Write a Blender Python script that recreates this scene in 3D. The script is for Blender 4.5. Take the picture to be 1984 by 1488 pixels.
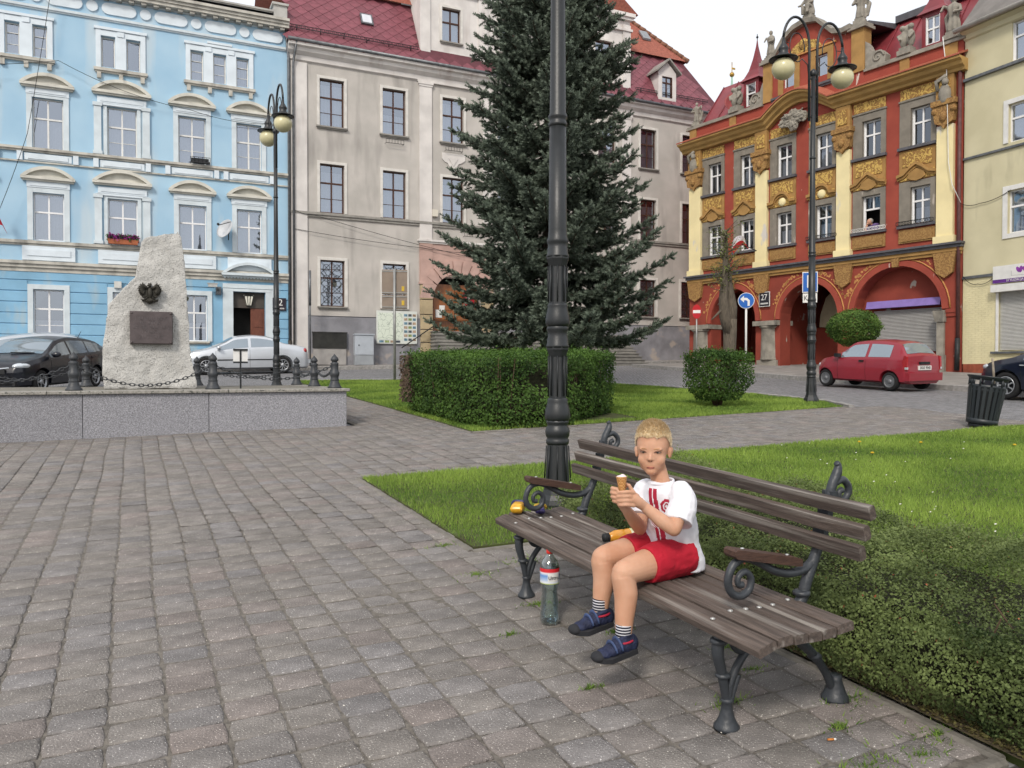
import bpy, bmesh, math, random
import numpy as np
from mathutils import Vector, Matrix, Quaternion

random.seed(7)
rng = np.random.default_rng(7)
sc = bpy.context.scene
for o in list(bpy.data.objects):
    bpy.data.objects.remove(o, do_unlink=True)
COL = sc.collection
R = math.radians

# ------------------------------------------------------------------ camera, sky, sun, exposure
YAW, PITCH, EYE = R(25.5), R(0.967), 1.5
cam_data = bpy.data.cameras.new('camera')
cam_data.sensor_width = 36.0
cam_data.lens = 36.0 * 1540.0 / 1984.0
cam_data.clip_start, cam_data.clip_end = 0.05, 2000.0
cam = bpy.data.objects.new('camera', cam_data)
COL.objects.link(cam)
cam.location = (0, 0, EYE)
cam.rotation_euler = (math.pi / 2 - PITCH, 0, -YAW)
sc.camera = cam

SUN_AZ, SUN_EL = R(-138), R(40)          # azimuth from +Y, clockwise positive
world = bpy.data.worlds.new('World')
sc.world = world
world.use_nodes = True
wt = world.node_tree
wt.nodes.clear()
w_out = wt.nodes.new('ShaderNodeOutputWorld')
w_bg = wt.nodes.new('ShaderNodeBackground')
w_sky = wt.nodes.new('ShaderNodeTexSky')
w_sky.sky_type = 'NISHITA'
w_sky.sun_disc = False
w_sky.sun_elevation = SUN_EL
w_sky.sun_rotation = SUN_AZ
w_sky.air_density, w_sky.dust_density, w_sky.ozone_density = 1.2, 4.0, 1.0
w_mix = wt.nodes.new('ShaderNodeMix')     # thin even cloud veil over the clear sky
w_mix.data_type = 'RGBA'
w_mix.inputs['Factor'].default_value = 0.8
w_mix.inputs['B'].default_value = (8.6, 8.7, 9.0, 1)
wt.links.new(w_sky.outputs[0], w_mix.inputs['A'])
wt.links.new(w_mix.outputs['Result'], w_bg.inputs['Color'])
w_bg.inputs['Strength'].default_value = 0.09
wt.links.new(w_bg.outputs[0], w_out.inputs[0])

sun_data = bpy.data.lights.new('sun', 'SUN')
sun_data.energy = 1.5
sun_data.angle = R(11)
sun_data.color = (1.0, 0.93, 0.84)
sun = bpy.data.objects.new('sun', sun_data)
COL.objects.link(sun)
d = Vector((math.sin(SUN_AZ) * math.cos(SUN_EL), math.cos(SUN_AZ) * math.cos(SUN_EL), math.sin(SUN_EL)))
sun.rotation_euler = (-d).to_track_quat('-Z', 'Y').to_euler()

sc.view_settings.view_transform = 'Standard'
sc.view_settings.look = 'None'
sc.view_settings.gamma = 1.0
sc.view_settings.use_curve_mapping = False
sc.view_settings.exposure = 0.62
sc.render.engine = 'CYCLES'
sc.cycles.use_denoising = True
sc.cycles.use_adaptive_sampling = True
sc.cycles.adaptive_threshold = 0.025
sc.cycles.max_bounces = 5
sc.cycles.diffuse_bounces = 3
sc.cycles.glossy_bounces = 3
sc.cycles.transmission_bounces = 4
sc.cycles.transparent_max_bounces = 8
sc.cycles.caustics_reflective = False
sc.cycles.caustics_refractive = False

# ------------------------------------------------------------------ helpers
SU, SW = 0.01845, 0.03868                # the square climbs gently away from the bench
def gz(x, y): return SU * x + SW * y
GROUND_TILT = Vector((0, 0, 1)).rotation_difference(Vector((-SU, -SW, 1)).normalized())

def lin(c):
    if isinstance(c, str):
        c = [int(c[i:i+2], 16) / 255 for i in (0, 2, 4)]
        c = [x / 12.92 if x <= .04045 else ((x + .055) / 1.055) ** 2.4 for x in c]
    return tuple(c)

MATS = {}
def mat(name, col, rough=.7, var=.12, scale=6., bump=0., bscale=None, metal=0., spec=.4, coat=0.,
        col2=None, stretch=None, detail=3., attr=None, avar=.3, rand=0., speck=None, streak=None, emit=None, sub=0.):
    """procedural principled material: base colour varied by noise, optional per-piece tint, specks, streaks, bump"""
    if name in MATS: return MATS[name]
    m = bpy.data.materials.new(name); m.use_nodes = True
    nt = m.node_tree; N = nt.nodes; L = nt.links
    b = N['Principled BSDF']
    col = lin(col)
    b.inputs['Roughness'].default_value = rough
    b.inputs['Metallic'].default_value = metal
    b.inputs['Specular IOR Level'].default_value = spec
    b.inputs['Coat Weight'].default_value = coat
    b.inputs['Coat Roughness'].default_value = .06
    if sub: 
        b.inputs['Subsurface Weight'].default_value = sub
        b.inputs['Subsurface Radius'].default_value = (.012, .005, .003)
    tc = N.new('ShaderNodeTexCoord')
    src = tc.outputs['Object']
    if stretch:
        mp = N.new('ShaderNodeMapping'); mp.inputs['Scale'].default_value = stretch
        L.new(src, mp.inputs['Vector']); vec = mp.outputs[0]
    else: vec = src
    n = N.new('ShaderNodeTexNoise'); n.inputs['Scale'].default_value = scale; n.inputs['Detail'].default_value = detail
    L.new(vec, n.inputs['Vector'])
    r = N.new('ShaderNodeValToRGB')
    c1 = lin(col2) if col2 is not None else tuple(min(1, x * (1 + var)) for x in col)
    c0 = col if col2 is not None else tuple(x * (1 - var) for x in col)
    r.color_ramp.elements[0].position, r.color_ramp.elements[1].position = .35, .65
    r.color_ramp.elements[0].color = (*c0, 1); r.color_ramp.elements[1].color = (*c1, 1)
    L.new(n.outputs['Fac'], r.inputs['Fac'])
    out = r.outputs['Color']
    def mixin(kind, fac, a, bcol):
        mx = N.new('ShaderNodeMix'); mx.data_type = 'RGBA'; mx.blend_type = kind
        if isinstance(fac, float): mx.inputs['Factor'].default_value = fac
        else: L.new(fac, mx.inputs['Factor'])
        L.new(a, mx.inputs['A'])
        if isinstance(bcol, tuple): mx.inputs['B'].default_value = (*bcol, 1)
        else: L.new(bcol, mx.inputs['B'])
        return mx.outputs['Result']
    def ramp(src_, p0, p1):
        mr = N.new('ShaderNodeMapRange'); mr.inputs['From Min'].default_value = p0; mr.inputs['From Max'].default_value = p1
        L.new(src_, mr.inputs['Value']); return mr.outputs[0]
    if speck:                      # (colour, scale, threshold)
        sn = N.new('ShaderNodeTexNoise'); sn.inputs['Scale'].default_value = speck[1]; sn.inputs['Detail'].default_value = 1
        L.new(src, sn.inputs['Vector'])
        out = mixin('MIX', ramp(sn.outputs['Fac'], speck[2], speck[2] + .06), out, lin(speck[0]))
    if streak:                     # (colour, stretch, lo, hi)
        mp2 = N.new('ShaderNodeMapping'); mp2.inputs['Scale'].default_value = streak[1]
        L.new(src, mp2.inputs['Vector'])
        sn = N.new('ShaderNodeTexNoise'); sn.inputs['Scale'].default_value = 1.; sn.inputs['Detail'].default_value = 3
        L.new(mp2.outputs[0], sn.inputs['Vector'])
        out = mixin('MIX', ramp(sn.outputs['Fac'], streak[2], streak[3]), out, lin(streak[0]))
    if attr or rand:
        if attr:
            at = N.new('ShaderNodeAttribute'); at.attribute_name = attr; v = at.outputs['Fac']; am = avar
        else:
            oi = N.new('ShaderNodeObjectInfo'); v = oi.outputs['Random']; am = rand
        mr = N.new('ShaderNodeMapRange'); mr.inputs['To Min'].default_value = 1 - am; mr.inputs['To Max'].default_value = 1 + am
        L.new(v, mr.inputs['Value'])
        hs = N.new('ShaderNodeHueSaturation'); L.new(mr.outputs[0], hs.inputs['Value'])
        L.new(out, hs.inputs['Color']); out = hs.outputs['Color']
    L.new(out, b.inputs['Base Color'])
    if bump:
        bn = N.new('ShaderNodeTexNoise'); bn.inputs['Scale'].default_value = bscale or scale * 4; bn.inputs['Detail'].default_value = 2.5
        L.new(vec, bn.inputs['Vector'])
        bp = N.new('ShaderNodeBump'); bp.inputs['Strength'].default_value = bump; bp.inputs['Distance'].default_value = .02
        L.new(bn.outputs['Fac'], bp.inputs['Height']); L.new(bp.outputs[0], b.inputs['Normal'])
    MATS[name] = m
    return m

def glass_mat(name, tint=(.86, .9, .92), base=.32):
    """window glass: mostly see-through, mirror towards grazing angles"""
    if name in MATS: return MATS[name]
    m = bpy.data.materials.new(name); m.use_nodes = True
    nt = m.node_tree; N = nt.nodes; L = nt.links
    N.clear()
    o = N.new('ShaderNodeOutputMaterial'); mx = N.new('ShaderNodeMixShader')
    t = N.new('ShaderNodeBsdfTransparent'); t.inputs[0].default_value = (*tint, 1)
    g = N.new('ShaderNodeBsdfGlossy'); g.inputs['Roughness'].default_value = .015; g.inputs[0].default_value = (.80, .88, 1, 1)
    lw = N.new('ShaderNodeLayerWeight'); lw.inputs['Blend'].default_value = .45
    mr = N.new('ShaderNodeMapRange'); mr.inputs['To Min'].default_value = base; mr.inputs['To Max'].default_value = .9
    L.new(lw.outputs['Fresnel'], mr.inputs['Value'])
    L.new(mr.outputs[0], mx.inputs[0]); L.new(t.outputs[0], mx.inputs[1]); L.new(g.outputs[0], mx.inputs[2])
    L.new(mx.outputs[0], o.inputs[0])
    MATS[name] = m
    return m

class MB:
    """collects faces; build() links them as ONE mesh object"""
    def __init__(s): s.v = []; s.f = []; s.m = []; s.sm = []
    def add(s, vs, fs, mi=0, smooth=False):
        k = len(s.v); s.v.extend([tuple(map(float, p)) for p in vs])
        for f in fs: s.f.append([k + i for i in f]); s.m.append(mi); s.sm.append(smooth)
    def box(s, x0, x1, y0, y1, z0, z1, mi=0):
        s.add([(x0,y0,z0),(x1,y0,z0),(x1,y1,z0),(x0,y1,z0),(x0,y0,z1),(x1,y0,z1),(x1,y1,z1),(x0,y1,z1)],
              [(0,3,2,1),(4,5,6,7),(0,1,5,4),(1,2,6,5),(2,3,7,6),(3,0,4,7)], mi)
    def hexa(s, p, mi=0):          # 8 corners, bottom ring then top ring
        s.add(p, [(0,3,2,1),(4,5,6,7),(0,1,5,4),(1,2,6,5),(2,3,7,6),(3,0,4,7)], mi)
    def cbox(s, x0, x1, y0, y1, z0, z1, c=.01, mi=0):
        """box with chamfered vertical + top edges towards -y (front)"""
        s.prism([(x0, z0), (x1, z0), (x1, z1), (x0, z1)], y0 + c, y1, mi)
        k = [(x0, z0), (x1, z0), (x1, z1), (x0, z1)]; j = [(x0+c, z0+c), (x1-c, z0+c), (x1-c, z1-c), (x0+c, z1-c)]
        vs = [(a, y0 + c, b) for a, b in k] + [(a, y0, b) for a, b in j]
        s.add(vs, [(4,5,6,7)] + [(i, (i+1) % 4, 4 + (i+1) % 4, 4 + i) for i in range(4)], mi)
    def prism(s, poly, y0, y1, mi=0, axis='y'):
        """polygon [(a,b)] extruded along y (a=x,b=z), along x (a=y,b=z) or z (a=x,b=y)"""
        n = len(poly)
        P = {'y': lambda a, b, t: (a, t, b), 'x': lambda a, b, t: (t, a, b), 'z': lambda a, b, t: (a, b, t)}[axis]
        vs = [P(a, b, y0) for a, b in poly] + [P(a, b, y1) for a, b in poly]
        fs = [tuple(range(n)), tuple(range(2*n - 1, n - 1, -1))] + [(i, n + i, n + (i+1) % n, (i+1) % n) for i in range(n)]
        s.add(vs, fs, mi)
    def quad(s, a, b, c, d, mi=0): s.add([a, b, c, d], [(0,1,2,3)], mi)
    def tube(s, pts, r, n=8, mi=0, caps=True, smooth=True, closed=False, flat=1.0):
        pts = [Vector(p) for p in pts]; K = len(pts)
        rs = r if hasattr(r, '__len__') else [r] * K
        T = []
        for i in range(K):
            if closed: t = pts[(i+1) % K] - pts[i-1]
            else: t = pts[min(i+1, K-1)] - pts[max(i-1, 0)]
            T.append(t.normalized() if t.length > 1e-9 else Vector((0,0,1)))
        up = Vector((0,0,1)) if abs(T[0].z) < .9 else Vector((1,0,0))
        nn = T[0].cross(up).normalized(); vs = []
        for i in range(K):
            if i:
                q = T[i-1].rotation_difference(T[i]); nn = (q @ nn)
                nn = (nn - T[i] * nn.dot(T[i])).normalized()
            bb = T[i].cross(nn)
            for j in range(n):
                a = 2 * math.pi * j / n
                vs.append(pts[i] + (nn * math.cos(a) + bb * math.sin(a) * flat) * rs[i])
        fs = []
        for i in range(K if closed else K - 1):
            i2 = (i + 1) % K
            for j in range(n):
                fs.append((i*n + j, i*n + (j+1) % n, i2*n + (j+1) % n, i2*n + j))
        if caps and not closed: fs += [tuple(range(n-1, -1, -1)), tuple(range((K-1)*n, K*n))]
        s.add(vs, fs, mi, smooth)
    def lathe(s, prof, n=24, c=(0,0,0), mi=0, smooth=True, caps=True, sq=None, M=None):
        """profile [(r,z)] turned about z; sq: optional function angle->radius factor"""
        vs = []
        for r_, z in prof:
            for j in range(n):
                a = 2 * math.pi * (j + .5) / n
                k = sq(a) if sq else 1.
                p = Vector((r_ * k * math.cos(a), r_ * k * math.sin(a), z))
                if M is not None: p = M @ p
                vs.append(p + Vector(c))
        fs = []
        for i in range(len(prof) - 1):
            for j in range(n):
                fs.append((i*n + j, i*n + (j+1) % n, (i+1)*n + (j+1) % n, (i+1)*n + j))
        if caps: fs += [tuple(range(n-1, -1, -1)), tuple(range((len(prof)-1)*n, len(prof)*n))]
        s.add(vs, fs, mi, smooth)
    def ball(s, c, r, nu=12, nv=8, mi=0, M=None, smooth=True):
        if not hasattr(r, '__len__'): r = (r, r, r)
        vs = []
        for i in range(nv + 1):
            t = math.pi * i / nv
            for j in range(nu):
                a = 2 * math.pi * j / nu
                p = Vector((r[0]*math.sin(t)*math.cos(a), r[1]*math.sin(t)*math.sin(a), r[2]*math.cos(t)))
                if M is not None: p = M @ p
                vs.append(p + Vector(c))
        fs = [(i*nu + j, (i+1)*nu + j, (i+1)*nu + (j+1) % nu, i*nu + (j+1) % nu) for i in range(nv) for j in range(nu)]
        s.add(vs, fs, mi, smooth)
    def build(s, name, mats, parent=None, loc=None, rotz=None, bevel=0., attr=None, weld=False):
        me = bpy.data.meshes.new(name)
        me.from_pydata(s.v, [], s.f)
        if not isinstance(mats, (list, tuple)): mats = [mats]
        for m_ in mats: me.materials.append(m_)
        me.polygons.foreach_set('material_index', s.m)
        me.polygons.foreach_set('use_smooth', s.sm)
        if attr is not None:
            a = me.attributes.new('tint', 'FLOAT', 'FACE'); a.data.foreach_set('value', attr)
        me.validate(); me.update()
        return link(name, me, parent, loc, rotz, bevel)

def link(name, me, parent=None, loc=None, rotz=None, bevel=0.):
    o = bpy.data.objects.new(name, me); COL.objects.link(o)
    if parent is not None: o.parent = parent
    if loc is not None: o.location = loc
    if rotz is not None: o.rotation_euler = (0, 0, rotz)
    if bevel:
        b = o.modifiers.new('bevel', 'BEVEL'); b.width = bevel; b.segments = 2; b.limit_method = 'ANGLE'; b.angle_limit = R(40)
    return o

def raw(name, V, Fc, mats, parent=None, tint=None, mi=None, smooth=False):
    """big triangle / quad soups straight from numpy arrays"""
    me = bpy.data.meshes.new(name)
    V = np.asarray(V, np.float32); Fc = np.asarray(Fc, np.int32); n, k = Fc.shape
    me.vertices.add(len(V)); me.vertices.foreach_set('co', V.ravel())
    me.loops.add(n * k); me.loops.foreach_set('vertex_index', Fc.ravel())
    me.polygons.add(n)
    me.polygons.foreach_set('loop_start', np.arange(0, n * k, k, dtype=np.int32))
    if not isinstance(mats, (list, tuple)): mats = [mats]
    for m_ in mats: me.materials.append(m_)
    if mi is not None: me.polygons.foreach_set('material_index', np.asarray(mi, np.int32))
    if smooth: me.polygons.foreach_set('use_smooth', np.ones(n, bool))
    if tint is not None:
        a = me.attributes.new('tint', 'FLOAT', 'FACE'); a.data.foreach_set('value', np.asarray(tint, np.float32))
    me.update(); me.validate()
    return link(name, me, parent)

def empty(name, loc=(0,0,0), rotz=0., tilt=False):
    o = bpy.data.objects.new(name, None); COL.objects.link(o)
    o.empty_display_size = .2
    o.location = loc
    if tilt:
        o.rotation_mode = 'QUATERNION'
        o.rotation_quaternion = GROUND_TILT @ Quaternion((0,0,1), rotz)
    else: o.rotation_euler = (0, 0, rotz)
    return o

def tag(o, label=None, cat=None, group=None, kind=None):
    if label: o['label'] = label
    if cat: o['category'] = cat
    if group: o['group'] = group
    if kind: o['kind'] = kind
    return o

def copy_tree(o, parent=None):
    c = o.copy(); COL.objects.link(c); c.parent = parent
    for ch in list(o.children): copy_tree(ch, c)
    return c

def arc(cx, cz, r, a0, a1, n):
    return [(cx + r * math.cos(a0 + (a1 - a0) * i / n), cz + r * math.sin(a0 + (a1 - a0) * i / n)) for i in range(n + 1)]

def text(name, body, size, m, parent, loc, rot=(math.pi/2, 0, 0), align='CENTER', extrude=.004, sx=1.):
    cu = bpy.data.curves.new(name, 'FONT'); cu.body = body; cu.size = size; cu.align_x = align; cu.align_y = 'CENTER'
    cu.extrude = extrude
    tmp = bpy.data.objects.new(name, cu); COL.objects.link(tmp)
    me = bpy.data.meshes.new_from_object(tmp.evaluated_get(bpy.context.evaluated_depsgraph_get()))
    bpy.data.objects.remove(tmp, do_unlink=True)
    me.materials.clear(); me.materials.append(m)
    o = link(name, me, parent, loc); o.rotation_euler = rot; o.scale = (sx, 1, 1)
    return o
# ------------------------------------------------------------------ ground, street, paving, lawns
def project(x, y, z):
    ca, sa = math.cos(YAW), math.sin(YAW)
    X = x * ca - y * sa; Fd = x * sa + y * ca; z = z - EYE
    f = Fd * math.cos(PITCH) - z * math.sin(PITCH); v = z * math.cos(PITCH) + Fd * math.sin(PITCH)
    return (X / f * 1540 / 992, v / f * 1540 / 744, f) if f > .05 else (9, 9, f)

def sheet(name, poly, dz, m, kind='structure', thick=0.):
    mb = MB(); n = len(poly)
    vs = [(x, y, gz(x, y) + dz) for x, y in poly]
    mb.add(vs, [tuple(range(n))])
    if thick:
        vs2 = vs + [(x, y, z - thick) for x, y, z in vs]
        mb.add(vs2, [(i, n + i, n + (i+1) % n, (i+1) % n) for i in range(n)])
    o = mb.build(name, m)
    return tag(o, kind=kind)

m_ground = mat('ground_dirt', '5f5a52', .95, .2, 3, .3)
sheet('ground', [(-150, -60), (150, -60), (150, 200), (-150, 200)], -.07, m_ground)

def cobble_material():
    m = mat('granite_setts', '8d8d92', .72, .25, 1.2, 0.)
    nt = m.node_tree; N = nt.nodes; L = nt.links; b = N['Principled BSDF']
    tc = N.new('ShaderNodeTexCoord')
    nz = N.new('ShaderNodeTexNoise'); nz.inputs['Scale'].default_value = .9; L.new(tc.outputs['Object'], nz.inputs['Vector'])
    ad = N.new('ShaderNodeMix'); ad.data_type = 'VECTOR'; ad.inputs['Factor'].default_value = .16
    L.new(tc.outputs['Object'], ad.inputs['A']); L.new(nz.outputs['Color'], ad.inputs['B'])
    br = N.new('ShaderNodeTexBrick'); br.inputs['Scale'].default_value = 1.
    br.inputs['Brick Width'].default_value = .13; br.inputs['Row Height'].default_value = .11; br.inputs['Mortar Size'].default_value = .012
    br.inputs['Mortar Smooth'].default_value = .6; br.inputs['Bias'].default_value = 0
    br.inputs['Color1'].default_value = (.38, .38, .39, 1); br.inputs['Color2'].default_value = (.25, .25, .26, 1); br.inputs['Mortar'].default_value = (.09, .085, .08, 1)
    L.new(ad.outputs['Result'], br.inputs['Vector'])
    old = b.inputs['Base Color'].links[0].from_socket
    mx = N.new('ShaderNodeMix'); mx.data_type = 'RGBA'; mx.blend_type = 'MULTIPLY'; mx.inputs['Factor'].default_value = .35
    L.new(br.outputs['Color'], mx.inputs['A']); L.new(old, mx.inputs['B']); L.new(mx.outputs['Result'], b.inputs['Base Color'])
    bp = N.new('ShaderNodeBump'); bp.inputs['Distance'].default_value = .03; bp.inputs['Strength'].default_value = 1.; bp.invert = True
    L.new(br.outputs['Fac'], bp.inputs['Height']); L.new(bp.outputs[0], b.inputs['Normal'])
    return m
sheet('street', [(-60, 8.0), (60, -8), (60, 60), (-60, 60)], -.03, cobble_material())

# paved plaza and path: sandy joints below, concrete pavers laid in straight rows on top
PLAZA = [(-16, -2.5), (2.1, -2.5), (2.1, 1.8), (2.75, 1.8), (2.75, 5.1), (2.1, 5.1), (2.1, 8.28), (14.2, 8.4), (14.8, 11.9), (13.9, 12.2), (4.75, 11.42), (4.72, 20.5), (3.4, 20.5), (3.4, 13.3), (-16, 13.3)]
m_joint = mat('sandy_joint', '6a655e', .95, .3, 30, .4)
plaza = sheet('plaza', PLAZA, -.009, m_joint)
def inside(p, poly):
    x, y = p; c = False; n = len(poly); j = n - 1
    for i in range(n):
        xi, yi = poly[i]; xj, yj = poly[j]
        if (yi > y) != (yj > y) and x < (xj - xi) * (y - yi) / (yj - yi) + xi: c = not c
        j = i
    return c
PAVED = [(-16, -2.5), (2.17, -2.5), (2.17, 1.75), (2.82, 1.75), (2.82, 5.16), (2.17, 5.16), (2.17, 8.28), (14.2, 8.4), (14.8, 11.9), (13.9, 12.2), (4.8, 11.47), (4.77, 20.5), (3.4, 20.5), (3.4, 13.3), (-16, 13.3)]
paver_kw = dict(rough=.88, var=.16, scale=7, bump=.55, bscale=95, spec=.25, speck=('c9c6c0', 150, .66))
m_paver1 = mat('concrete_paver', '787471', rand=.11, **paver_kw)
m_paver2 = mat('concrete_pavers', '787471', attr='tint', avar=.11, **paver_kw)
for m_ in (m_paver1, m_paver2):      # a few pavers lean to red or blue
    nt = m_.node_tree; hs = [n for n in nt.nodes if n.type == 'HUE_SAT'][0]
    src = hs.inputs['Color'].links[0].from_socket
    val = [n for n in nt.nodes if n.type in ('ATTRIBUTE', 'OBJECT_INFO')][0]
    vs_ = val.outputs['Fac'] if val.type == 'ATTRIBUTE' else val.outputs['Random']
    mu = nt.nodes.new('ShaderNodeMath'); mu.operation = 'MULTIPLY'; mu.inputs[1].default_value = 7.31
    fr = nt.nodes.new('ShaderNodeMath'); fr.operation = 'FRACT'
    cr = nt.nodes.new('ShaderNodeValToRGB'); e = cr.color_ramp.elements
    e[0].color = (1.0, .99, .97, 1); e[1].color = (1.05, .978, .955, 1); e[1].position = 1.
    for p_, c_ in ((.30, (1, .985, .95, 1)), (.5, (.965, .985, 1.03, 1)), (.62, (1, 1, 1, 1)), (.8, (1.015, .992, .982, 1))):
        k = e.new(p_); k.color = c_
    mx = nt.nodes.new('ShaderNodeMix'); mx.data_type = 'RGBA'; mx.blend_type = 'MULTIPLY'; mx.inputs['Factor'].default_value = 1.
    nt.links.new(vs_, mu.inputs[0]); nt.links.new(mu.outputs[0], fr.inputs[0]); nt.links.new(fr.outputs[0], cr.inputs[0])
    nt.links.new(src, mx.inputs['A']); nt.links.new(cr.outputs[0], mx.inputs['B']); nt.links.new(mx.outputs['Result'], hs.inputs['Color'])
PX, PY = .212, .176
def paver_shape(seed):
    r_ = random.Random(seed); hx, hy = PX / 2 - .003, PY / 2 - .003
    out = []
    for sx, sy in ((-1,-1),(0,-1),(1,-1),(1,0),(1,1),(0,1),(-1,1),(-1,0)):
        corner = sx != 0 and sy != 0
        x = sx * (hx - (.006 if corner else -.0015)) + r_.uniform(-.003, .003)
        y = sy * (hy - (.006 if corner else -.002)) + r_.uniform(-.003, .003)
        out.append((x, y))
    ring = lambda k, z: [(x * (1 - k / hx * abs(x) / hx if abs(x) > 1e-3 else 1), y * (1 - k / hy * abs(y) / hy if abs(y) > 1e-3 else 1), z) for x, y in out]
    tz = [r_.uniform(-.0015, .0015) for _ in range(8)]
    V = ring(0, -.05) + ring(0, -.008) + ring(.004, -.0028) + [(x, y, z + t) for (x, y, z), t in zip(ring(.016, 0), tz)]
    F = [(i + 8*k, (i+1) % 8 + 8*k, (i+1) % 8 + 8*(k+1), i + 8*(k+1)) for k in range(3) for i in range(8)]
    return V, F
shapes = [paver_shape(s) for s in range(8)]
paver_me = []
for V, F in shapes:
    me = bpy.data.meshes.new('paver'); me.from_pydata(V, [], F + [tuple(range(24, 32))]); me.materials.append(m_paver1)
    me.polygons.foreach_set('use_smooth', [False] * 8 + [True] * 16 + [True]); me.update(); paver_me.append(me)
cells = []
for i in range(-77, 72):
    for j in range(-14, 118):
        x = i * PX + .007 * math.sin(j * .37) + random.uniform(-.003, .003)
        y = j * PY + .010 * math.sin(i * .31 + .5) + random.uniform(-.003, .003)
        if not (inside((x - .03, y), PAVED) and inside((x + .03, y), PAVED) and inside((x, y - .03), PAVED) and inside((x, y + .03), PAVED)): continue
        a, b_, f = project(x, y, gz(x, y))
        if f < 1.5 or abs(a) > 1.25 or b_ < -1.35: continue
        cells.append((f if abs(a) < 1.02 and b_ > -1.03 else f + 50, x, y))
cells.sort()
TV, TF, TT = [], [], []
for k, (f, x, y) in enumerate(cells):
    z = gz(x, y) + random.uniform(-.0035, .003) + .005 * math.sin(x * 1.3) * math.sin(y * 1.1)
    rz = random.gauss(0, .012)
    if k < 300:
        o = link('paver', paver_me[k % 8], plaza, (x, y, z))
        o.rotation_mode = 'QUATERNION'; o.rotation_quaternion = GROUND_TILT @ Quaternion((0,0,1), rz + (math.pi if random.random() < .5 else 0)) @ Quaternion((random.gauss(0,1), random.gauss(0,1), 0), random.gauss(0, .006))
    else:
        V, F = shapes[random.randrange(8)]
        s_ = random.choice((-1, 1)); c_, d_ = math.cos(rz) * s_, math.sin(rz) * s_
        tx, ty = random.gauss(0, .006) + SU, random.gauss(0, .006) + SW
        n0 = len(TV); t_ = random.random()
        for vx, vy, vz in V:
            px_, py_ = vx * c_ - vy * d_, vx * d_ + vy * c_
            TV.append((x + px_, y + py_, z + vz + tx * px_ + ty * py_))
        for q in F[8:]: TF.append([n0 + u for u in q]); TT.append(t_)
        for q in ((24, 25, 26, 27), (24, 27, 28, 31), (28, 29, 30, 31)): TF.append([n0 + u for u in q]); TT.append(t_)
tag(raw('paving', TV, TF, m_paver2, plaza, TT), kind='stuff')

# lawns
m_soil = mat('lawn_soil', '4d5a2a', .95, .35, 4, .5, col2='3c3a22')
LAWN_A = [(2.17, 5.17), (2.83, 5.17), (2.83, 1.85), (3.2, -2.5), (16, -2.5), (16, 8.35), (2.17, 8.2)]
LAWN_B = [(4.82, 11.5), (13.6, 12.2), (14.3, 13.4), (14.45, 15.8), (13.9, 20.5), (11.9, 24), (8.4, 26.2), (4.9, 27.2)]
sheet('lawn', LAWN_A, .012, m_soil, thick=.05)
sheet('lawn', LAWN_B, .012, m_soil, thick=.05)
m_bed = mat('hedge_bed_soil', '3f372c', .95, .35, 14, .8, bscale=60, col2='5a5038')
sheet('hedge_bed', [(2.795, -2.4), (4.15, -2.4), (4.15, 5.08), (2.795, 5.08)], .02, m_bed)

def grass(name, poly, box, dens, hh, ww, label, seed, avoid=None, mcol=None):
    g = np.random.default_rng(seed)
    x0, x1, y0, y1 = box
    n = int((x1 - x0) * (y1 - y0) * dens)
    P = np.c_[g.uniform(x0, x1, n), g.uniform(y0, y1, n)]
    ca, sa = math.cos(YAW), math.sin(YAW)
    X = P[:,0]*ca - P[:,1]*sa; D = P[:,0]*sa + P[:,1]*ca
    keep = (D > 2) & (np.abs(X / D) < .72)
    keep &= g.random(n) < np.clip(8.5 / D, .12, 1) ** 1.3
    P = P[keep]; D = D[keep]
    k2 = np.array([inside(p, poly) and not (avoid and avoid(p)) for p in P], bool)
    P = P[k2]; D = D[k2]; n = len(P)
    patch = .5 + .25*np.sin(P[:,0]*2.1 + 1.3*np.sin(P[:,1]*1.7)) + .25*np.sin(P[:,1]*3.3 + 1.1*np.sin(P[:,0]*2.9))
    h = g.uniform(.6, 1.25, n) * hh * (.7 + .6*patch); w = ww * np.clip(D / 7, .8, 2.6) * g.uniform(.7, 1.3, n)
    a = g.uniform(0, 2*np.pi, n); la = g.uniform(0, 2*np.pi, n); ll = g.uniform(.1, .8, n) * h
    bz = SU*P[:,0] + SW*P[:,1] + .008
    dx, dy = np.cos(a)*w/2, np.sin(a)*w/2
    b0 = np.c_[P[:,0]-dx, P[:,1]-dy, bz]; b1 = np.c_[P[:,0]+dx, P[:,1]+dy, bz]
    t = np.c_[P[:,0]+np.cos(la)*ll, P[:,1]+np.sin(la)*ll, bz + h]
    V = np.stack([b0, b1, t], 1).reshape(-1, 3); Fc = np.arange(3*n).reshape(-1, 3)
    tint = np.clip(.25 + .5*patch + g.normal(0, .16, n), 0, 1)
    return tag(raw(name, V, Fc, mcol, None, tint), label, 'grass', kind='stuff')
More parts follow.
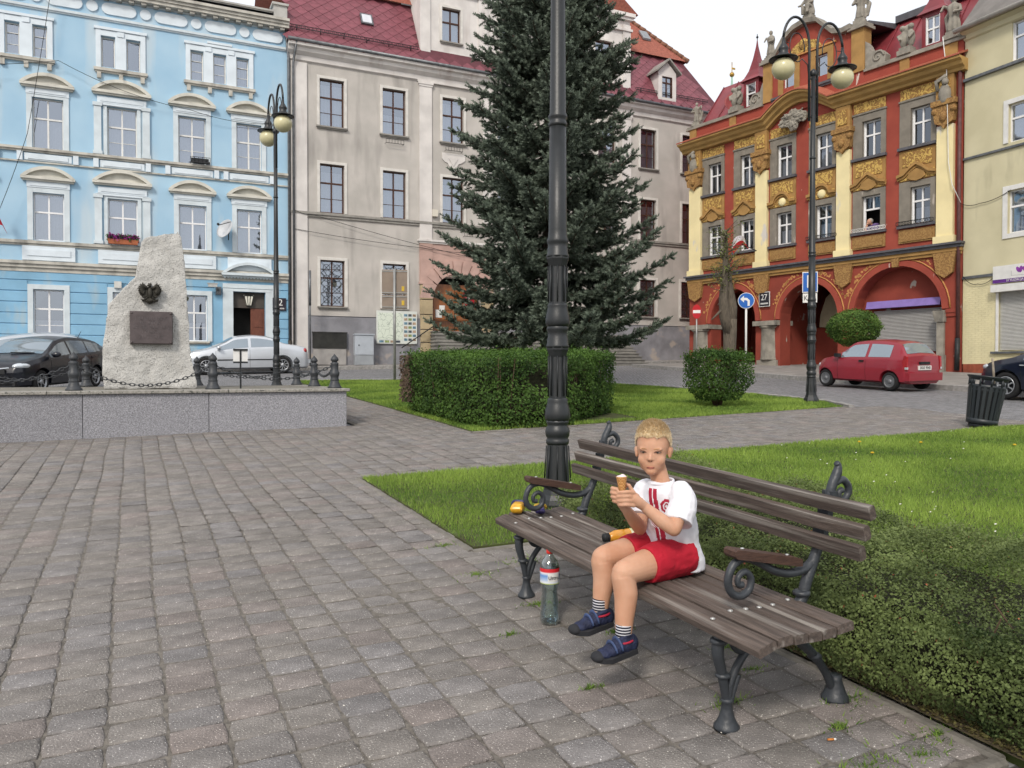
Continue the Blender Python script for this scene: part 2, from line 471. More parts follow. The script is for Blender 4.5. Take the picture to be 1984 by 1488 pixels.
def grass_mat(name, c0, c1):
    m = mat(name, c0, .6, .05, 2, spec=.25)
    nt = m.node_tree; b = nt.nodes['Principled BSDF']
    at = nt.nodes.new('ShaderNodeAttribute'); at.attribute_name = 'tint'
    cr = nt.nodes.new('ShaderNodeValToRGB'); cr.color_ramp.elements[0].color = (*lin(c0), 1); cr.color_ramp.elements[1].color = (*lin(c1), 1)
    nt.links.new(at.outputs['Fac'], cr.inputs[0]); nt.links.new(cr.outputs[0], b.inputs['Base Color'])
    tr = nt.nodes.new('ShaderNodeBsdfTranslucent'); nt.links.new(cr.outputs[0], tr.inputs[0])
    mx = nt.nodes.new('ShaderNodeMixShader'); mx.inputs[0].default_value = .35
    out = [n for n in nt.nodes if n.type == 'OUTPUT_MATERIAL'][0]
    nt.links.new(b.outputs[0], mx.inputs[1]); nt.links.new(tr.outputs[0], mx.inputs[2]); nt.links.new(mx.outputs[0], out.inputs[0])
    return m
m_grass = grass_mat('grass_blade', '486c2a', 'a3bb58')
grass('lawn_grass', LAWN_A, (2.17, 15.6, -1, 8.33), 4200, .042, .0075, 'bright short grass of the lawn behind the bench', 1,
      avoid=lambda p: 2.8 < p[0] < 3.95 and p[1] < 4.9, mcol=m_grass)
grass('lawn_grass', LAWN_B, (4.8, 14.5, 11.4, 27.2), 3600, .05, .009, 'green grass of the lawn around the clipped hedge and spruce', 2,
      avoid=lambda p: 5.3 < p[0] < 8.4 and 12 < p[1] < 14.8, mcol=m_grass)

# edging strips and kerbs, laid stone by stone
m_edge = mat('concrete_edging', '716d66', .9, .2, 9, .4, rand=.12)
m_kerb = mat('granite_kerb', '8f8d8a', .85, .2, 8, .5, rand=.14)
def stones(name, pts, width, top, deep, step, m, piece='kerb_stone'):
    root = tag(empty(name), kind='structure')
    for (xa, ya), (xb, yb) in zip(pts[:-1], pts[1:]):
        Ln = math.hypot(xb - xa, yb - ya); n = max(1, round(Ln / step)); s = Ln / n
        key = (round(s, 3), width, top, deep, m.name)
        if key not in STONE_ME:
            mb = MB(); c = .012
            prof = [(-width/2, -deep), (width/2, -deep), (width/2, -c), (width/2 - c, 0), (-width/2 + c, 0), (-width/2, -c)]
            mb.prism(prof, -s/2 + .004, s/2 - .004, 0, axis='x')
            me = bpy.data.meshes.new(piece); me.from_pydata(mb.v, [], mb.f); me.materials.append(m); me.update(); STONE_ME[key] = me
        for k in range(n):
            t = (k + .5) / n; x, y = xa + (xb-xa)*t, ya + (yb-ya)*t
            o = link(piece, STONE_ME[key], root, (x, y, gz(x, y) + top + random.uniform(-.004, .004)))
            o.rotation_mode = 'QUATERNION'
            o.rotation_quaternion = GROUND_TILT @ Quaternion((0,0,1), math.atan2(yb-ya, xb-xa) + random.gauss(0, .006))
    return root
STONE_ME = {}
stones('lawn_edging', [(2.13, 8.25), (2.13, 5.12), (2.78, 5.12), (2.78, 1.78), (2.35, 1.77)], .055, .008, .12, 1.0, m_edge)
stones('lawn_edging', [(2.13, 8.27), (15.5, 8.39)], .055, .008, .12, 1.0, m_edge)
stones('lawn_edging', [(4.77, 20.5), (4.77, 11.46), (13.7, 12.18)], .055, .012, .12, 1.0, m_edge)
m_walk = mat('sidewalk_slabs', '85817d', .9, .18, 2, .3, bscale=20)
WALK_R = [(22.6, 33.2), (22.4, 30.8), (21.45, 23.5), (21.0, 20.6), (20.95, 14.4), (20.9, -2), (34, -2), (34, 33.2)]
sheet('sidewalk', WALK_R, .13, m_walk, thick=.2)
sheet('sidewalk', [(-30, 36.4), (45, 36.4), (45, 48), (-30, 48)], .13, m_walk, thick=.2)
stones('street_kerb', [(22.55, 33.2), (22.3, 30.8), (21.35, 23.5), (20.9, 20.6), (20.85, 10.)], .2, .137, .2, 1.0, m_kerb)
stones('street_kerb', [(-12, 36.3), (33, 36.3)], .2, .137, .2, 1.0, m_kerb)
stones('street_kerb', [(13.75, 12.1), (14.42, 13.4), (14.57, 15.8), (14.0, 20.6), (12.0, 24.1), (8.4, 26.35), (4.9, 27.35)], .12, .05, .12, .8, m_kerb)
# ------------------------------------------------------------------ facade helpers (local x along the front, y into the house, z up)
m_glass = glass_mat('window_glass')
m_glass2 = glass_mat('dark_window_glass', (.8, .84, .86), .10)
m_dark = mat('room_shade', '262524', .9, .2, 2)  # dimness of the rooms behind the windows, put into the colour
m_white = mat('white_paint', 'd9d9d6', .55, .06, 4)
m_pvc = mat('white_window_frame', 'e6e6e6', .35, .03, 4)
m_brownf = mat('brown_window_frame', '4a2f24', .5, .2, 9)
m_lace = mat('lace_curtain', 'b9bac4', .9, .22, 30, stretch=(9, 1, .5))
m_blind = mat('roller_blind', 'dcdcd8', .8, .05, 3)
m_zinc = mat('zinc_sheet', '6d7073', .45, .2, 6, metal=.6)
m_iron = mat('dark_iron', '2c2e30', .55, .2, 12, metal=.4)

def put(mb, name, mats, root, zb, **k):
    return mb.build(name, mats, root, loc=(0, 0, -zb), **k)

def wall_holes(mb, x0, x1, z0, z1, holes, depth=.25, y=0., mi=0, mr=None):
    xs = sorted({x0, x1, *[h[0] for h in holes], *[h[1] for h in holes]})
    zs = sorted({z0, z1, *[h[2] for h in holes], *[h[3] for h in holes]})
    xs = [x for x in xs if x0 <= x <= x1]; zs = [z for z in zs if z0 <= z <= z1]
    for a, b in zip(xs[:-1], xs[1:]):
        run = None
        for c, e in zip(zs[:-1], zs[1:]):
            hit = any(h[0] - 1e-6 <= a and b <= h[1] + 1e-6 and h[2] - 1e-6 <= c and e <= h[3] + 1e-6 for h in holes)
            if not hit:
                run = (run[0], e) if run else (c, e)
            if hit or e == zs[-1]:
                if run: mb.quad((a, y, run[0]), (b, y, run[0]), (b, y, run[1]), (a, y, run[1]), mi)
                run = None
    q = mi if mr is None else mr
    for a, b, c, e in [h[:4] for h in holes]:
        Y = y + depth
        mb.quad((a, y, c), (a, Y, c), (a, Y, e), (a, y, e), q); mb.quad((b, Y, c), (b, y, c), (b, y, e), (b, Y, e), q)
        mb.quad((a, Y, e), (b, Y, e), (b, y, e), (a, y, e), q); mb.quad((a, y, c), (b, y, c), (b, Y, c), (a, Y, c), q)

def curtain(parent, x0, x1, z0, z1, y, m, folds=7, name='curtain'):
    n = folds * 4; mb = MB(); vs = []
    for i in range(n + 1):
        x = x0 + (x1 - x0) * i / n; yy = y + .018 * math.sin(i * math.pi / 2 + .4) + .008 * math.sin(i * 2.1)
        vs += [(x, yy, z0), (x, yy, z1)]
    mb.add(vs, [(2*i, 2*i+2, 2*i+3, 2*i+1) for i in range(n)], 0, True)
    return mb.build(name, m, parent)

def window(root, zb, x0, x1, z0, z1, frame=m_pvc, casing=None, cw=.16, cp=.05, rec=.14, tf=.62, cols=2, low_bar=False, up_bar=False,
           sill=None, sw=.1, sp=.12, cur=.0, cur_m=None, fw=.055, cbot=False, transom=.07, open_low=False, lean=0., glass=None):
    """window > sash, pane, sill, curtain"""
    mb = MB()
    if casing is not None:
        mb.box(x0 - cw, x0 - .002, -cp, .03, z0 - (cw if cbot else 0), z1 + cw)
        mb.box(x1 + .002, x1 + cw, -cp, .03, z0 - (cw if cbot else 0), z1 + cw)
        mb.box(x0 - .002, x1 + .002, -cp + .003, .03, z1 + .002, z1 + cw - .003)
        if cbot: mb.box(x0 - .002, x1 + .002, -cp + .003, .03, z0 - cw + .003, z0 - .002)
    else:
        mb.box(x0 - .0, x0 + .02, rec - .06, rec, z0, z1); mb.box(x1 - .02, x1, rec - .06, rec, z0, z1)
    o = put(mb, 'window', casing or frame, root, zb)
    zt = z0 + (z1 - z0) * tf; s = MB(); y0, y1 = rec, rec + .06
    s.box(x0, x0 + fw, y0, y1, z0, z1); s.box(x1 - fw, x1, y0, y1, z0, z1)
    s.box(x0 + fw, x1 - fw, y0 + .002, y1, z0, z0 + fw); s.box(x0 + fw, x1 - fw, y0 + .002, y1, z1 - fw, z1)
    if transom: s.box(x0 + fw, x1 - fw, y0 - .012, y1, zt - transom / 2, zt + transom / 2)
    w = (x1 - x0 - 2 * fw) / cols
    for i in range(1, cols):
        xm = x0 + fw + i * w
        s.box(xm - .035, xm + .035, y0 - .006, y1, z0 + fw, zt - transom / 2) if not open_low else None
        s.box(xm - .03, xm + .03, y0 - .006, y1, zt + transom / 2, z1 - fw)
    if low_bar: s.box(x0 + fw, x1 - fw, y0 + .012, y1 - .01, z0 + (zt - z0) * .48 - .012, z0 + (zt - z0) * .48 + .012)
    if up_bar: s.box(x0 + fw, x1 - fw, y0 + .012, y1 - .01, (zt + z1) / 2 - .012, (zt + z1) / 2 + .012)
    so = s.build('sash', frame, o)
    for i in range(cols):
        a, b = x0 + fw + i * w + .01, x0 + fw + (i + 1) * w - .01
        for c, e in ((z0 + fw, zt), (zt, z1 - fw)):
            if open_low and c < zt - .01: continue
            p = MB(); p.quad((a, y0 + .035, c), (b, y0 + .035, c), (b, y0 + .035 + random.uniform(-.006, .006), e), (a, y0 + .035 + random.uniform(-.006, .006), e)); p.build('pane', glass or m_glass, o)
    if sill is not None:
        q = MB(); q.box(x0 - sw, x1 + sw, -sp, rec, z0 - .07, z0 - .003); q.box(x0 - sw + .03, x1 + sw - .03, -sp * .6, .0, z0 - .13, z0 - .07)
        q.build('sill', sill, o)
    if cur: curtain(o, x0 + .05, x1 - .05, z0 + .03, z0 + (z1 - z0) * cur, y1 + .08, cur_m or m_lace)
    return o

def seg_pediment(mb, xc, w, z, rise, p=.22, th=.11, mi=0, mt=None):
    """segmental hood: arched band + straight foot, tympanum set back"""
    r_ = (w * w / 4 + rise * rise) / (2 * rise); a = math.asin(w / 2 / r_); cz = z + rise - r_
    out = arc(xc, cz, r_, math.pi/2 + a, math.pi/2 - a, 14); inn = arc(xc, cz, r_ - th, math.pi/2 - a * .93, math.pi/2 + a * .93, 14)
    mb.prism(out + inn, -p, .0, mi)
    mb.box(xc - w/2, xc + w/2, -p + .01, 0, z - .1, z + .012, mi)
    mb.box(xc - w/2 + .05, xc + w/2 - .05, -p * .6, 0, z - .17, z - .1, mi)
    ty = [(x, zz) for x, zz in arc(xc, cz, r_ - th + .01, math.pi/2 + a * .9, math.pi/2 - a * .9, 10)]
    mb.prism(ty + [(xc + w/2 - .1, z), (xc - w/2 + .1, z)], -.06, 0, mi if mt is None else mt)

def wire(name, pts, r, m, label, cat='cable', sag=0., group=None):
    P = [Vector(p) for p in pts]; Q = []
    for a, b in zip(P[:-1], P[1:]):
        for i in range(10):
            t = i / 10; q = a.lerp(b, t); q.z -= sag * 4 * t * (1 - t); Q.append(q)
    Q.append(P[-1]); base = Q[0].copy()
    mb = MB(); mb.tube([q - base for q in Q], r, 5)
    return tag(mb.build(name, m, loc=base), label, cat, group)
# ------------------------------------------------------------------ light blue tenement
def blue_house():
    zb = 1.62; X0 = -17.0
    root = tag(empty('tenement_house', (6.55, 37.9, zb)), 'light blue tenement house with white arched window hoods and stone parapet', 'house')
    m_b = mat('blue_plaster', 'a6c5d9', .85, .10, .5, .12, bscale=30, col2='97bad2', streak=('c2ccd0', (.9, .9, .16), .52, .75))
    m_bg = mat('blue_plaster_base', '82aeca', .85, .12, .8, .12, bscale=25, streak=('a9b8bc', (1.3, 1.3, .4), .56, .72))
    m_t = mat('trim_stucco', 'c9d3d8', .8, .08, 2, .15, bscale=22)
    m_st = mat('weathered_stone_trim', 'b4b1a8', .85, .2, 2.5, .3, bscale=18, streak=('6f6c66', (2, 2, .5), .6, .8))
    m_hood = mat('cream_stone_hood', 'c9c7bd', .85, .1, 2.5, .2, bscale=18, streak=('98948a', (2, 2, .5), .66, .85))
    m_pan = mat('pale_stucco_panel', 'd3dde4', .8, .05, 2)
    cols = [(-13.0, -11.85), (-10.19, -9.07), (-7.46, -6.31), (-4.68, -3.54), (-2.26, -1.17)]  # openings here and on the other house fronts: positions taken from image pixels
    H2 = [(a, b, 10.62, 12.68) for a, b in cols]; H1 = [(a, b, 6.85, 8.80) for a, b in cols]
    tops = [[(-11.11, -10.6), (-10.14, -9.63)], [(-7.66, -7.13), (-6.70, -6.16)], [(-4.16, -3.63), (-3.22, -2.68), (-2.24, -1.71)], [(-14.6, -14.1), (-13.6, -13.1)]]
    H3 = [(a, b, 14.33, 15.6) for g in tops for a, b in g]
    G = [(-13.0, -11.95, 2.75, 4.84), (-10.21, -9.1, 2.75, 4.84), (-7.3, -6.2, 2.8, 4.84), (-4.62, -3.53, 2.8, 4.84)]
    door = (-2.43, -1.04, 1.75, 5.07)
    mb = MB(); wall_holes(mb, X0, 0, 5.9, 16.35, H1 + H2 + H3, .2)
    mb.box(X0, 0, .0, .2, 16.35, 17.9)
    put(mb, 'wall', m_b, root, zb)
    mb = MB(); wall_holes(mb, X0, 0, 1.3, 5.9, G + [door], .3, y=.0)
    put(mb, 'ground_floor_wall', m_bg, root, zb)
    mb = MB(); z = 2.1                              # rusticated courses
    obst = G + [(-3.05, -.62, 1.5, 6.0)]
    while z < 5.55:
        edges = sorted([(h[0] - .2, h[1] + .2) for h in obst if h[2] - .2 < z + .4 and h[3] + .2 > z]); x = X0
        for a, b in edges + [(0, 0)]:
            if a - x > .1: mb.cbox(x, a, -.035, .0, z, z + .41, .012)
            x = max(x, b)
        z += .445
    put(mb, 'rusticated_course', m_bg, root, zb)
    mb = MB(); mb.box(X0, 0, -.09, 0, 1.3, 1.98); mb.box(X0, -2.5, -.12, 0, 1.98, 2.06); put(mb, 'plinth', mat('grey_plinth', '8d8880', .9, .25, 2, .4), root, zb)
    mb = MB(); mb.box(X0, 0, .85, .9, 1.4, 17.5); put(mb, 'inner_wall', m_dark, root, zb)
    mb = MB(); mb.box(X0, -.02, .9, 12, 1.4, 17.6); mb.box(X0, -.02, .2, .9, 17.4, 17.6); put(mb, 'rear_block', m_b, root, zb)
    # windows
    for i, (a, b, c, e) in enumerate(H2):
        window(root, zb, a, b, c, e, m_white, m_t, .2 if i != 2 else .14, .05, tf=.60, low_bar=(i != 1), cur=.97 if i != 1 else .6, cur_m=m_lace)
    for i, (a, b, c, e) in enumerate(H1):
        window(root, zb, a, b, c, e, m_pvc, m_t, .2 if i != 2 else .14, .05, tf=.60, cur=.95)
    for k, g in enumerate(tops):
        for a, b in g: window(root, zb, a, b, 14.33, 15.6, m_white, None, tf=.68 if k != 1 else .9, cols=1, low_bar=(k in (2, 0)), up_bar=False, cur=.96 if k != 1 else .0, fw=.05, transom=.03 if k != 1 else 0)
    for a, b, c, e in G: window(root, zb, a, b, c, e, m_pvc, m_t, .2, .06, tf=.62, low_bar=True, cur=.4, sill=m_st)
    # top floor surrounds
    for g, h3 in ((tops[0], 0), (tops[1], 0), (tops[2], 1), (tops[3], 0)):
        mb = MB(); a, b = g[0][0] - .2, g[-1][1] + .2
        mb.box(a, g[0][0] - .01, -.06, 0, 14.25, 15.95); mb.box(g[-1][1] + .01, b, -.06, 0, 14.25, 15.95)
        mb.box(a, b, -.055, 0, 15.62, 15.85); mb.box(a - .06, b + .06, -.1, 0, 15.87, 15.98)
        if h3: mb.box(g[1][0] - .25, g[1][1] + .25, -.12, 0, 16.0, 16.1)
        for (p, q), (r_, s_) in zip(g[:-1], g[1:]):
            mb.box(q + .01, r_ - .01, -.07, 0, 14.25, 15.62); mb.box((q + r_)/2 - .13, (q + r_)/2 + .13, -.1, 0, 15.64, 15.84)
        put(mb, 'window_surround', m_pan, root, zb)
    for g in tops:
        mb = MB(); a, b = g[0][0] - .28, g[-1][1] + .28
        mb.box(a, b, -.16, 0, 14.13, 14.25); mb.box(a + .05, b - .05, -.1, 0, 14.06, 14.13)
        n = 3 if len(g) == 2 else 4
        for i in range(n):
            x = a + .2 + (b - a - .4) * i / (n - 1); mb.box(x - .08, x + .08, -.12, 0, 13.82, 14.06)
        put(mb, 'window_ledge', m_st, root, zb)
    # hoods
    for i, (a, b) in enumerate(cols):
        xc = (a + b) / 2; wide = i == 2
        for z, w in ((13.22, 2.28 if wide else 1.95), (9.42, 2.28 if wide else 1.95)):
            mb = MB(); seg_pediment(mb, xc, w, z + (.08 if wide else 0), .5 if wide else .44, .24, .13)
            put(mb, 'window_hood', m_hood, root, zb)
            mb = MB(); mb.box(xc - w/2 + .2, xc + w/2 - .2, -.07, 0, z - .42, z - .16); mb.box(xc - w/2 + .32, xc + w/2 - .32, -.09, 0, z - .36, z - .22)
            if wide: mb.box(xc - w/2 + .12, xc + w/2 - .12, -.1, 0, z - .52, z - .44)
            put(mb, 'hood_frieze', m_pan, root, zb)
        if wide:
            for z0, z1 in ((10.62, 12.8), (6.85, 8.95)):
                for s in (-1, 1):
                    x = xc + s * .93; mb = MB(); mb.box(x - .14, x + .14, -.1, 0, z0, z1)
                    mb.box(x - .18, x + .18, -.14, 0, z0, z0 + .14); mb.box(x - .18, x + .18, -.14, 0, z1 - .16, z1 - .02)
                    for zz in (.7, 1.2, 1.7): mb.box(x - .142, x + .142, -.085, 0, z0 + zz, z0 + zz + .02)
                    put(mb, 'pilaster', m_t, root, zb)
    # string courses
    mb = MB(); mb.box(X0, 0, -.16, 0, 10.5, 10.6); mb.box(X0, 0, -.09, 0, 10.42, 10.5); mb.box(X0, 0, -.07, 0, 10.0, 10.06)
    mb.box(X0, 0, -.2, 0, 5.86, 5.98); mb.box(X0, 0, -.13, 0, 5.72, 5.86); mb.box(X0, 0, -.06, 0, 5.55, 5.72); mb.box(X0, 0, -.12, 0, 6.70, 6.82); mb.box(X0, 0, -.06, 0, 6.62, 6.70)
    put(mb, 'string_course', m_st, root, zb)
    for a, b in cols:
        mb = MB(); xc = (a + b) / 2; mb.box(xc - .85, xc + .85, -.05, 0, 10.1, 10.38); mb.box(xc - .72, xc + .72, -.08, 0, 10.15, 10.33)
        put(mb, 'apron_panel', m_pan, root, zb); mb = MB()
        mb.box(xc - .95, xc + .95, -.1, 0, 6.02, 6.6); mb.box(xc - .78, xc + .78, -.13, 0, 6.2, 6.46)
        put(mb, 'apron_panel', m_pan, root, zb)
        for s in (-1, 1):
            mb = MB(); mb.box(xc + s * 1.0 - .1, xc + s * 1.0 + .1, -.12, 0, 10.06, 10.42); put(mb, 'console', m_pan, root, zb)
    # frieze, dentils, cornice, parapet
    mb = MB(); mb.box(X0, 0, -.1, 0, 16.3, 16.4); mb.box(X0, 0, -.05, 0, 16.24, 16.3); mb.box(X0, 0, -.05, 0, 17.12, 17.2); put(mb, 'frieze_moulding', m_t, root, zb)
    x = -.2
    while x > X0 + 2:
        a, b = x - 1.35, x; pts = arc(a + .25, 16.78, .24, math.pi/2, 3*math.pi/2, 6) + arc(b - .25, 16.78, .24, -math.pi/2, math.pi/2, 6)
        mb = MB(); mb.prism(pts, -.06, 0); put(mb, 'frieze_panel', m_pan, root, zb)
        mb = MB(); mb.prism(arc(a - .34, 16.78, .22, 0, 2*math.pi, 16)[:-1], -.06, 0); put(mb, 'frieze_disc', m_pan, root, zb)
        x -= 2.03
    dm = MB(); dm.box(-.1, .1, -.3, 0, 17.1, 17.32); dmo = put(dm, 'dentil', m_st, root, zb); dmo.location.x = -.25
    for k in range(1, 33):
        c = dmo.copy(); COL.objects.link(c); c.location.x = -.25 - .48 * k
    mb = MB(); mb.box(X0, .04, -.42, 0, 17.34, 17.46); mb.box(X0, .04, -.5, 0, 17.46, 17.58); mb.box(X0, .04, -.36, 0, 17.2, 17.34); put(mb, 'cornice', m_st, root, zb)
    m_par = mat('parapet_cement', 'a9a8a4', .9, .15, 2, .3)
    mb = MB(); mb.box(X0, -.6, .0, .25, 17.58, 17.95); mb.box(X0, -.6, -.06, .3, 17.95, 18.03); mb.box(-.6, .0, -.08, .5, 17.58, 18.28); mb.box(-.68, .06, -.16, .58, 18.28, 18.38)
    put(mb, 'parapet', m_par, root, zb)
    # door bay
    mb = MB(); a, b = door[0], door[1]
    mb.box(a - .45, a - .01, -.08, .0, 1.9, 5.2); mb.box(b + .01, b + .4, -.08, .0, 1.9, 5.2); mb.box(a - .45, b + .4, -.1, 0, 5.22, 5.42); mb.box(a - .3, b + .25, -.09, 0, 5.08, 5.2)
    for k in range(16): mb.box(a - .4 + k * .14, a - .33 + k * .14, -.2, 0, 5.66, 5.74)
    seg_pediment(mb, (a + b)/2, 2.4, 5.88, .5, .34, .12)
    put(mb, 'door_surround', m_t, root, zb)
    mw = mat('brown_door_wood', '6b3f30', .55, .2, 6, .2, stretch=(6, 6, .8))
    mb = MB(); mb.box(-1.66, b, .2, .26, 1.75, 4.35); mb.box(-1.56, b - .1, .18, .2, 3.5, 4.2); mb.box(-1.56, b - .1, .18, .2, 1.95, 3.35)
    dd = put(mb, 'door', mw, root, zb)
    mb = MB(); mb.box(a, b, .18, .26, 4.36, 5.07); mb.build('transom_panel', mat('dark_brown_panel', '4a443e', .6, .1, 4), dd)
    # lantern over the door, camera, plate, flower boxes
    pipe = MB(); pipe.tube([(-.05, -.12, 17.2), (-.02, -.14, 16.4), (.05, -.1, 15.9), (.05, -.1, 2.9)], .06, 8)
    put(pipe, 'drainpipe', m_zinc, root, zb)
    mb = MB(); mb.tube([(.05, -.1, 2.9), (.05, -.1, 1.65)], .085, 8); put(mb, 'drainpipe_foot', mat('cast_iron_pipe', '3b362f', .7, .2, 8), root, zb)
    return root
blue = blue_house()
def at_blue(x, y, z): return (6.55 + x, 37.9 + y, z)
def small(name, mb, mats, loc, label, cat, group=None, rotz=0.):
    return tag(mb.build(name, mats, loc=loc, rotz=rotz), label, cat, group)
mb = MB(); mb.prism([(-.2, .2), (-.11, -.22), (.11, -.22), (.2, .2)], -.1, .06); mb.box(-.22, .22, -.12, .08, .2, .25)
lan = tag(empty('wall_lantern', at_blue(-1.75, .12, 4.7)), 'small white trapezoid lantern above the brown door of the blue house', 'lantern')
mb2 = MB(); mb2.box(-.21, .21, -.12, .08, .2, .26); [mb2.tube([(sx*.2, -.105, .2), (sx*.11, -.105, -.22)], .015, 4) for sx in (-1, -.33, .33, 1)]
mb.build('lantern_glass', mat('milky_glass', 'd8d6c8', .3, .05, 4), lan); mb2.build('lantern_cap', m_iron, lan)
cm = tag(empty('security_camera', at_blue(-3.2, -.05, 5.2)), 'grey security camera on bracket right of the granite boulder, blue wall', 'camera')
mb = MB(); mb.box(-.32, .05, -.42, -.26, .0, .14); mb.box(-.36, .08, -.44, -.24, .14, .17); mb.build('camera_housing', mat('camera_grey', 'b5b5b2', .5, .1, 5), cm)
mb = MB(); mb.tube([(.05, -.3, .02), (.12, -.2, -.1), (.12, 0, -.15)], .03, 6); mb.box(.02, .25, -.08, .05, -.3, .05); mb.build('camera_bracket', m_zinc, cm)
mb = MB(); mb.box(-.14, .14, -.16, 0, -.14, .14); small('alarm_box', mb, mat('alarm_white', 'c5c5c0', .5, .1, 4), at_blue(-7.1, -.02, 5.15), 'small pale alarm box on the blue wall beside the granite boulder', 'alarm box')
pl = tag(empty('house_number_plate', at_blue(-.42, -.08, 4.55)), 'dark house number plate reading 2 beside the brown door', 'number plate')
mb = MB(); mb.box(-.3, .3, -.02, .02, -.28, .3); mb.build('plate', mat('plate_dark', '2b2530', .4, .1, 4), pl)
text('numeral', '2', .42, m_white, pl, (.05, -.03, .08)); mb = MB()
for k in range(9): mb.box(-.22 + k*.05, -.19 + k*.05, -.026, -.02, -.21, -.15)
mb.build('small_lettering', m_white, pl)
# flower box, dish, camera lamp
fb = tag(empty('flower_box', at_blue(-6.88, -.2, 6.86)), 'terracotta window box with purple flowers, blue house first floor', 'flower box')
mb = MB(); mb.prism([(-.55, -.0), (.55, .0), (.6, .2), (-.6, .2)], -.12, .1); mb.build('box', mat('terracotta', '9b5a3c', .8, .15, 5), fb)
V = []; F = []; T = []
for k in range(420):
    c = np.array([random.uniform(-.58, .58), random.uniform(-.16, .12), random.uniform(.18, .4)]); q = rng.normal(0, 1, (2, 3)) * .05
    n0 = len(V); V += [c - q[0], c + q[1], c + q[0]]; F.append((n0, n0+1, n0+2)); T.append(random.random())
raw('flowers', V, F, [mat('purple_petals', '8a2a78', .7, .3, 9), mat('planter_leaves', '2f5a25', .7, .3, 9)], fb, mi=[1 if t < .45 else 0 for t in T])
fb2 = tag(empty('empty_planter', at_blue(-3.75, -.2, 10.64)), 'dark empty planter rack on second floor sill, blue house', 'planter')
mb = MB(); mb.box(-.45, .35, -.12, .1, 0, .06); [mb.tube([(-.45 + k*.16, -.12, .05), (-.45 + k*.16, -.12, .24)], .01, 4) for k in range(6)]; mb.tube([(-.46, -.12, .24), (.36, -.12, .24)], .012, 4); mb.box(-.42, .3, -.08, .08, .06, .2)
mb.build('planter_rack', m_iron, fb2)
def dish(name, loc, r, dirv, m, label):
    t = tag(empty(name, loc), label, 'satellite dish')
    q = Vector((0, 0, 1)).rotation_difference(Vector(dirv).normalized()); M_ = q.to_matrix()
    mb = MB(); prof = [(r * k / 6, .28 * r * (k / 6) ** 2) for k in range(7)]; prof2 = [(a, b - .015) for a, b in prof[::-1]]
    mb.lathe(prof + prof2, 20, (0, 0, 0), M=M_, caps=False); mb.build('reflector', m, t)
    mb = MB(); e = M_ @ Vector((0, 0, r * 1.1)); lo = M_ @ Vector((r * .9, 0, .2 * r))
    mb.tube([lo, e + Vector((0, 0, -.05))], .018, 5); mb.ball(e, .06, 8, 6); mb.build('feed_arm', m_iron, t)
    mb = MB(); back = Vector(dirv).normalized() * -.12; mb.tube([(0, 0, 0), back, back + Vector((.05, .3, -.05))], .03, 6); mb.tube([back + Vector((0, .02, .3)), back + Vector((0, .02, -.4))], .025, 6); mb.build('mount', m_iron, t)
    return t
dish('satellite_dish', at_blue(-2.75, -.5, 7.75), .45, (-.75, -.55, .35), mat('dish_white', 'b9bcc0', .5, .1, 4), 'pale satellite dish between two first floor windows of the blue house')
sg = mat('flag_red', 'b3202c', .8, .1, 3); sw_ = mat('flag_white', 'd8d6de', .8, .08, 3)
def flag(name, loc, corners, pole, label):
    t = tag(empty(name, loc), label, 'flag'); n = 8
    for nm, r0, r1, m in (('white_half', 0, .5, sw_), ('red_half', .5, 1, sg)):
        mb = MB(); vs = []; A, B, C_, D_ = [Vector(c) for c in corners]
        for i in range(n + 1):
            for r_ in (r0, (r0 + r1)/2, r1):
                u = i / n; p = A.lerp(B, u).lerp(D_.lerp(C_, u), r_); p += Vector((.0, .05 * math.sin(u * 7 + r_ * 3), .3 * math.sin(u * math.pi) + .02 * math.sin(u * 9))); vs.append(p)
        mb.add(vs, [(3*i + j, 3*i + 3 + j, 3*i + 4 + j, 3*i + 1 + j) for i in range(n) for j in range(2)], 0, True); mb.build(nm, m, t)
    mb = MB(); mb.tube(pole, .022, 6); mb.build('pole', m_iron, t)
    return t
flag('flag', at_blue(-11.42, -.6, 6.9), [(0, 0, .85), (-.35, -.5, 1.5), (.05, -.6, .1), (.42, -.1, .0)][:4], [(-.5, .6, -.2), (0, 0, .9)], 'white and red flag at the left edge, blue house wall')
wire('overhead_cable', [at_blue(-16, -.6, 13.2), at_blue(-9.2, -.3, 14.2), at_blue(-4.2, -.3, 12.9), at_blue(0, -.2, 12.9)], .012, m_iron, 'thin sagging cable across the top of the blue house', sag=.25)
wire('overhead_cable', [at_blue(-9.4, -.5, 17.2), at_blue(-10.3, -.6, 11.), at_blue(-11.4, -.5, 7.6)], .012, m_iron, 'thin cable hanging down the left of the blue house', sag=.1)
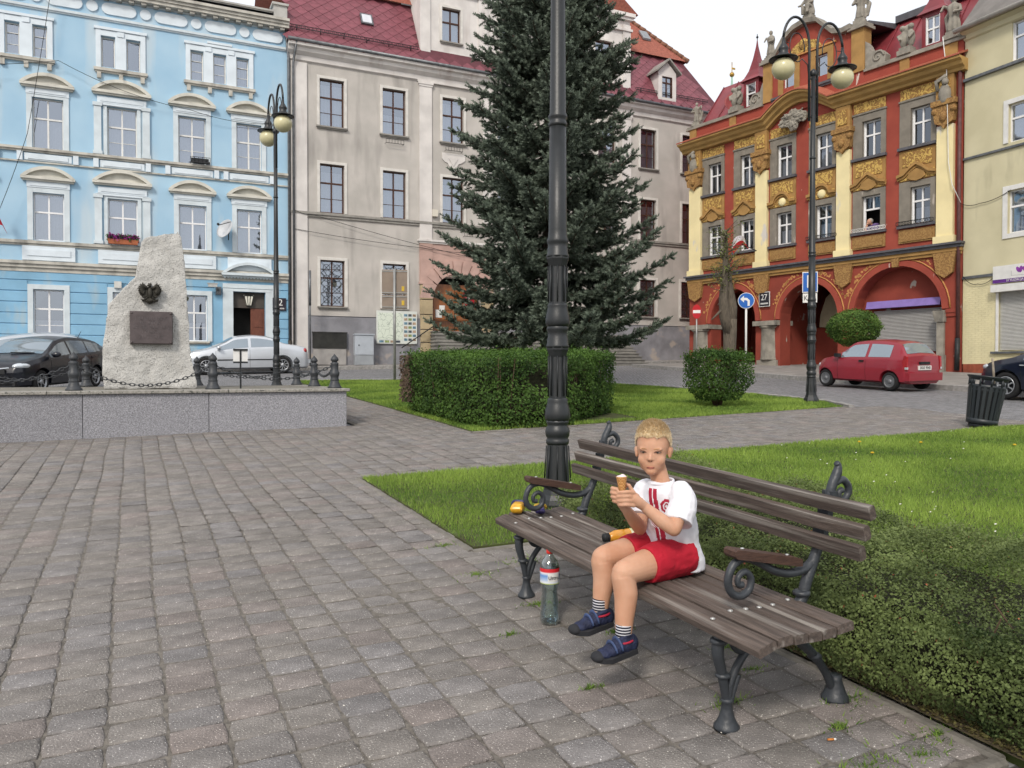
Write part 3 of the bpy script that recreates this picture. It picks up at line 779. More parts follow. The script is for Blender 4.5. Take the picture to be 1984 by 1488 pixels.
# ------------------------------------------------------------------ grey-pink town hall with burgundy mansard roof
def tube_row(mb, p0, p1, r, n=6): mb.tube([p0, p1], r, n)
def grey_house():
    zb = 1.75; XR = 25.0
    root = tag(empty('town_hall', (6.55, 37.9, zb)), 'grey plaster town hall with burgundy mansard roof behind the spruce', 'building')
    m_w = mat('grey_pink_plaster', 'bfbab4', .9, .12, .7, .25, bscale=14, col2='aeaaa4', streak=('86827e', (1.1, 1.1, .22), .55, .8))
    m_c = mat('grey_cement_plinth', '85858a', .92, .2, 1.2, .4, bscale=10, streak=('a59c94', (1, 1, 1.2), .58, .66))
    m_p = mat('pale_pilaster_plaster', 'd0ccc8', .85, .10, 1.2, .2, bscale=14, streak=('a0928c', (1.5, 1.5, .2), .6, .85))
    m_pk = mat('pink_rusticated_stone', 'b89a90', .9, .12, 1.5, .2); m_oc = mat('ochre_stone', 'a8987a', .9, .15, 1.5, .2)
    m_tr = mat('pale_window_casing', 'cfccc6', .8, .08, 3, .1); m_si = mat('sill_stone', '8d8a84', .85, .15, 4, .2)
    cols = [(1.48, 2.64), (4.53, 5.70), (7.63, 8.78), (10.7, 11.85), (13.8, 14.95), (16.8, 17.95), (19.62, 20.71), (22.55, 23.6)]
    H3 = [(a, b, 13.05, 15.28) for a, b in cols]; H2 = [(a, b, 8.98, 11.28) for a, b in cols]
    HG = [(a, b, 4.55, 6.74) for a, b in (cols[0], cols[1])] + [(19.6, 20.7, 4.6, 6.7), (22.5, 23.6, 4.6, 6.7)]
    portal = (7.09, 9.69, 3.5, 6.2)
    mb = MB(); wall_holes(mb, 0, XR, 4.09, 16.2, H3 + H2 + HG + [(7.09, 9.69, 4.09, 6.2)], .2); put(mb, 'wall', m_w, root, zb)
    mb = MB(); wall_holes(mb, 0, XR, 1.2, 4.09, [(7.09, 9.69, 3.5, 4.09)], .3, y=-.06); mb.box(0, 7.0, -.06, 0, 4.06, 4.1); mb.box(9.75, XR, -.06, 0, 4.06, 4.1)
    put(mb, 'plinth', m_c, root, zb)
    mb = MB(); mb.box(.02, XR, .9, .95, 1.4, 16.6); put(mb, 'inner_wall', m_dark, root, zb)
    mb = MB(); mb.box(.02, XR, .95, 14, 1.4, 16.6); mb.box(XR - .2, XR, 0, .95, 1.4, 16.2); put(mb, 'rear_block', m_w, root, zb)
    for i, (a, b, c, e) in enumerate(H3): window(root, zb, a, b, c, e, m_brownf, m_tr, .13, .05, tf=.62, low_bar=True, cur=.45 if i % 2 else .9, sill=m_si, sp=.14, sw=.16, fw=.06)
    for i, (a, b, c, e) in enumerate(H2): window(root, zb, a, b, c, e, m_brownf, m_tr, .13, .05, tf=.62, low_bar=True, cur=.85 if i != 1 else .99, sill=None, fw=.06)
    for i, (a, b, c, e) in enumerate(HG):
        w = window(root, zb, a, b, c, e, m_brownf, m_tr, .14, .05, tf=.62, low_bar=True, up_bar=True, cur=.97, sill=m_si, sp=.14, sw=.14, fw=.06)
        g = MB(); n = 4                               # wrought window grille
        for ix in range(2):
            for iz in range(n):
                x0 = a + .08 + ix * (b - a - .16) / 2; x1 = x0 + (b - a - .16) / 2; z0 = c + .08 + iz * (e - c - .16) / n; z1 = z0 + (e - c - .16) / n
                xm, zm = (x0 + x1)/2, (z0 + z1)/2
                g.tube([(x0, .1, z0), (x1, .1, z1)], .009, 4); g.tube([(x0, .1, z1), (x1, .1, z0)], .009, 4)
                g.tube([(xm + .16*math.cos(t), .1, zm + .16*math.sin(t)) for t in np.linspace(0, 6.28, 9)], .009, 4)
        g.build('grille', m_iron, w)
    # pilasters, string course, cornice
    for a, b, z0, z1, m in ((.15, .88, 1.9, 15.85, m_p), (6.4, 7.05, 7.95, 15.75, m_p), (9.85, 10.4, 9.1, 15.75, m_p), (15.4, 16., 9.1, 15.75, m_p), (18.35, 18.95, 4.1, 15.75, m_p), (24.3, 24.95, 4.1, 15.85, m_p)):
        mb = MB(); mb.box(a, b, -.09, 0, z0, z1)
        if a > 1: mb.box(a - .07, b + .07, -.15, 0, z1, z1 + .1); mb.box(a - .03, b + .03, -.12, 0, z1 - .1, z1)
        put(mb, 'pilaster', m, root, zb)
    mb = MB(); mb.box(0, XR, -.12, 0, 8.84, 8.95); mb.box(0, XR, -.07, 0, 8.72, 8.84); put(mb, 'string_course', m_si, root, zb)
    mb = MB(); mb.box(6.3, 19.0, -.12, 0, 15.86, 15.98); put(mb, 'architrave', m_p, root, zb)
    mb = MB(); mb.prism([(0, 15.9), (-.1, 15.95), (-.12, 16.15), (-.3, 16.3), (-.34, 16.45), (-.48, 16.5), (-.5, 16.62), (0, 16.62)], 0, XR + .3, axis='x'); put(mb, 'cornice', m_p, root, zb)
    mb = MB(); mb.tube([(-.05, -.52, 16.72), (XR + .4, -.52, 16.62)], .085, 8)
    for k in range(30): mb.tube([(.4 + k * .85, -.62, 16.72), (.4 + k * .85, -.3, 16.82)], .014, 4)
    put(mb, 'gutter', m_zinc, root, zb)
    mb = MB()
    for x0 in (4.75, 7.8, 10.9):
        pass
    for k, (x0, z0) in enumerate(((5.1, 12.6), (8.2, 12.6), (9.2, 8.35))):     # little iron flower racks
        mb = MB(); mb.tube([(x0 - .45, -.2, z0), (x0 + .45, -.2, z0)], .015, 5); mb.tube([(x0 - .45, -.2, z0 + .2), (x0 + .45, -.2, z0 + .2)], .012, 5)
        for j in range(7): mb.tube([(x0 - .45 + .15*j, -.2, z0), (x0 - .45 + .15*j, -.2, z0 + .2)], .01, 4)
        mb.tube([(x0 - .45, -.2, z0), (x0 - .45, 0, z0)], .012, 4); mb.tube([(x0 + .45, -.2, z0), (x0 + .45, 0, z0)], .012, 4)
        put(mb, 'flower_rack', m_iron, root, zb)
    mb = MB(); pts = [(7.6, 12.2), (7.75, 12.05), (7.9, 12.0), (8.05, 11.75), (8.2, 11.65), (8.35, 11.75), (8.5, 12.0), (8.65, 12.05), (8.85, 12.2), (8.85, 12.5), (7.6, 12.5)]
    mb.prism(pts, -.05, 0); mb.prism([(7.95, 12.25), (8.2, 11.85), (8.45, 12.25), (8.2, 12.42)], -.08, 0); put(mb, 'stucco_shield', m_p, root, zb)
    # portal
    mb = MB(); zc, xc = 5.1, 8.39; r0, r1 = 1.3, 2.0
    mb.box(6.4, 7.06, -.14, 0, 5.9, 7.95); mb.box(6.36, 7.1, -.17, 0, 5.82, 5.92); mb.box(7.06, 10.4, -.1, 0, 6.25, 7.95)
    put(mb, 'portal_wall', m_pk, root, zb)
    mb = MB(); mb.box(6.3, 10.5, -.22, 0, 7.95, 8.05); mb.box(6.36, 10.44, -.16, 0, 7.86, 7.95); put(mb, 'portal_cornice', m_p, root, zb)
    mb = MB()
    for k in range(11):
        a0, a1 = math.pi * k / 11 + .02, math.pi * (k + 1) / 11 - .02
        mb.prism(arc(xc, zc + .0, 1.98, a0, a1, 3) + arc(xc, zc, 1.3, a1, a0, 3), -.16, -.0)
    put(mb, 'arch_stone', m_pk, root, zb)
    for z0, z1 in ((2.0, 2.9), (2.92, 3.55), (3.57, 4.3), (4.32, 5.05), (5.07, 5.8)):
        for a, b in ((6.42, 7.06), (9.75, 10.4)):
            mb = MB(); mb.cbox(a, b, -.15, 0, z0, z1 - .02, .015); put(mb, 'stone_block', m_oc, root, zb)
    mw = mat('varnished_oak', '8a5226', .4, .25, 5, .1, stretch=(8, 8, .7), coat=.3)
    mb = MB(); mb.box(7.1, 8.38, .3, .36, 3.5, 5.9)
    for z0, z1 in ((3.65, 4.5), (4.6, 5.7)): mb.box(7.25, 8.25, .27, .3, z0, z1)
    dd = put(mb, 'door', mw, root, zb)
    mb = MB(); mb.box(8.41, 9.68, .3, .36, 3.5, 5.9); mb.box(8.55, 9.5, .27, .3, 3.65, 4.5); mb.box(8.55, 9.5, .27, .3, 4.6, 5.7); put(mb, 'door', mw, root, zb)
    for (x, z, w, h) in ((7.55, 4.6, .3, .22), (7.35, 4.2, .34, .4)):
        mb = MB(); mb.box(x, x + w, .255, .265, z, z + h); mb.build('paper_notice', m_white, dd)
    # stairs
    m_s = mat('stair_stone', '7d7b76', .85, .15, 2, .3, rand=.2)
    for k in range(10):
        zt_ = 1.75 + .172 * (k + 1); mb = MB(); mb.box(6.95, 18.15, -2.86 + .27 * k, -.1, zt_ - (.6 if k == 0 else .19), zt_ - .045); mb.box(6.9, 18.2, -2.9 + .27 * k, -.1, zt_ - .045, zt_); put(mb, 'step', m_s, root, zb)
    mb = MB(); mb.tube([(5.4, -.25, 2.62), (7.0, -.6, 3.75)], .03, 6); mb.tube([(6.4, -.25, 3.3), (6.4, -.06, 3.2)], .02, 5); put(mb, 'handrail', m_iron, root, zb)
    # mansard roof
    m_r = mat('burgundy_sheet_roof', '7b454e', .5, .14, 3, .05, rand=.12, spec=.4)
    m_rb = mat('burgundy_seam', '5c2f37', .6, .15, 3)
    ZE, ZBk, YB = 16.72, 20.2, 1.45
    mb = MB(); mb.quad((0, -.45, ZE), (XR + .3, -.45, ZE), (XR - 1.4, YB, ZBk), (0, YB, ZBk)); mb.quad((XR + .3, -.45, ZE), (XR + .3, 14, ZE), (XR - 1.4, 12.5, ZBk), (XR - 1.4, YB, ZBk))
    roof = put(mb, 'roof', m_rb, root, zb)
    e1 = Vector((0, YB + .45, ZBk - ZE)); Ls = e1.length; e1.normalize(); nrm = Vector((0, -e1.z, e1.y))
    hw, hh = .34, .31; me = bpy.data.meshes.new('roof_panel')
    c = [Vector((-hw + .012, 0, 0)), e1 * (-hh + .012), Vector((hw - .012, 0, 0)), e1 * (hh - .012)]
    me.from_pydata([p + nrm * .006 for p in c] + [p + nrm * .022 for p in c], [], [(4,5,6,7), (0,1,5,4), (1,2,6,5), (2,3,7,6), (3,0,4,7)]); me.materials.append(m_r); me.update()
    cnt = 0
    for r_ in range(12):
        for k in range(40):
            x = k * 2 * hw + (hw if r_ % 2 else 0) + .05; v = r_ * hh + .15
            if v > Ls - .1 or x > XR - .45 * v - .2: continue
            if 6.2 < x < 18.9 and not (v < .55): continue
            if 6.2 < x < 18.9 and v > .2: continue
            if cnt >= 300: continue
            o = link('roof_panel', me, roof, Vector((x, -.45, ZE)) + e1 * v); cnt += 1
    # snow guard
    for x0, x1 in ((.1, 6.3), (19.2, 24.2)):
        mb = MB()
        for v in (.62, .80):
            p = Vector((0, -.45, ZE)) + e1 * v + nrm * .14; mb.tube([(x0, p.y, p.z), (x1, p.y, p.z)], .018, 5)
        x = x0
        while x < x1:
            p = Vector((x, -.45, ZE)) + e1 * .71 + nrm * .14
            mb.tube([p + Vector((.07*math.cos(t), 0, .08*math.sin(t))) for t in np.linspace(0, 6.28, 7)], .012, 4)
            x += .19
        x = x0 + .3
        while x < x1:
            q = Vector((x, -.45, ZE)) + e1 * .55; mb.tube([q, q + nrm * .16 + e1 * .2], .02, 4); x += 1.1
        put(mb, 'snow_guard', m_iron, root, zb)
    mb = MB(); p = Vector((3.9, -.45, ZE)) + e1 * 2.2
    mb.hexa([p + Vector((sx*.3, 0, 0)) + e1 * sv * .35 + nrm * h for h in (0, .12) for sx, sv in ((-1,-1),(1,-1),(1,1),(-1,1))]); mb.build('skylight_frame', m_zinc, roof)
    mb = MB(); mb.hexa([p + Vector((sx*.23, 0, 0)) + e1 * sv * .27 + nrm * h for h in (.115, .13) for sx, sv in ((-1,-1),(1,-1),(1,1),(-1,1))]); mb.build('skylight_pane', mat('skylight_glass', 'c9ccd2', .15, .05, 4), roof)
    # upper tiled roof, hipped to the right
    m_tl = mat('orange_clay_tiles', '96594a', .8, .2, 8, 0., stretch=(1, 1, 1))
    nt = m_tl.node_tree; N = nt.nodes; b_ = N['Principled BSDF']; wv = N.new('ShaderNodeTexWave'); wv.bands_direction = 'Z'; wv.inputs['Scale'].default_value = 1.3; wv.inputs['Distortion'].default_value = .6; wv.wave_profile = 'SAW'
    tc = N.new('ShaderNodeTexCoord'); nt.links.new(tc.outputs['Object'], wv.inputs['Vector']); bp = N.new('ShaderNodeBump'); bp.inputs['Distance'].default_value = .08; bp.inputs['Strength'].default_value = 1
    nt.links.new(wv.outputs['Fac'], bp.inputs['Height']); nt.links.new(bp.outputs[0], b_.inputs['Normal'])
    RZ, RY = 27.2, 7.0; xe = XR - 1.1; rx = xe - 6.2
    mb = MB(); mb.quad((-.0, YB - .25, ZBk - .05), (xe, YB - .25, ZBk - .05), (rx, RY, RZ), (-.0, RY, RZ)); mb.add([(xe, YB - .25, ZBk - .05), (xe, 12.7, ZBk - .05), (rx, RY, RZ)], [(0, 1, 2)]); mb.quad((xe, 12.7, ZBk - .05), (0, 12.7, ZBk - .05), (0, RY, RZ), (rx, RY, RZ))
    put(mb, 'upper_roof', m_tl, root, zb)
    mb = MB()                                               # hip ridge tiles
    for k in range(26):
        a = Vector((xe, YB - .25, ZBk - .02)).lerp(Vector((rx, RY, RZ)), k / 26); b2 = Vector((xe, YB - .25, ZBk - .02)).lerp(Vector((rx, RY, RZ)), (k + 1.15) / 26)
        mb.tube([a, b2], [.16, .12], 6)
    put(mb, 'ridge_tiles', mat('ridge_tile', '7c5a48', .85, .3, 5), root, zb)
    mb = MB(); mb.hexa([(21.6 + sx*.28, 2.45 + sy*.25 - .05*h, 21.75 + sy*.32 + h*.1) for h in (0, 1) for sx, sy in ((-1,-1),(1,-1),(1,1),(-1,1))]); put(mb, 'skylight', mat('skylight_metal', '8f9496', .3, .1, 3, metal=.5), root, zb)
    # wall dormer (gabled middle bay)
    hd = [(7.62, 8.62, 18.1, 19.8), (10.8, 11.9, 18.1, 19.8), (14.0, 15.1, 18.1, 19.8), (16.6, 17.7, 18.1, 19.8)]
    mb = MB(); wall_holes(mb, 6.44, 18.9, 16.9, 21.3, hd, .2, y=.0); mb.quad((6.44, 0, 16.9), (6.44, 3, 16.9), (6.44, 3, 21.3), (6.44, 0, 21.3)); mb.quad((18.9, 3, 16.9), (18.9, 0, 16.9), (18.9, 0, 21.3), (18.9, 3, 21.3)); mb.box(6.5, 18.8, .85, .9, 17.0, 21.2)
    put(mb, 'gable_wall', m_p, root, zb)
    for h in hd: window(root, zb, *h, m_brownf, m_tr, .12, .05, tf=.6, cur=.5, sill=m_si, sp=.12, sw=.12, fw=.055)
    for a, b in ((6.44, 6.98), (9.6, 10.1), (12.6, 13.1), (18.4, 18.9)):
        mb = MB(); mb.box(a, b, -.08, 0, 17.2, 20.9); put(mb, 'gable_pilaster', m_p, root, zb)
    mb = MB(); mb.box(6.2, 19.1, -.3, .05, 21.3, 21.5); mb.box(6.3, 19.0, -.2, .02, 21.15, 21.3); mb.box(6.3, 19.0, -.15, .02, 20.55, 20.68); put(mb, 'gable_cornice', m_p, root, zb)
    mb = MB(); mb.prism([(6.0, 21.5), (19.3, 21.5), (12.7, 26.5)], -.25, 7.); put(mb, 'gable_roof', m_tl, root, zb)
    mb = MB(); p0 = Vector((6.6, -.42, 16.82)); mb.quad((6.4, -.42, 16.76), (18.95, -.42, 16.76), (18.95, .0, 17.2), (6.4, .0, 17.2)); put(mb, 'skirt_roof', m_r, root, zb)
    # small roof dormer on the right
    dx = 21.25
    mb = MB(); wall_holes(mb, dx - .62, dx + .62, 16.95, 18.6, [(dx - .36, dx + .36, 17.15, 18.35)], .12, y=-.32); mb.add([(dx - .62, -.32, 18.6), (dx + .62, -.32, 18.6), (dx, -.32, 19.2)], [(0, 1, 2)])
    mb.quad((dx - .62, -.32, 16.95), (dx - .62, 1., 16.95), (dx - .62, 1., 18.6), (dx - .62, -.32, 18.6)); mb.quad((dx + .62, 1., 16.95), (dx + .62, -.32, 16.95), (dx + .62, -.32, 18.6), (dx + .62, 1., 18.6)); mb.box(dx - .5, dx + .5, .2, .22, 17.0, 18.5)
    put(mb, 'roof_dormer', m_p, root, zb)
    w = window(root, zb, dx - .36, dx + .36, 17.15, 18.35, m_brownf, None, rec=-.24, tf=.72, cur=.5, fw=.045)
    mb = MB(); mb.hexa([(dx - .85, -.55, 18.5), (dx, -.55, 19.25), (dx, 1.3, 19.25), (dx - .85, 1.3, 18.5), (dx - .85, -.55, 18.6), (dx, -.55, 19.36), (dx, 1.3, 19.36), (dx - .85, 1.3, 18.6)]); mb.hexa([(dx, -.55, 19.25), (dx + .85, -.55, 18.5), (dx + .85, 1.3, 18.5), (dx, 1.3, 19.25), (dx, -.55, 19.36), (dx + .85, -.55, 18.6), (dx + .85, 1.3, 18.6), (dx, 1.3, 19.36)])
    put(mb, 'dormer_roof', m_si, root, zb)
    mb = MB(); mb.tube([(.35, -.5, 16.7), (.3, -.3, 16.2), (.24, -.16, 15.7), (.24, -.16, 1.9)], .055, 8); put(mb, 'drainpipe', m_zinc, root, zb)
    return root
grey = grey_house()
def at_grey(x, y, z): return (6.55 + x, 37.9 + y, z)
# map board, dark notice cupboard, utility cabinet, red plaque
bd = tag(empty('town_map_board', at_grey(5.19, -.12, 2.82)), 'white town map board with photos on the grey wall, behind the brown sign backs', 'map board')
m_map = mat('printed_map', 'd5dccf', .5, .05, 3)
nt = m_map.node_tree; N = nt.nodes; vo = N.new('ShaderNodeTexVoronoi'); vo.feature = 'DISTANCE_TO_EDGE'; vo.inputs['Scale'].default_value = 5.5; tc = N.new('ShaderNodeTexCoord'); nz = N.new('ShaderNodeTexNoise'); nz.inputs['Scale'].default_value = 3
ad = N.new('ShaderNodeMix'); ad.data_type = 'VECTOR'; ad.inputs['Factor'].default_value = .3
nt.links.new(tc.outputs['Object'], nz.inputs['Vector']); nt.links.new(tc.outputs['Object'], ad.inputs['A']); nt.links.new(nz.outputs['Color'], ad.inputs['B']); nt.links.new(ad.outputs['Result'], vo.inputs['Vector'])
cr = N.new('ShaderNodeValToRGB'); cr.color_ramp.elements[0].color = (.25, .3, .25, 1); cr.color_ramp.elements[1].color = (.64, .7, .6, 1); cr.color_ramp.elements[1].position = .045
nt.links.new(vo.outputs['Distance'], cr.inputs[0]); nt.links.new(cr.outputs[0], N['Principled BSDF'].inputs['Base Color'])
mb = MB(); mb.box(-1.03, 1.03, -.04, .04, 0, 1.61); mb.build('board', mat('board_white', 'cfd3cd', .5, .04, 3), bd)
mb = MB(); mb.box(-.97, .3, -.048, -.041, .2, 1.5); mb.build('map_print', m_map, bd)
pal = [mat('photo_a', '5f7f8f', .5, .4, 12), mat('photo_b', '7d8a55', .5, .4, 12), mat('photo_c', 'a08a74', .5, .4, 12), mat('photo_d', '4d545c', .5, .4, 12)]
for i in range(3):
    for j in range(7):
        mb = MB(); mb.box(.36 + i*.22, .53 + i*.22, -.047, -.041, .15 + j*.2, .27 + j*.2); mb.build('photo_print', pal[(i*3 + j*2) % 4], bd)
for i in range(4): mb = MB(); mb.box(-.9 + i*.28, -.68 + i*.28, -.047, -.041, .05, .16); mb.build('photo_print', pal[i], bd)
cb = tag(empty('notice_cupboard', at_grey(1.89, -.1, 1.78)), 'wide black notice cupboard on the plinth of the grey town hall', 'cupboard')
mb = MB(); mb.box(-.8, .8, -.1, .05, .78, 1.5); mb.box(-.83, .83, -.12, .05, 1.5, 1.55); mb.build('cupboard_door', mat('black_board', '2a2a27', .5, .4, 3), cb)
mb = MB(); mb.box(-.78, .78, -.06, .05, 0, .77); mb.build('plaster_base', mat('pale_plaster_base', '9b9895', .9, .1, 3), cb)
uc = tag(empty('utility_cabinet', at_grey(3.45, -.45, 1.76)), 'light grey utility cabinet standing against the town hall plinth', 'cabinet')
mgc = mat('cabinet_grey', 'a9b0b8', .5, .06, 3)
mb = MB(); mb.cbox(-.45, .45, -.16, .2, .48, 1.44, .02); mb.box(-.48, .48, -.2, .22, 1.44, 1.5); mb.build('cabinet_door', mgc, uc)
mb = MB(); mb.cbox(-.45, .45, -.15, .2, 0, .47, .02); mb.build('cabinet_base', mat('cabinet_base_grey', '93989d', .6, .06, 3), uc)
mb = MB(); mb.prism(arc(-.28, .95, .035, 0, 6.28, 8)[:-1], -.175, -.16); mb.build('lock', m_iron, uc)
rp = tag(empty('office_plaque', at_grey(8.95, -.25, 5.2)), 'red office plaque with white eagle beside the town hall door', 'plaque')
m_rp = mat('plaque_red', 'a31f2b', .4, .06, 3)
mb = MB(); mb.box(-.3, .3, -.03, .03, -.4, .4); mb.build('plaque_plate', m_rp, rp)
def eagle_parts(s):
    """simple displayed eagle outline (x,z) about the origin, height about 2*s"""
    P = []
    half = [(0, .95), (.12, .98), (.17, .85), (.1, .72), (.16, .55), (.35, .6), (.45, .85), (.62, .92), (.78, .8), (.92, .62), (.98, .4), (.97, .12), (.86, -.12), (.7, -.32), (.5, -.42), (.3, -.3), (.25, -.45), (.5, -.62), (.72, -.58), (.7, -.75), (.45, -.78), (.22, -.68), (.3, -.85), (.15, -.98), (0, -1.05)]
    P = [(x*s, z*s) for x, z in half] + [(-x*s, z*s) for x, z in half[-2:0:-1]]
    return P
mb = MB(); mb.prism(eagle_parts(.17), -.036, -.03); e_ = mb.build('eagle', m_white, rp); e_.location.z = .12
mb = MB(); mb.box(-.22, .22, -.036, -.03, -.22, -.18); mb.box(-.18, .18, -.036, -.03, -.3, -.27); mb.build('lettering', m_white, rp)
wire('wall_cable', [at_grey(.2, -.12, 9.0), at_grey(1.2, -.12, 8.8), at_grey(9.5, -.3, 7.2)], .012, m_iron, 'cable slanting down across the grey town hall front', sag=.08)
wire('wall_cable', [at_grey(.2, -.12, 8.1), at_grey(6.5, -.2, 7.6), at_grey(9.5, -.3, 7.5)], .012, m_iron, 'nearly level cable across the grey town hall front', sag=.06)
mb = MB(); mb.tube([(0, 0, 0), (0, 0, 4.4)], .04, 8); mb.tube([(0, 0, 2.8), (0, 0, 4.4)], .055, 8)
tag(mb.build('grey_pole', m_zinc, loc=(7.35, 36.9, gz(7.35, 36.9) + .12)), 'thin grey pole by the corner between blue and grey houses', 'pole')
mb = MB(); mb.box(-.14, .14, -.12, .05, -.17, .17); tag(mb.build('wall_box', mat('wall_box_cream', 'cfc9bb', .6, .05, 3), loc=at_grey(7.2, -.05, 9.4)), 'small cream box on the grey wall beside the spruce', 'box')
# ------------------------------------------------------------------ red and ochre baroque town house with arcade
m_stone = mat('grey_sandstone', '8a857b', .92, .2, 3, .5, bscale=14, streak=('55534f', (2, 2, .8), .6, .8))
def statue(name, loc, rotz, label, pose=0, s=1.):
    t = tag(empty(name, loc, rotz), label, 'statue')
    mb = MB(); mb.box(-.24*s, .24*s, -.24*s, .24*s, 0, .16*s); mb.box(-.19*s, .19*s, -.19*s, .19*s, .16*s, .26*s); mb.build('pedestal', m_stone, t)
    mb = MB(); z = .26 * s
    if pose in (0, 1):                    # draped standing figure
        prof = [(.19, 0), (.21, .05), (.18, .3), (.15, .48), (.17, .62), (.2, .78), (.17, .9), (.08, .96), (.06, 1.0)]
        mb.lathe([(r_*s, z + zz*s) for r_, zz in prof], 14, (0, 0, 0), sq=lambda a: 1 + .12 * math.sin(5*a) + .06*math.sin(9*a))
        mb.ball((.02*s, -.03*s, z + 1.1*s), (.09*s, .1*s, .12*s), 10, 8)
        sd = 1 if pose == 0 else -1
        mb.tube([(sd*.17*s, 0, z + .85*s), (sd*.28*s, -.1*s, z + .62*s), (sd*.08*s, -.24*s, z + .6*s)], [.07*s, .06*s, .05*s], 7)
        mb.tube([(-sd*.17*s, 0, z + .85*s), (-sd*.32*s, -.06*s, z + .95*s), (-sd*.36*s, -.16*s, z + .75*s)], [.07*s, .06*s, .04*s], 7)
        mb.tube([(-sd*.1*s, .1*s, z + .9*s), (-sd*.3*s, .14*s, z + .6*s), (-sd*.22*s, .1*s, z + .1*s)], [.06*s, .1*s, .08*s], 7)
    elif pose == 2:                       # seated figure
        mb.lathe([(r_*s, z + zz*s) for r_, zz in [(.22, 0), (.24, .15), (.2, .34), (.17, .5), (.19, .7), (.15, .82), (.06, .88)]], 14, (0, 0, 0), sq=lambda a: 1 + .1*math.sin(4*a))
        mb.tube([(.1*s, 0, z + .32*s), (.14*s, -.3*s, z + .34*s), (.13*s, -.32*s, z + .02*s)], [.11*s, .09*s, .07*s], 7); mb.tube([(-.1*s, 0, z + .32*s), (-.1*s, -.3*s, z + .32*s), (-.12*s, -.28*s, z)], [.11*s, .09*s, .07*s], 7)
        mb.ball((-.05*s, -.05*s, z + .98*s), (.09*s, .1*s, .12*s), 10, 8); mb.tube([(-.17*s, 0, z + .74*s), (-.3*s, -.12*s, z + .5*s), (-.34*s, -.3*s, z + .42*s)], [.07*s, .06*s, .04*s], 7); mb.tube([(.17*s, 0, z + .74*s), (.24*s, -.1*s, z + .5*s), (.1*s, -.24*s, z + .45*s)], [.07*s, .06*s, .04*s], 7)
    else:                                 # pair of putti with vase
        for dx in (-.12, .13): mb.ball((dx*s, 0, z + .3*s), (.14*s, .14*s, .3*s), 10, 8); mb.ball((dx*1.2*s, -.04*s, z + .68*s), .1*s, 10, 8); mb.tube([(dx*s, 0, z + .5*s), (dx*2.2*s, -.12*s, z + .42*s), (dx*1.2*s, -.2*s, z + .25*s)], [.06*s, .05*s, .05*s], 6)
        mb.ball((0, .05*s, z + .62*s), (.13*s, .13*s, .18*s), 10, 8)
    o = mb.build('figure', m_stone, t)
    rm = o.modifiers.new('remesh', 'REMESH'); rm.mode = 'VOXEL'; rm.voxel_size = .025 * s; sm = o.modifiers.new('smooth', 'SMOOTH'); sm.iterations = 3
    return t
RLx, RLy = 26.6, 33.95; RANG = math.atan2(20.1 - 33.95, 28.68 - 26.6)
def at_red(s, y, z):
    return (RLx + s*math.cos(RANG) - y*math.sin(RANG), RLy + s*math.sin(RANG) + y*math.cos(RANG), z)
def relief_mat(name, c0, c1, sc_=9.):
    m = mat(name, c0, .85, .1, 3)
    nt = m.node_tree; N = nt.nodes; b = N['Principled BSDF']; tc = N.new('ShaderNodeTexCoord')
    n1 = N.new('ShaderNodeTexNoise'); n1.inputs['Scale'].default_value = sc_ * .55; n1.inputs['Detail'].default_value = 1.5; n1.inputs['Distortion'].default_value = 2.2
    nt.links.new(tc.outputs['Object'], n1.inputs['Vector'])
    cr = N.new('ShaderNodeValToRGB'); e = cr.color_ramp.elements; e[0].position, e[1].position = .47, .53; e[0].color = (*lin(c0), 1); e[1].color = (*lin(c1), 1)
    nt.links.new(n1.outputs['Fac'], cr.inputs[0]); nt.links.new(cr.outputs[0], b.inputs['Base Color'])
    bp = N.new('ShaderNodeBump'); bp.inputs['Strength'].default_value = 1; bp.inputs['Distance'].default_value = .06; nt.links.new(cr.outputs[0], bp.inputs['Height']); nt.links.new(bp.outputs[0], b.inputs['Normal'])
    return m
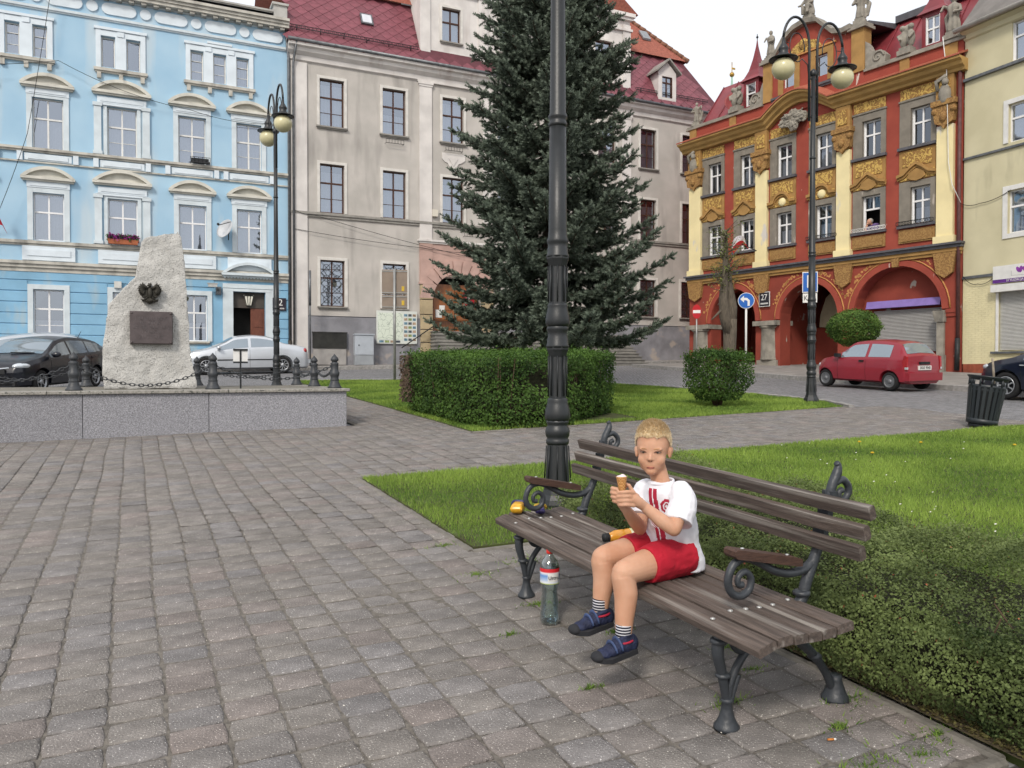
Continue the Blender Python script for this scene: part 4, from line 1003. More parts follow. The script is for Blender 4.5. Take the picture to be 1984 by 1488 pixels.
def red_house():
    zb = 1.55; LL = 14.0
    root = tag(empty('town_house', at_red(0, 0, zb), RANG), 'red and ochre baroque town house with arcade, scrolled gable and roof statues', 'house')
    m_rd = mat('oxblood_plaster', '9a4839', .85, .10, 1.2, .15, bscale=20, col2='8d3f33', streak=('c9bdb2', (5, 5, 1.4), .70, .74))
    m_rg = mat('oxblood_plaster_base', '873d30', .85, .14, 1.2, .2, streak=('a89f95', (1.4, 1.4, 1.1), .66, .69))
    m_oc = mat('ochre_stucco', '9d7a48', .85, .14, 2.2, .2, bscale=16)
    m_ye = mat('yellow_pilaster', 'e2d4a4', .8, .06, 1.4, .1, streak=('c9c5bd', (2, 2, .7), .66, .72))
    m_re = relief_mat('ochre_gold_relief', '8f6c3d', 'c3a25a', 10); m_re2 = relief_mat('ochre_relief', '8a683d', '9c7a4a', 12)
    m_sf = mat('grey_stone_frame', '7d776d', .9, .12, 3, .3, streak=('b5aca0', (4, 4, 1), .66, .75))
    m_cap = relief_mat('ochre_capital', '86643c', 'a07d4b', 14); m_vine = mat('painted_vine', 'b98550', .85, .1, 4); m_ledge = mat('slate_ledge', '55555a', .6, .15, 5)
    wx = [(1.31, 2.14), (3.34, 4.17), (5.50, 6.34), (7.60, 8.42), (9.84, 10.68), (11.95, 12.77)]
    sx = [(.90, 2.34), (2.95, 4.33), (5.12, 6.55), (7.24, 8.60), (9.42, 10.90), (11.49, 12.98)]
    HU = [(a, b, 10.55, 12.05) for a, b in wx]; HL = [(a, b, 7.40, 8.88) for a, b in wx]
    mb = MB(); wall_holes(mb, 0, LL, 6.3, 12.95, HU + HL, .22, mr=1); put(mb, 'wall', [m_rd, m_sf], root, zb)
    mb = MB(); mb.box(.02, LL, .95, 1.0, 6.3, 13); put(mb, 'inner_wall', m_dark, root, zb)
    mb = MB(); mb.box(.0, LL, 5.0, 11, 1.4, 13.6); mb.box(0, .2, .22, 5.0, 6.3, 13); mb.box(LL - .2, LL, .22, 5.0, 6.3, 13); put(mb, 'rear_block', m_rd, root, zb)
    # windows
    for i, (a, b, c, e) in enumerate(HU):
        casing = MB(); A, B = sx[i]
        w = window(root, zb, a, b, c, e, m_pvc, None, tf=.6, cur=.0 if i in (0, 4, 5) else .5, glass=m_glass2, fw=.06, rec=.16, open_low=False, cur_m=m_lace, cols=2)
        s_ = MB(); s_.box(A, a, -.05, .0, c - .06, e + .3); s_.box(b, B, -.05, 0, c - .06, e + .3); s_.box(a, b, -.048, 0, e, e + .29); s_.box(A - .03, B + .03, -.09, 0, e + .3, e + .37); s_.build('stone_frame', m_sf, w)
        q = MB(); q.box(A - .04, B + .04, -.16, .1, c - .14, c - .03); q.build('sill', m_ledge, w)
        q = MB(); q.box(A + .02, B - .02, -.05, 0, 12.44, 12.86); q.build('frieze_relief', m_re, w)
    for i, (a, b, c, e) in enumerate(HL):
        A, B = sx[i]
        w = window(root, zb, a, b, c, e, m_pvc, None, tf=.62, cur=.45 if i not in (1, 4) else 0, glass=m_glass2, fw=.06, rec=.16, open_low=(i == 4), cols=2)
        s_ = MB(); s_.box(A, a, -.05, .0, c - .06, e + .25); s_.box(b, B, -.05, 0, c - .06, e + .25); s_.box(a, b, -.048, 0, e, e + .24); s_.build('stone_frame', m_sf, w)
        q = MB(); q.box(A - .04, B + .04, -.15, .1, c - .14, c - .03); q.build('sill', m_ledge, w)
        q = MB(); q.box(A, B, -.06, 0, 6.66, 7.2); q.box(A + .1, B - .1, -.09, -.06, 6.72, 7.14); q.build('apron', m_re2, w)
        # panel between the floors with hood
        q = MB(); q.box(A, B, -.05, 0, 9.15, 10.38); q.build('spandrel', m_oc, w)
        q = MB(); q.box(A + .15, B - .15, -.075, -.05, 9.72, 10.3); q.build('spandrel_relief', m_re, w)
        q = MB(); q.box(A + .04, B - .04, -.07, -.05, 9.17, 9.5); q.build('tympanum_relief', m_re, w)
        xc = (A + B)/2; hw = (B - A)/2 + .05; q = MB()
        if i in (2, 3): top = [(xc - hw, 9.42), (xc - hw*.6, 9.44), *[(x, z) for x, z in arc(xc, 9.42, hw*.55, math.pi*.95, math.pi*.05, 10)], (xc + hw*.6, 9.44), (xc + hw, 9.42)]
        else: top = [(xc - hw, 9.42), (xc - hw*.62, 9.5), (xc - hw*.3, 9.72), (xc, 9.86), (xc + hw*.3, 9.72), (xc + hw*.62, 9.5), (xc + hw, 9.42)]
        q.prism(top + [(x, z - .12) for x, z in top[::-1]], -.2, -.05); q.prism([(x, z - .12) for x, z in top] + [(x, z - .22) for x, z in top[::-1]], -.12, -.05)
        q.build('hood', m_oc, w)
        q = MB(); q.ball((xc, -.06, 9.36), (.22, .1, .2), 10, 6) if i in (2, 3) else q.prism([(xc - .38, 9.25), (xc - .2, 9.15), (xc, 9.1), (xc + .2, 9.15), (xc + .38, 9.25), (xc + .3, 9.45), (xc, 9.6), (xc - .3, 9.45)], -.12, -.05)
        q.build('cartouche', m_ye if i in (2, 3) else m_oc, w)
    # open casement of the top right window, tilted sashes
    # pilasters
    for a, b in ((.08, .87), (4.36, 5.03), (8.70, 9.34), (13.06, 13.70)):
        mb = MB(); mb.box(a, b, -.16, 0, 6.72, 11.0); mb.box(a - .08, b + .08, -.24, 0, 6.45, 6.72)
        p = put(mb, 'pilaster', m_ye, root, zb)
        mb = MB(); c = (a + b)/2; h = (b - a)/2
        mb.prism([(c - h - .03, 11.1), (c - .1, 10.98), (c, 10.85), (c + .1, 10.98), (c + h + .03, 11.1), (c + h + .12, 11.75), (c - h - .12, 11.75)], -.28, 0)
        for k in (-1, 1): mb.ball((c + k*(h + .04), -.25, 11.55), (.13, .12, .13), 8, 6)
        mb.ball((c, -.3, 11.3), (.14, .1, .2), 8, 6); mb.box(c - h - .16, c + h + .16, -.34, 0, 11.75, 11.95); mb.build('capital', m_cap, p)
        mb = MB(); mb.box(a - .02, b + .02, -.2, 0, 11.95, 12.9); mb.build('entablature_block', m_oc, p)
        mb = MB(); mb.box(a + .1, b - .1, -.24, -.2, 12.1, 12.72); mb.build('rosette_panel', m_re, p)
        mb = MB(); mb.box(a - .01, b + .01, -.1, -.0, 5.5, 6.1) ; mb.prism([(a - .15, 6.25), (b + .15, 6.25), (b, 5.3), (c, 5.1), (a, 5.3)], -.14, 0); mb.build('console_relief', m_cap, p)
    mb = MB()                                                # atlas figures worn to grey on the end pilasters
    for c in (.45, 13.4):
        mb = MB(); mb.ball((c, -.22, 12.15), (.24, .2, .42), 10, 8); mb.ball((c + .05, -.3, 12.62), (.13, .14, .15), 8, 6); mb.tube([(c - .25, -.25, 12.35), (c - .3, -.3, 12.7), (c + .1, -.3, 12.85)], .08, 6); mb.prism([(c - .3, 12.0), (c + .3, 12.0), (c + .24, 11.95), (c - .24, 11.95)], -.3, 0)
        put(mb, 'worn_figure', m_stone, root, zb)
    # string course over the arcade
    mb = MB(); mb.box(-.15, LL + .1, -.32, 0, 6.36, 6.44); mb.box(-.1, LL + .06, -.22, 0, 6.24, 6.36); put(mb, 'string_course', m_ledge, root, zb)
    mb = MB(); mb.box(-.06, LL + .02, -.16, 0, 6.1, 6.24); mb.box(-.03, LL, -.1, 0, 5.98, 6.1); put(mb, 'architrave', m_oc, root, zb)
    # main cornice with arched middle
    xb0, xb1 = 5.05, 8.55
    def cornice_path():
        pts = [(-.35, 0), (xb0, 0)]
        for k in range(1, 12):
            t = k / 12; x = xb0 + (xb1 - xb0) * t; pts.append((x, .78 * math.sin(math.pi * t) ** 1.0))
        return pts + [(xb1, 0), (LL + .15, 0)]
    path = cornice_path(); prof = [(0, 12.9), (-.22, 12.92), (-.26, 13.02), (-.4, 13.1), (-.46, 13.22), (-.62, 13.28), (-.64, 13.36), (0, 13.36)]
    def sweep(mb, prof, path, mi=0):
        n = len(prof); vs = [(x, y, z + dz) for x, dz in path for y, z in prof]
        fs = [(i*n + j, i*n + (j+1) % n, (i+1)*n + (j+1) % n, (i+1)*n + j) for i in range(len(path) - 1) for j in range(n)]
        fs += [tuple(range(n)), tuple(range(len(path)*n - 1, (len(path) - 1)*n - 1, -1))]
        mb.add(vs, fs, mi)
    mb = MB(); mb.box(5.0, 8.6, .02, .3, 12.9, 14.0); put(mb, 'attic_wall', m_rd, root, zb)
    mb = MB(); sweep(mb, prof, path); put(mb, 'cornice', mat('ochre_cornice', 'ab8a54', .85, .14, 1.6, .2), root, zb)
    mb = MB(); sweep(mb, [(-.68, 13.37), (-.02, 13.62), (-.02, 13.7), (-.68, 13.43)], path)
    put(mb, 'cornice_tiles', mat('clay_tile_strip', 'a05a45', .85, .2, 9, .3, stretch=(8, 1, 1)), root, zb)
    mb = MB()
    for k in range(9): mb.ball((6.0 + k*.14 + random.uniform(-.05, .05), -.25 - .1*random.random(), 12.95 + .35*math.sin(math.pi*k/8) + random.uniform(-.2, .1)), random.uniform(.13, .24), 8, 6)
    mb.ball((6.6, -.3, 12.75), (.3, .15, .3), 10, 8)
    for k in range(26): mb.tube([(6.6 + random.uniform(-.6, .6), -.3, 12.95 + random.uniform(-.25, .3)), (6.6 + random.uniform(-.8, .8), -.42, 12.95 + random.uniform(-.3, .35))], [.07, .03], 6)
    o = put(mb, 'stone_cartouche', m_stone, root, zb); rm = o.modifiers.new('remesh', 'REMESH'); rm.mode = 'VOXEL'; rm.voxel_size = .03
    tx = bpy.data.textures.new('carving', 'CLOUDS'); tx.noise_scale = .12; dd = o.modifiers.new('carving', 'DISPLACE'); dd.texture = tx; dd.strength = .16; dd.mid_level = .55; dd.texture_coords = 'LOCAL'
    # parapet
    mb = MB(); mb.box(0, 4.75, -.05, .3, 13.4, 14.1); mb.box(9.95, LL, -.05, .3, 13.4, 14.1); mb.box(4.75, 9.95, -.06, .3, 13.4, 14.6); put(mb, 'parapet', m_rd, root, zb)
    for a, b in ((.05, .5), (2.7, 3.1), (11.5, 11.9), (13.3, 13.8)):
        mb = MB(); mb.box(a, b, -.1, .32, 13.45, 14.1); put(mb, 'parapet_pier', m_oc, root, zb)
    for pa, pb in ((-.15, 4.75), (9.95, LL + .1)):
        mb = MB(); mb.box(pa, pb, -.16, .36, 14.1, 14.2); mb.box(pa + .04, pb - .04, -.12, .34, 14.2, 14.27); put(mb, 'parapet_cap', m_stone, root, zb)
    # scrolled gable
    gh = [(5.86, 6.46, 14.35, 15.55), (7.56, 8.18, 14.35, 15.55)]
    mb = MB(); wall_holes(mb, 5.2, 9.4, 14.4, 15.8, gh, .16, y=-.04)
    prof_top = [(5.2, 15.8)] + [(5.35, 16.0), (5.6, 16.25), (6.0, 16.75), (6.5, 17.05), (7.1, 17.15), (7.7, 17.02), (8.1, 16.6), (8.5, 16.2), (9.0, 16.05), (9.4, 16.1)] + [(9.4, 15.8)]
    mb.prism(prof_top, -.04, .3); mb.box(5.2, 9.4, .55, .6, 14.4, 15.8); put(mb, 'gable_wall', m_rd, root, zb)
    tp = prof_top[1:-1]; mb = MB(); n = len(tp)
    for (x0, z0), (x1, z1) in zip(tp[:-1], tp[1:]): mb.hexa([(x0, -.3, z0), (x1, -.3, z1), (x1, .36, z1), (x0, .36, z0), (x0, -.34, z0 + .2), (x1, -.34, z1 + .2), (x1, .4, z1 + .2), (x0, .4, z0 + .2)])
    put(mb, 'gable_coping', m_stone, root, zb)
    for a, b, z1 in ((4.75, 5.25, 16.0), (9.35, 9.95, 16.0)):
        mb = MB(); mb.box(a, b, -.12, .4, 14.2, z1); p = put(mb, 'gable_pier', m_oc, root, zb)
        mb = MB(); mb.box(a - .12, b + .12, -.26, .5, z1, z1 + .12); mb.box(a - .06, b + .06, -.2, .46, z1 + .12, z1 + .24); mb.build('pier_cap', m_stone, p)
    mb = MB(); mb.box(5.25, 9.35, -.2, 0, 14.18, 14.28); mb.box(5.25, 9.35, -.14, 0, 14.1, 14.18); put(mb, 'gable_ledge', m_ledge, root, zb)
    for h in gh:
        w = window(root, zb, *h, m_pvc, m_oc, .28, .09, rec=.06, tf=.7, cols=1, cur=.9, fw=.05, transom=0)
    mb = MB(); mb.box(5.5, 8.6, -.14, -.04, 15.85, 15.92); put(mb, 'gable_moulding', m_vine, root, zb)
    mb = MB(); mb.prism([(6.1, 15.95), (7.9, 15.95), (7.6, 16.3), (7.15, 16.45), (6.9, 16.55), (6.4, 16.3)], -.1, -.04); mb.ball((6.95, -.1, 16.3), (.25, .1, .25), 10, 6); put(mb, 'gable_relief', m_re, root, zb)
    for sgn, x in ((-1, 4.35), (1, 10.4)):                      # volutes
        mb = MB(); mb.prism([(x - sgn*.45, 14.27), (x + sgn*.42, 14.27), (x + sgn*.48, 14.6), (x + sgn*.25, 14.85), (x - sgn*.15, 14.88), (x - sgn*.3, 15.2), (x - sgn*.45, 15.4)], -.05, .3)
        mb.tube([(x + sgn*.12 + (.27 - .04*t)*math.cos(t*1.3), -.07, 14.57 + (.27 - .04*t)*math.sin(t*1.3)) for t in np.linspace(0, 6, 40)], .035, 5); put(mb, 'volute', m_stone, root, zb)
    # mansard roof with dormer turrets
    m_rf = mat('red_sheet_roof', '7e3238', .45, .15, 1.5, .05, spec=.5); m_rt = mat('red_clay_roof', '8d4a3c', .85, .2, 5, .4)
    mb = MB(); mb.quad((0, .5, 14.05), (LL, .5, 14.05), (LL, 2.6, 16.9), (0, 2.6, 16.9)); mb.quad((0, 2.6, 16.9), (LL, 2.6, 16.9), (LL, 6.5, 18.6), (0, 6.5, 18.6)); mb.add([(0, .5, 14.05), (0, 2.6, 16.9), (0, 6.5, 18.6), (0, 9, 14.05)], [(0, 3, 2, 1)])
    for k in range(15): mb.tube([(k * 1.0 + .02, .48, 14.08), (k * 1.0 + .02, 2.58, 16.93)], .025, 4)
    put(mb, 'mansard_roof', m_rf, root, zb)
    mb = MB(); mb.box(9.9, LL, 2.3, 2.75, 16.75, 17.05); mb.hexa([(4.9, .3, 16.3), (9.9, .3, 16.3), (9.9, 6, 16.9), (4.9, 6, 16.9), (4.9, .3, 16.4), (9.9, .3, 16.4), (9.9, 6, 17.4), (4.9, 6, 17.4)]); put(mb, 'roof_edge', m_ledge, root, zb)
    for xd in (3.5, 12.5):
        mb = MB(); wall_holes(mb, xd - .45, xd + .45, 14.2, 15.9, [(xd - .28, xd + .28, 14.6, 15.7)], .1, y=.55); mb.quad((xd - .45, .55, 14.2), (xd - .45, 2, 14.2), (xd - .45, 2, 15.9), (xd - .45, .55, 15.9)); mb.quad((xd + .45, 2, 14.2), (xd + .45, .55, 14.2), (xd + .45, .55, 15.9), (xd + .45, 2, 15.9)); mb.box(xd - .4, xd + .4, .9, .92, 14.3, 15.8)
        dm = put(mb, 'roof_dormer', m_rf, root, zb)
        window(root, zb, xd - .28, xd + .28, 14.6, 15.7, m_pvc, None, rec=.6, tf=.55, cols=2 if xd > 5 else 1, fw=.05, cur=0)
        mb = MB(); mb.lathe([(.85, 15.85), (.62, 16.05), (.4, 16.4), (.2, 17.0), (.06, 17.6), (.02, 17.9)], 4, (xd, 1.0, 0), smooth=False); mb.build('turret_roof', m_rf, dm)
        mb = MB(); mb.tube([(xd, 1.0, 17.85), (xd, 1.0, 18.2)], .02, 5); mb.ball((xd, 1., 18.05), .06, 8, 6); mb.build('finial', m_iron, dm)
    # arcade
    zs = 3.88
    arches = [(1.5, 4.3, 4.10), (5.72, 8.72, 4.05), (9.52, 13.25, 3.95)]
    poly = [(0, 1.2)]
    crowns = (5.56, 5.48, 5.75)
    for (a, b, z0), zc in zip(arches, crowns):
        xm, rx, rz = (a + b)/2, (b - a)/2, zc - zs
        poly += [(a, 1.2)] + [(xm - rx*math.cos(t), zs + rz*math.sin(t)) for t in np.linspace(0, math.pi, 17)] + [(b, 1.2)]
    poly += [(LL, 1.2), (LL, 6.3), (0, 6.3)]
    mb = MB(); mb.prism(poly, .0, .75); put(mb, 'arcade_wall', m_rg, root, zb)
    mb = MB()
    for (a, b, z0), zc in zip(arches, crowns):
        xm, rx, rz = (a + b)/2, (b - a)/2, zc - zs; ts = np.linspace(0.02, math.pi - .02, 19)
        mb.tube([(xm - (rx + .32)*math.cos(t), -.01, zs + (rz + .32)*math.sin(t)) for t in ts], .03, 5)
        mb2 = MB(); mb2.prism([(xm - (rx + .02)*math.cos(t), zs + (rz + .02)*math.sin(t)) for t in ts] + [(xm - (rx + .27)*math.cos(t), zs + (rz + .27)*math.sin(t)) for t in ts[::-1]], -.06, 0); put(mb2, 'archivolt', m_rd, root, zb)
        mb2 = MB(); mb2.prism([(xm - .12, zc - .02), (xm + .12, zc - .02), (xm + .18, zc + .42), (xm - .18, zc + .42)], -.14, 0); put(mb2, 'keystone', m_cap, root, zb)
    put(mb, 'arch_line', m_vine, root, zb)
    mb = MB(); rr = random.Random(3)                             # painted vines over the arches
    for (a, b, z0), zc in zip(arches, crowns):
        xm, rx, rz = (a + b)/2, (b - a)/2, zc - zs
        for sg_ in (-1, 1):
            for k in range(34):
                t = rr.uniform(.28, 1.35); x = xm - sg_*(rx + .5 + rr.uniform(-.08, .12))*math.cos(t)*.98; z = min(5.9, zs + (rz + .5 + rr.uniform(-.06, .1))*math.sin(t))
                if x < .1 or x > LL - .9: continue
                mb.prism(arc(x, z, rr.uniform(.03, .07), 0, 5.6, 5), -.008, 0)
    tag(put(mb, 'painted_vine_leaves', m_vine, root, zb), kind='stuff')
    for a, b, fl in ((.12, 1.42, 1), (4.45, 5.6, 1)):
        c, h = (a + b)/2, (b - a)/2
        mb = MB(); mb.box(a, b, -.12, .8, 1.3, 2.0); p = put(mb, 'column_base', m_stone, root, zb)
        mb = MB(); mb.lathe([(h*1.0, 2.0), (h*1.0, 2.06), (h*.96, 2.12), (h*.9, 3.5), (h*.95, 3.55)], 28, (c, .34, 0), sq=lambda t: 1 + .035*math.cos(14*t)); mb.build('column_shaft', m_stone, p)
        mb = MB(); mb.lathe([(h*.92, 3.5), (h*1.12, 3.62)], 20, (c, .34, 0)); mb.box(c - h*1.18, c + h*1.18, -.3, .95, 3.64, 3.86); mb.build('column_capital', m_stone, p)
    mb = MB(); mb.box(13.1, 13.38, -.12, .6, 1.3, 3.4); mb.box(12.95, 13.42, -.16, .6, 1.3, 2.1); mb.prism([(13.05, 3.4), (13.42, 3.4), (13.42, 3.85), (12.95, 3.85)], -.16, .6); put(mb, 'worn_pier', m_stone, root, zb)
    mb = MB(); mb.box(13.42, LL, -.08, 0, 3.75, 3.9); mb.box(13.42, LL, -.05, 0, 3.6, 3.75); put(mb, 'impost_band', m_rg, root, zb)
    # arcade interior: back wall, vault, dark passage, closed shop
    mb = MB(); mb.quad((0, 4.6, 1.2), (LL, 4.6, 1.2), (LL, 4.6, 6.2), (0, 4.6, 6.2)); mb.box(0, LL, .74, 4.7, 5.7, 6.3); mb.box(.0, .3, .75, 4.6, 1.2, 6.2); mb.box(4.85, 5.2, .74, 4.6, 1.2, 6.2)
    put(mb, 'arcade_back_wall', m_rg, root, zb)
    mb = MB(); mb.box(6.9, 9.3, 3.4, 4.55, 1.2, 6.2); put(mb, 'passage', mat('passage_shade', '211b17', .8, .2, 6), root, zb)  # solid block, its dark colour stands for the shade deep in the passage
    mb = MB(); mb.prism([(6.0, 3.6), (7.3, 3.6), (7.3, 5.5), (6.9, 5.5), (6.35, 5.0), (6.05, 4.2)], 2.6, 2.9); put(mb, 'cream_vault', mat('cream_vault_plaster', 'a69c84', .9, .1, 2), root, zb)
    mb = MB(); mb.box(5.2, 6.88, 3.0, 3.3, 1.3, 3.6); put(mb, 'passage_wall', m_rg, root, zb)
    mb = MB(); mb.box(9.4, 13.3, .62, .72, 1.2, 6.0); sh = put(mb, 'shop_front', m_rg, root, zb)
    mb = MB(); n = 30; vs = []
    for k in range(n):
        z0 = 2.28 + (4.02 - 2.28)*k/n; z1 = 2.28 + (4.02 - 2.28)*(k + 1)/n
        mb.prism([(.5, z0 + .004), (.47, z0 + .012), (.465, (z0 + z1)/2), (.49, z1 - .002), (.52, z1)], 10.12, 13.05, axis='x')
    o = mb.build('roller_shutter', mat('shutter_grey', 'a9a8a6', .5, .05, 4, metal=.2), sh); o['kind'] = 'stuff'
    m_pu = mat('purple_trim', '7f6bab', .5, .08, 4)
    mb = MB(); mb.hexa([(9.9, .2, 4.12), (13.05, .2, 4.12), (13.05, .6, 4.12), (9.9, .6, 4.12), (9.9, .3, 4.42), (13.05, .3, 4.42), (13.05, .6, 4.42), (9.9, .6, 4.42)]); mb.box(13.05, 13.12, .4, .6, 2.2, 4.42); mb.build('purple_shutter_box', m_pu, sh)
    mb = MB(); mb.tube([(13.92, -.12, 13.3), (13.92, -.12, 2.75)], .07, 8); p = put(mb, 'drainpipe', mat('burgundy_pipe', '5a3a3a', .6, .2, 6), root, zb)
    mb = MB(); mb.tube([(13.92, -.13, 2.75), (13.9, -.13, 1.5)], .095, 8); mb.build('pipe_boot', m_iron, p)
    return root
redh = red_house()
statue('stone_statue', at_red(5.0, .15, 16.24), RANG - .3, 'draped stone statue on the left gable pier of the red house', 0, .95)
statue('stone_statue', at_red(7.1, .1, 17.3), RANG, 'seated stone statue on top of the red scrolled gable', 2, 1.05)
statue('stone_statue', at_red(9.6, .15, 16.24), RANG + .3, 'stone statue with outstretched arm on the right gable pier of red house', 1, 1.05)
statue('stone_statue', at_red(13.55, .1, 14.27), RANG, 'stone statue at the right end of the red parapet by the yellow house', 0, 1.15)
statue('stone_statue', at_red(.35, .1, 14.27), RANG + .4, 'small stone statue at the left end of the red parapet', 1, .85)
statue('stone_putti', at_red(3.0, .1, 14.27), RANG, 'stone putti group on the parapet left of the red gable', 3, 1.25)
statue('stone_putti', at_red(11.7, .1, 14.27), RANG, 'stone putti group on the parapet right of the red gable', 3, 1.2)
dish('satellite_dish', at_red(2.2, .9, 15.1), .55, (-.5, -.8, .3), mat('dish_red', '8a3f3f', .6, .1, 4), 'dull red satellite dish on the roof at the left of red house')
mb = MB(); mb.tube([at_red(13.55, -.7, 14.2), at_red(13.5, -.3, 13.0), at_red(13.6, -.3, 9.5), at_red(13.75, -.3, 8.6), at_red(14.0, -.15, 7.9)], .016, 5)
tag(mb.build('white_cable', m_white), 'white cable hanging down the right corner of the red house', 'cable')
np_ = tag(empty('house_number_plate', at_red(4.9, -.12, 4.9), RANG), 'dark house number plate reading 27 between two red arches', 'number plate')
mb = MB(); mb.box(-.28, .28, -.02, .02, -.32, .32); mb.build('plate', mat('plate_dark2', '23222b', .4, .1, 4), np_)
mb = MB(); mb.box(-.31, .31, -.012, .022, -.35, .35); mb.build('plate_rim', m_white, np_)
text('numeral', '27', .4, m_white, np_, (0, -.03, .08), sx=.9)
mb = MB(); [mb.box(-.2 + k*.055, -.165 + k*.055, -.026, -.02, -.24, -.17) for k in range(8)]; mb.build('small_lettering', m_white, np_)
# person leaning out of a first floor window
def window_person():
    t = tag(empty('person', at_red(10.2, .18, 7.42), RANG), 'grey-haired person in purple top leaning out of a red house window', 'person')
    ms = mat('skin_far', 'b98a72', .6, .05, 5)
    mb = MB(); mb.ball((-.1, -.05, .38), (.1, .12, .13), 12, 10); mb.tube([(-.1, .02, .3), (-.02, .1, .22)], .06, 8); mb.tube([(-.2, -.12, .02), (-.3, -.05, .08), (-.14, -.14, .27)], [.045, .05, .045], 8); mb.ball((-.13, -.15, .29), .05, 8, 6); mb.ball((-.12, -.165, .36), (.02, .03, .025), 6, 5); mb.build('body', ms, t)
    mb = MB(); mb.ball((-.09, .0, .42), (.115, .125, .12), 12, 8); mb.build('hair', mat('grey_hair', '9a968f', .8, .2, 20), t)
    mb = MB(); mb.ball((.06, .12, .13), (.24, .17, .2), 12, 8); mb.tube([(-.08, .05, .2), (-.24, -.02, .08), (-.2, -.08, .03)], [.08, .06, .055], 8); mb.tube([(.2, .05, .2), (.28, -.05, .06), (.05, -.1, .04)], [.08, .06, .055], 8); mb.build('purple_top', mat('purple_cloth', '5f4d78', .85, .15, 8), t)
window_person()
gr = MB(); gr.tube([(-.75, 0, .16), (.75, 0, .16)], .015, 5); gr.tube([(-.75, 0, .02), (.75, 0, .02)], .012, 5)
for k in range(13): gr.tube([(-.75 + k*.125 + .04*math.cos(t), 0, .09 + .06*math.sin(t)) for t in np.linspace(0, 6.28, 9)], .01, 4)
for k, (s_, lb) in enumerate(((10.2, 'curly white flower rail under the person in the red house window'), (12.2, 'curly flower rail on the rightmost first floor window of red house'), (7.95, 'curly flower rail on the first floor window behind the right lamp'))):
    o = gr.build('window_flower_rail', m_white if k == 0 else m_iron, loc=at_red(s_, -.17, 7.36), rotz=RANG); o.rotation_euler = (0, 0, RANG); tag(o, lb, 'flower rail', 'flower rails on the red house')
flag('flag', at_red(4.1, -.5, 7.35), [(-1.3, -.5, .1), (-.15, -.15, .42), (.05, -.1, .0), (-1.05, -.35, -.35)], [(.6, -.4, -.2), (.05, -.1, .1), (-1.0, -.3, .3)], 'white and red flag drooping behind the pollarded tree on red house')
# copper green church spire far behind
sp = tag(empty('church_tower', (61.1, 70.6, 3.8)), 'distant pale green church spire between the two roofs', 'tower')
mb = MB(); mb.box(-1.6, 1.6, -1.6, 1.6, 0, 24); mb.build('tower_shaft', mat('tower_wall', 'b5aea0', .9, .1, 1), sp)
m_cu = mat('verdigris_copper', '8fae9f', .7, .15, 2)
mb = MB(); mb.lathe([(2.0, 24), (1.7, 25), (.9, 26.2), (.55, 27), (.6, 27.4), (.85, 27.9), (.8, 28.3), (.4, 28.9), (.16, 29.6), (.08, 30.8)], 10); mb.build('spire', m_cu, sp)
mb = MB(); mb.ball((0, 0, 31), .28, 10, 8); mb.tube([(0, 0, 30.6), (0, 0, 32.4)], .05, 5); mb.box(-.05, .45, -.03, .03, 31.6, 31.8); mb.build('finial', mat('gilded_metal', 'b08d45', .4, .2, 3, metal=.6), sp)
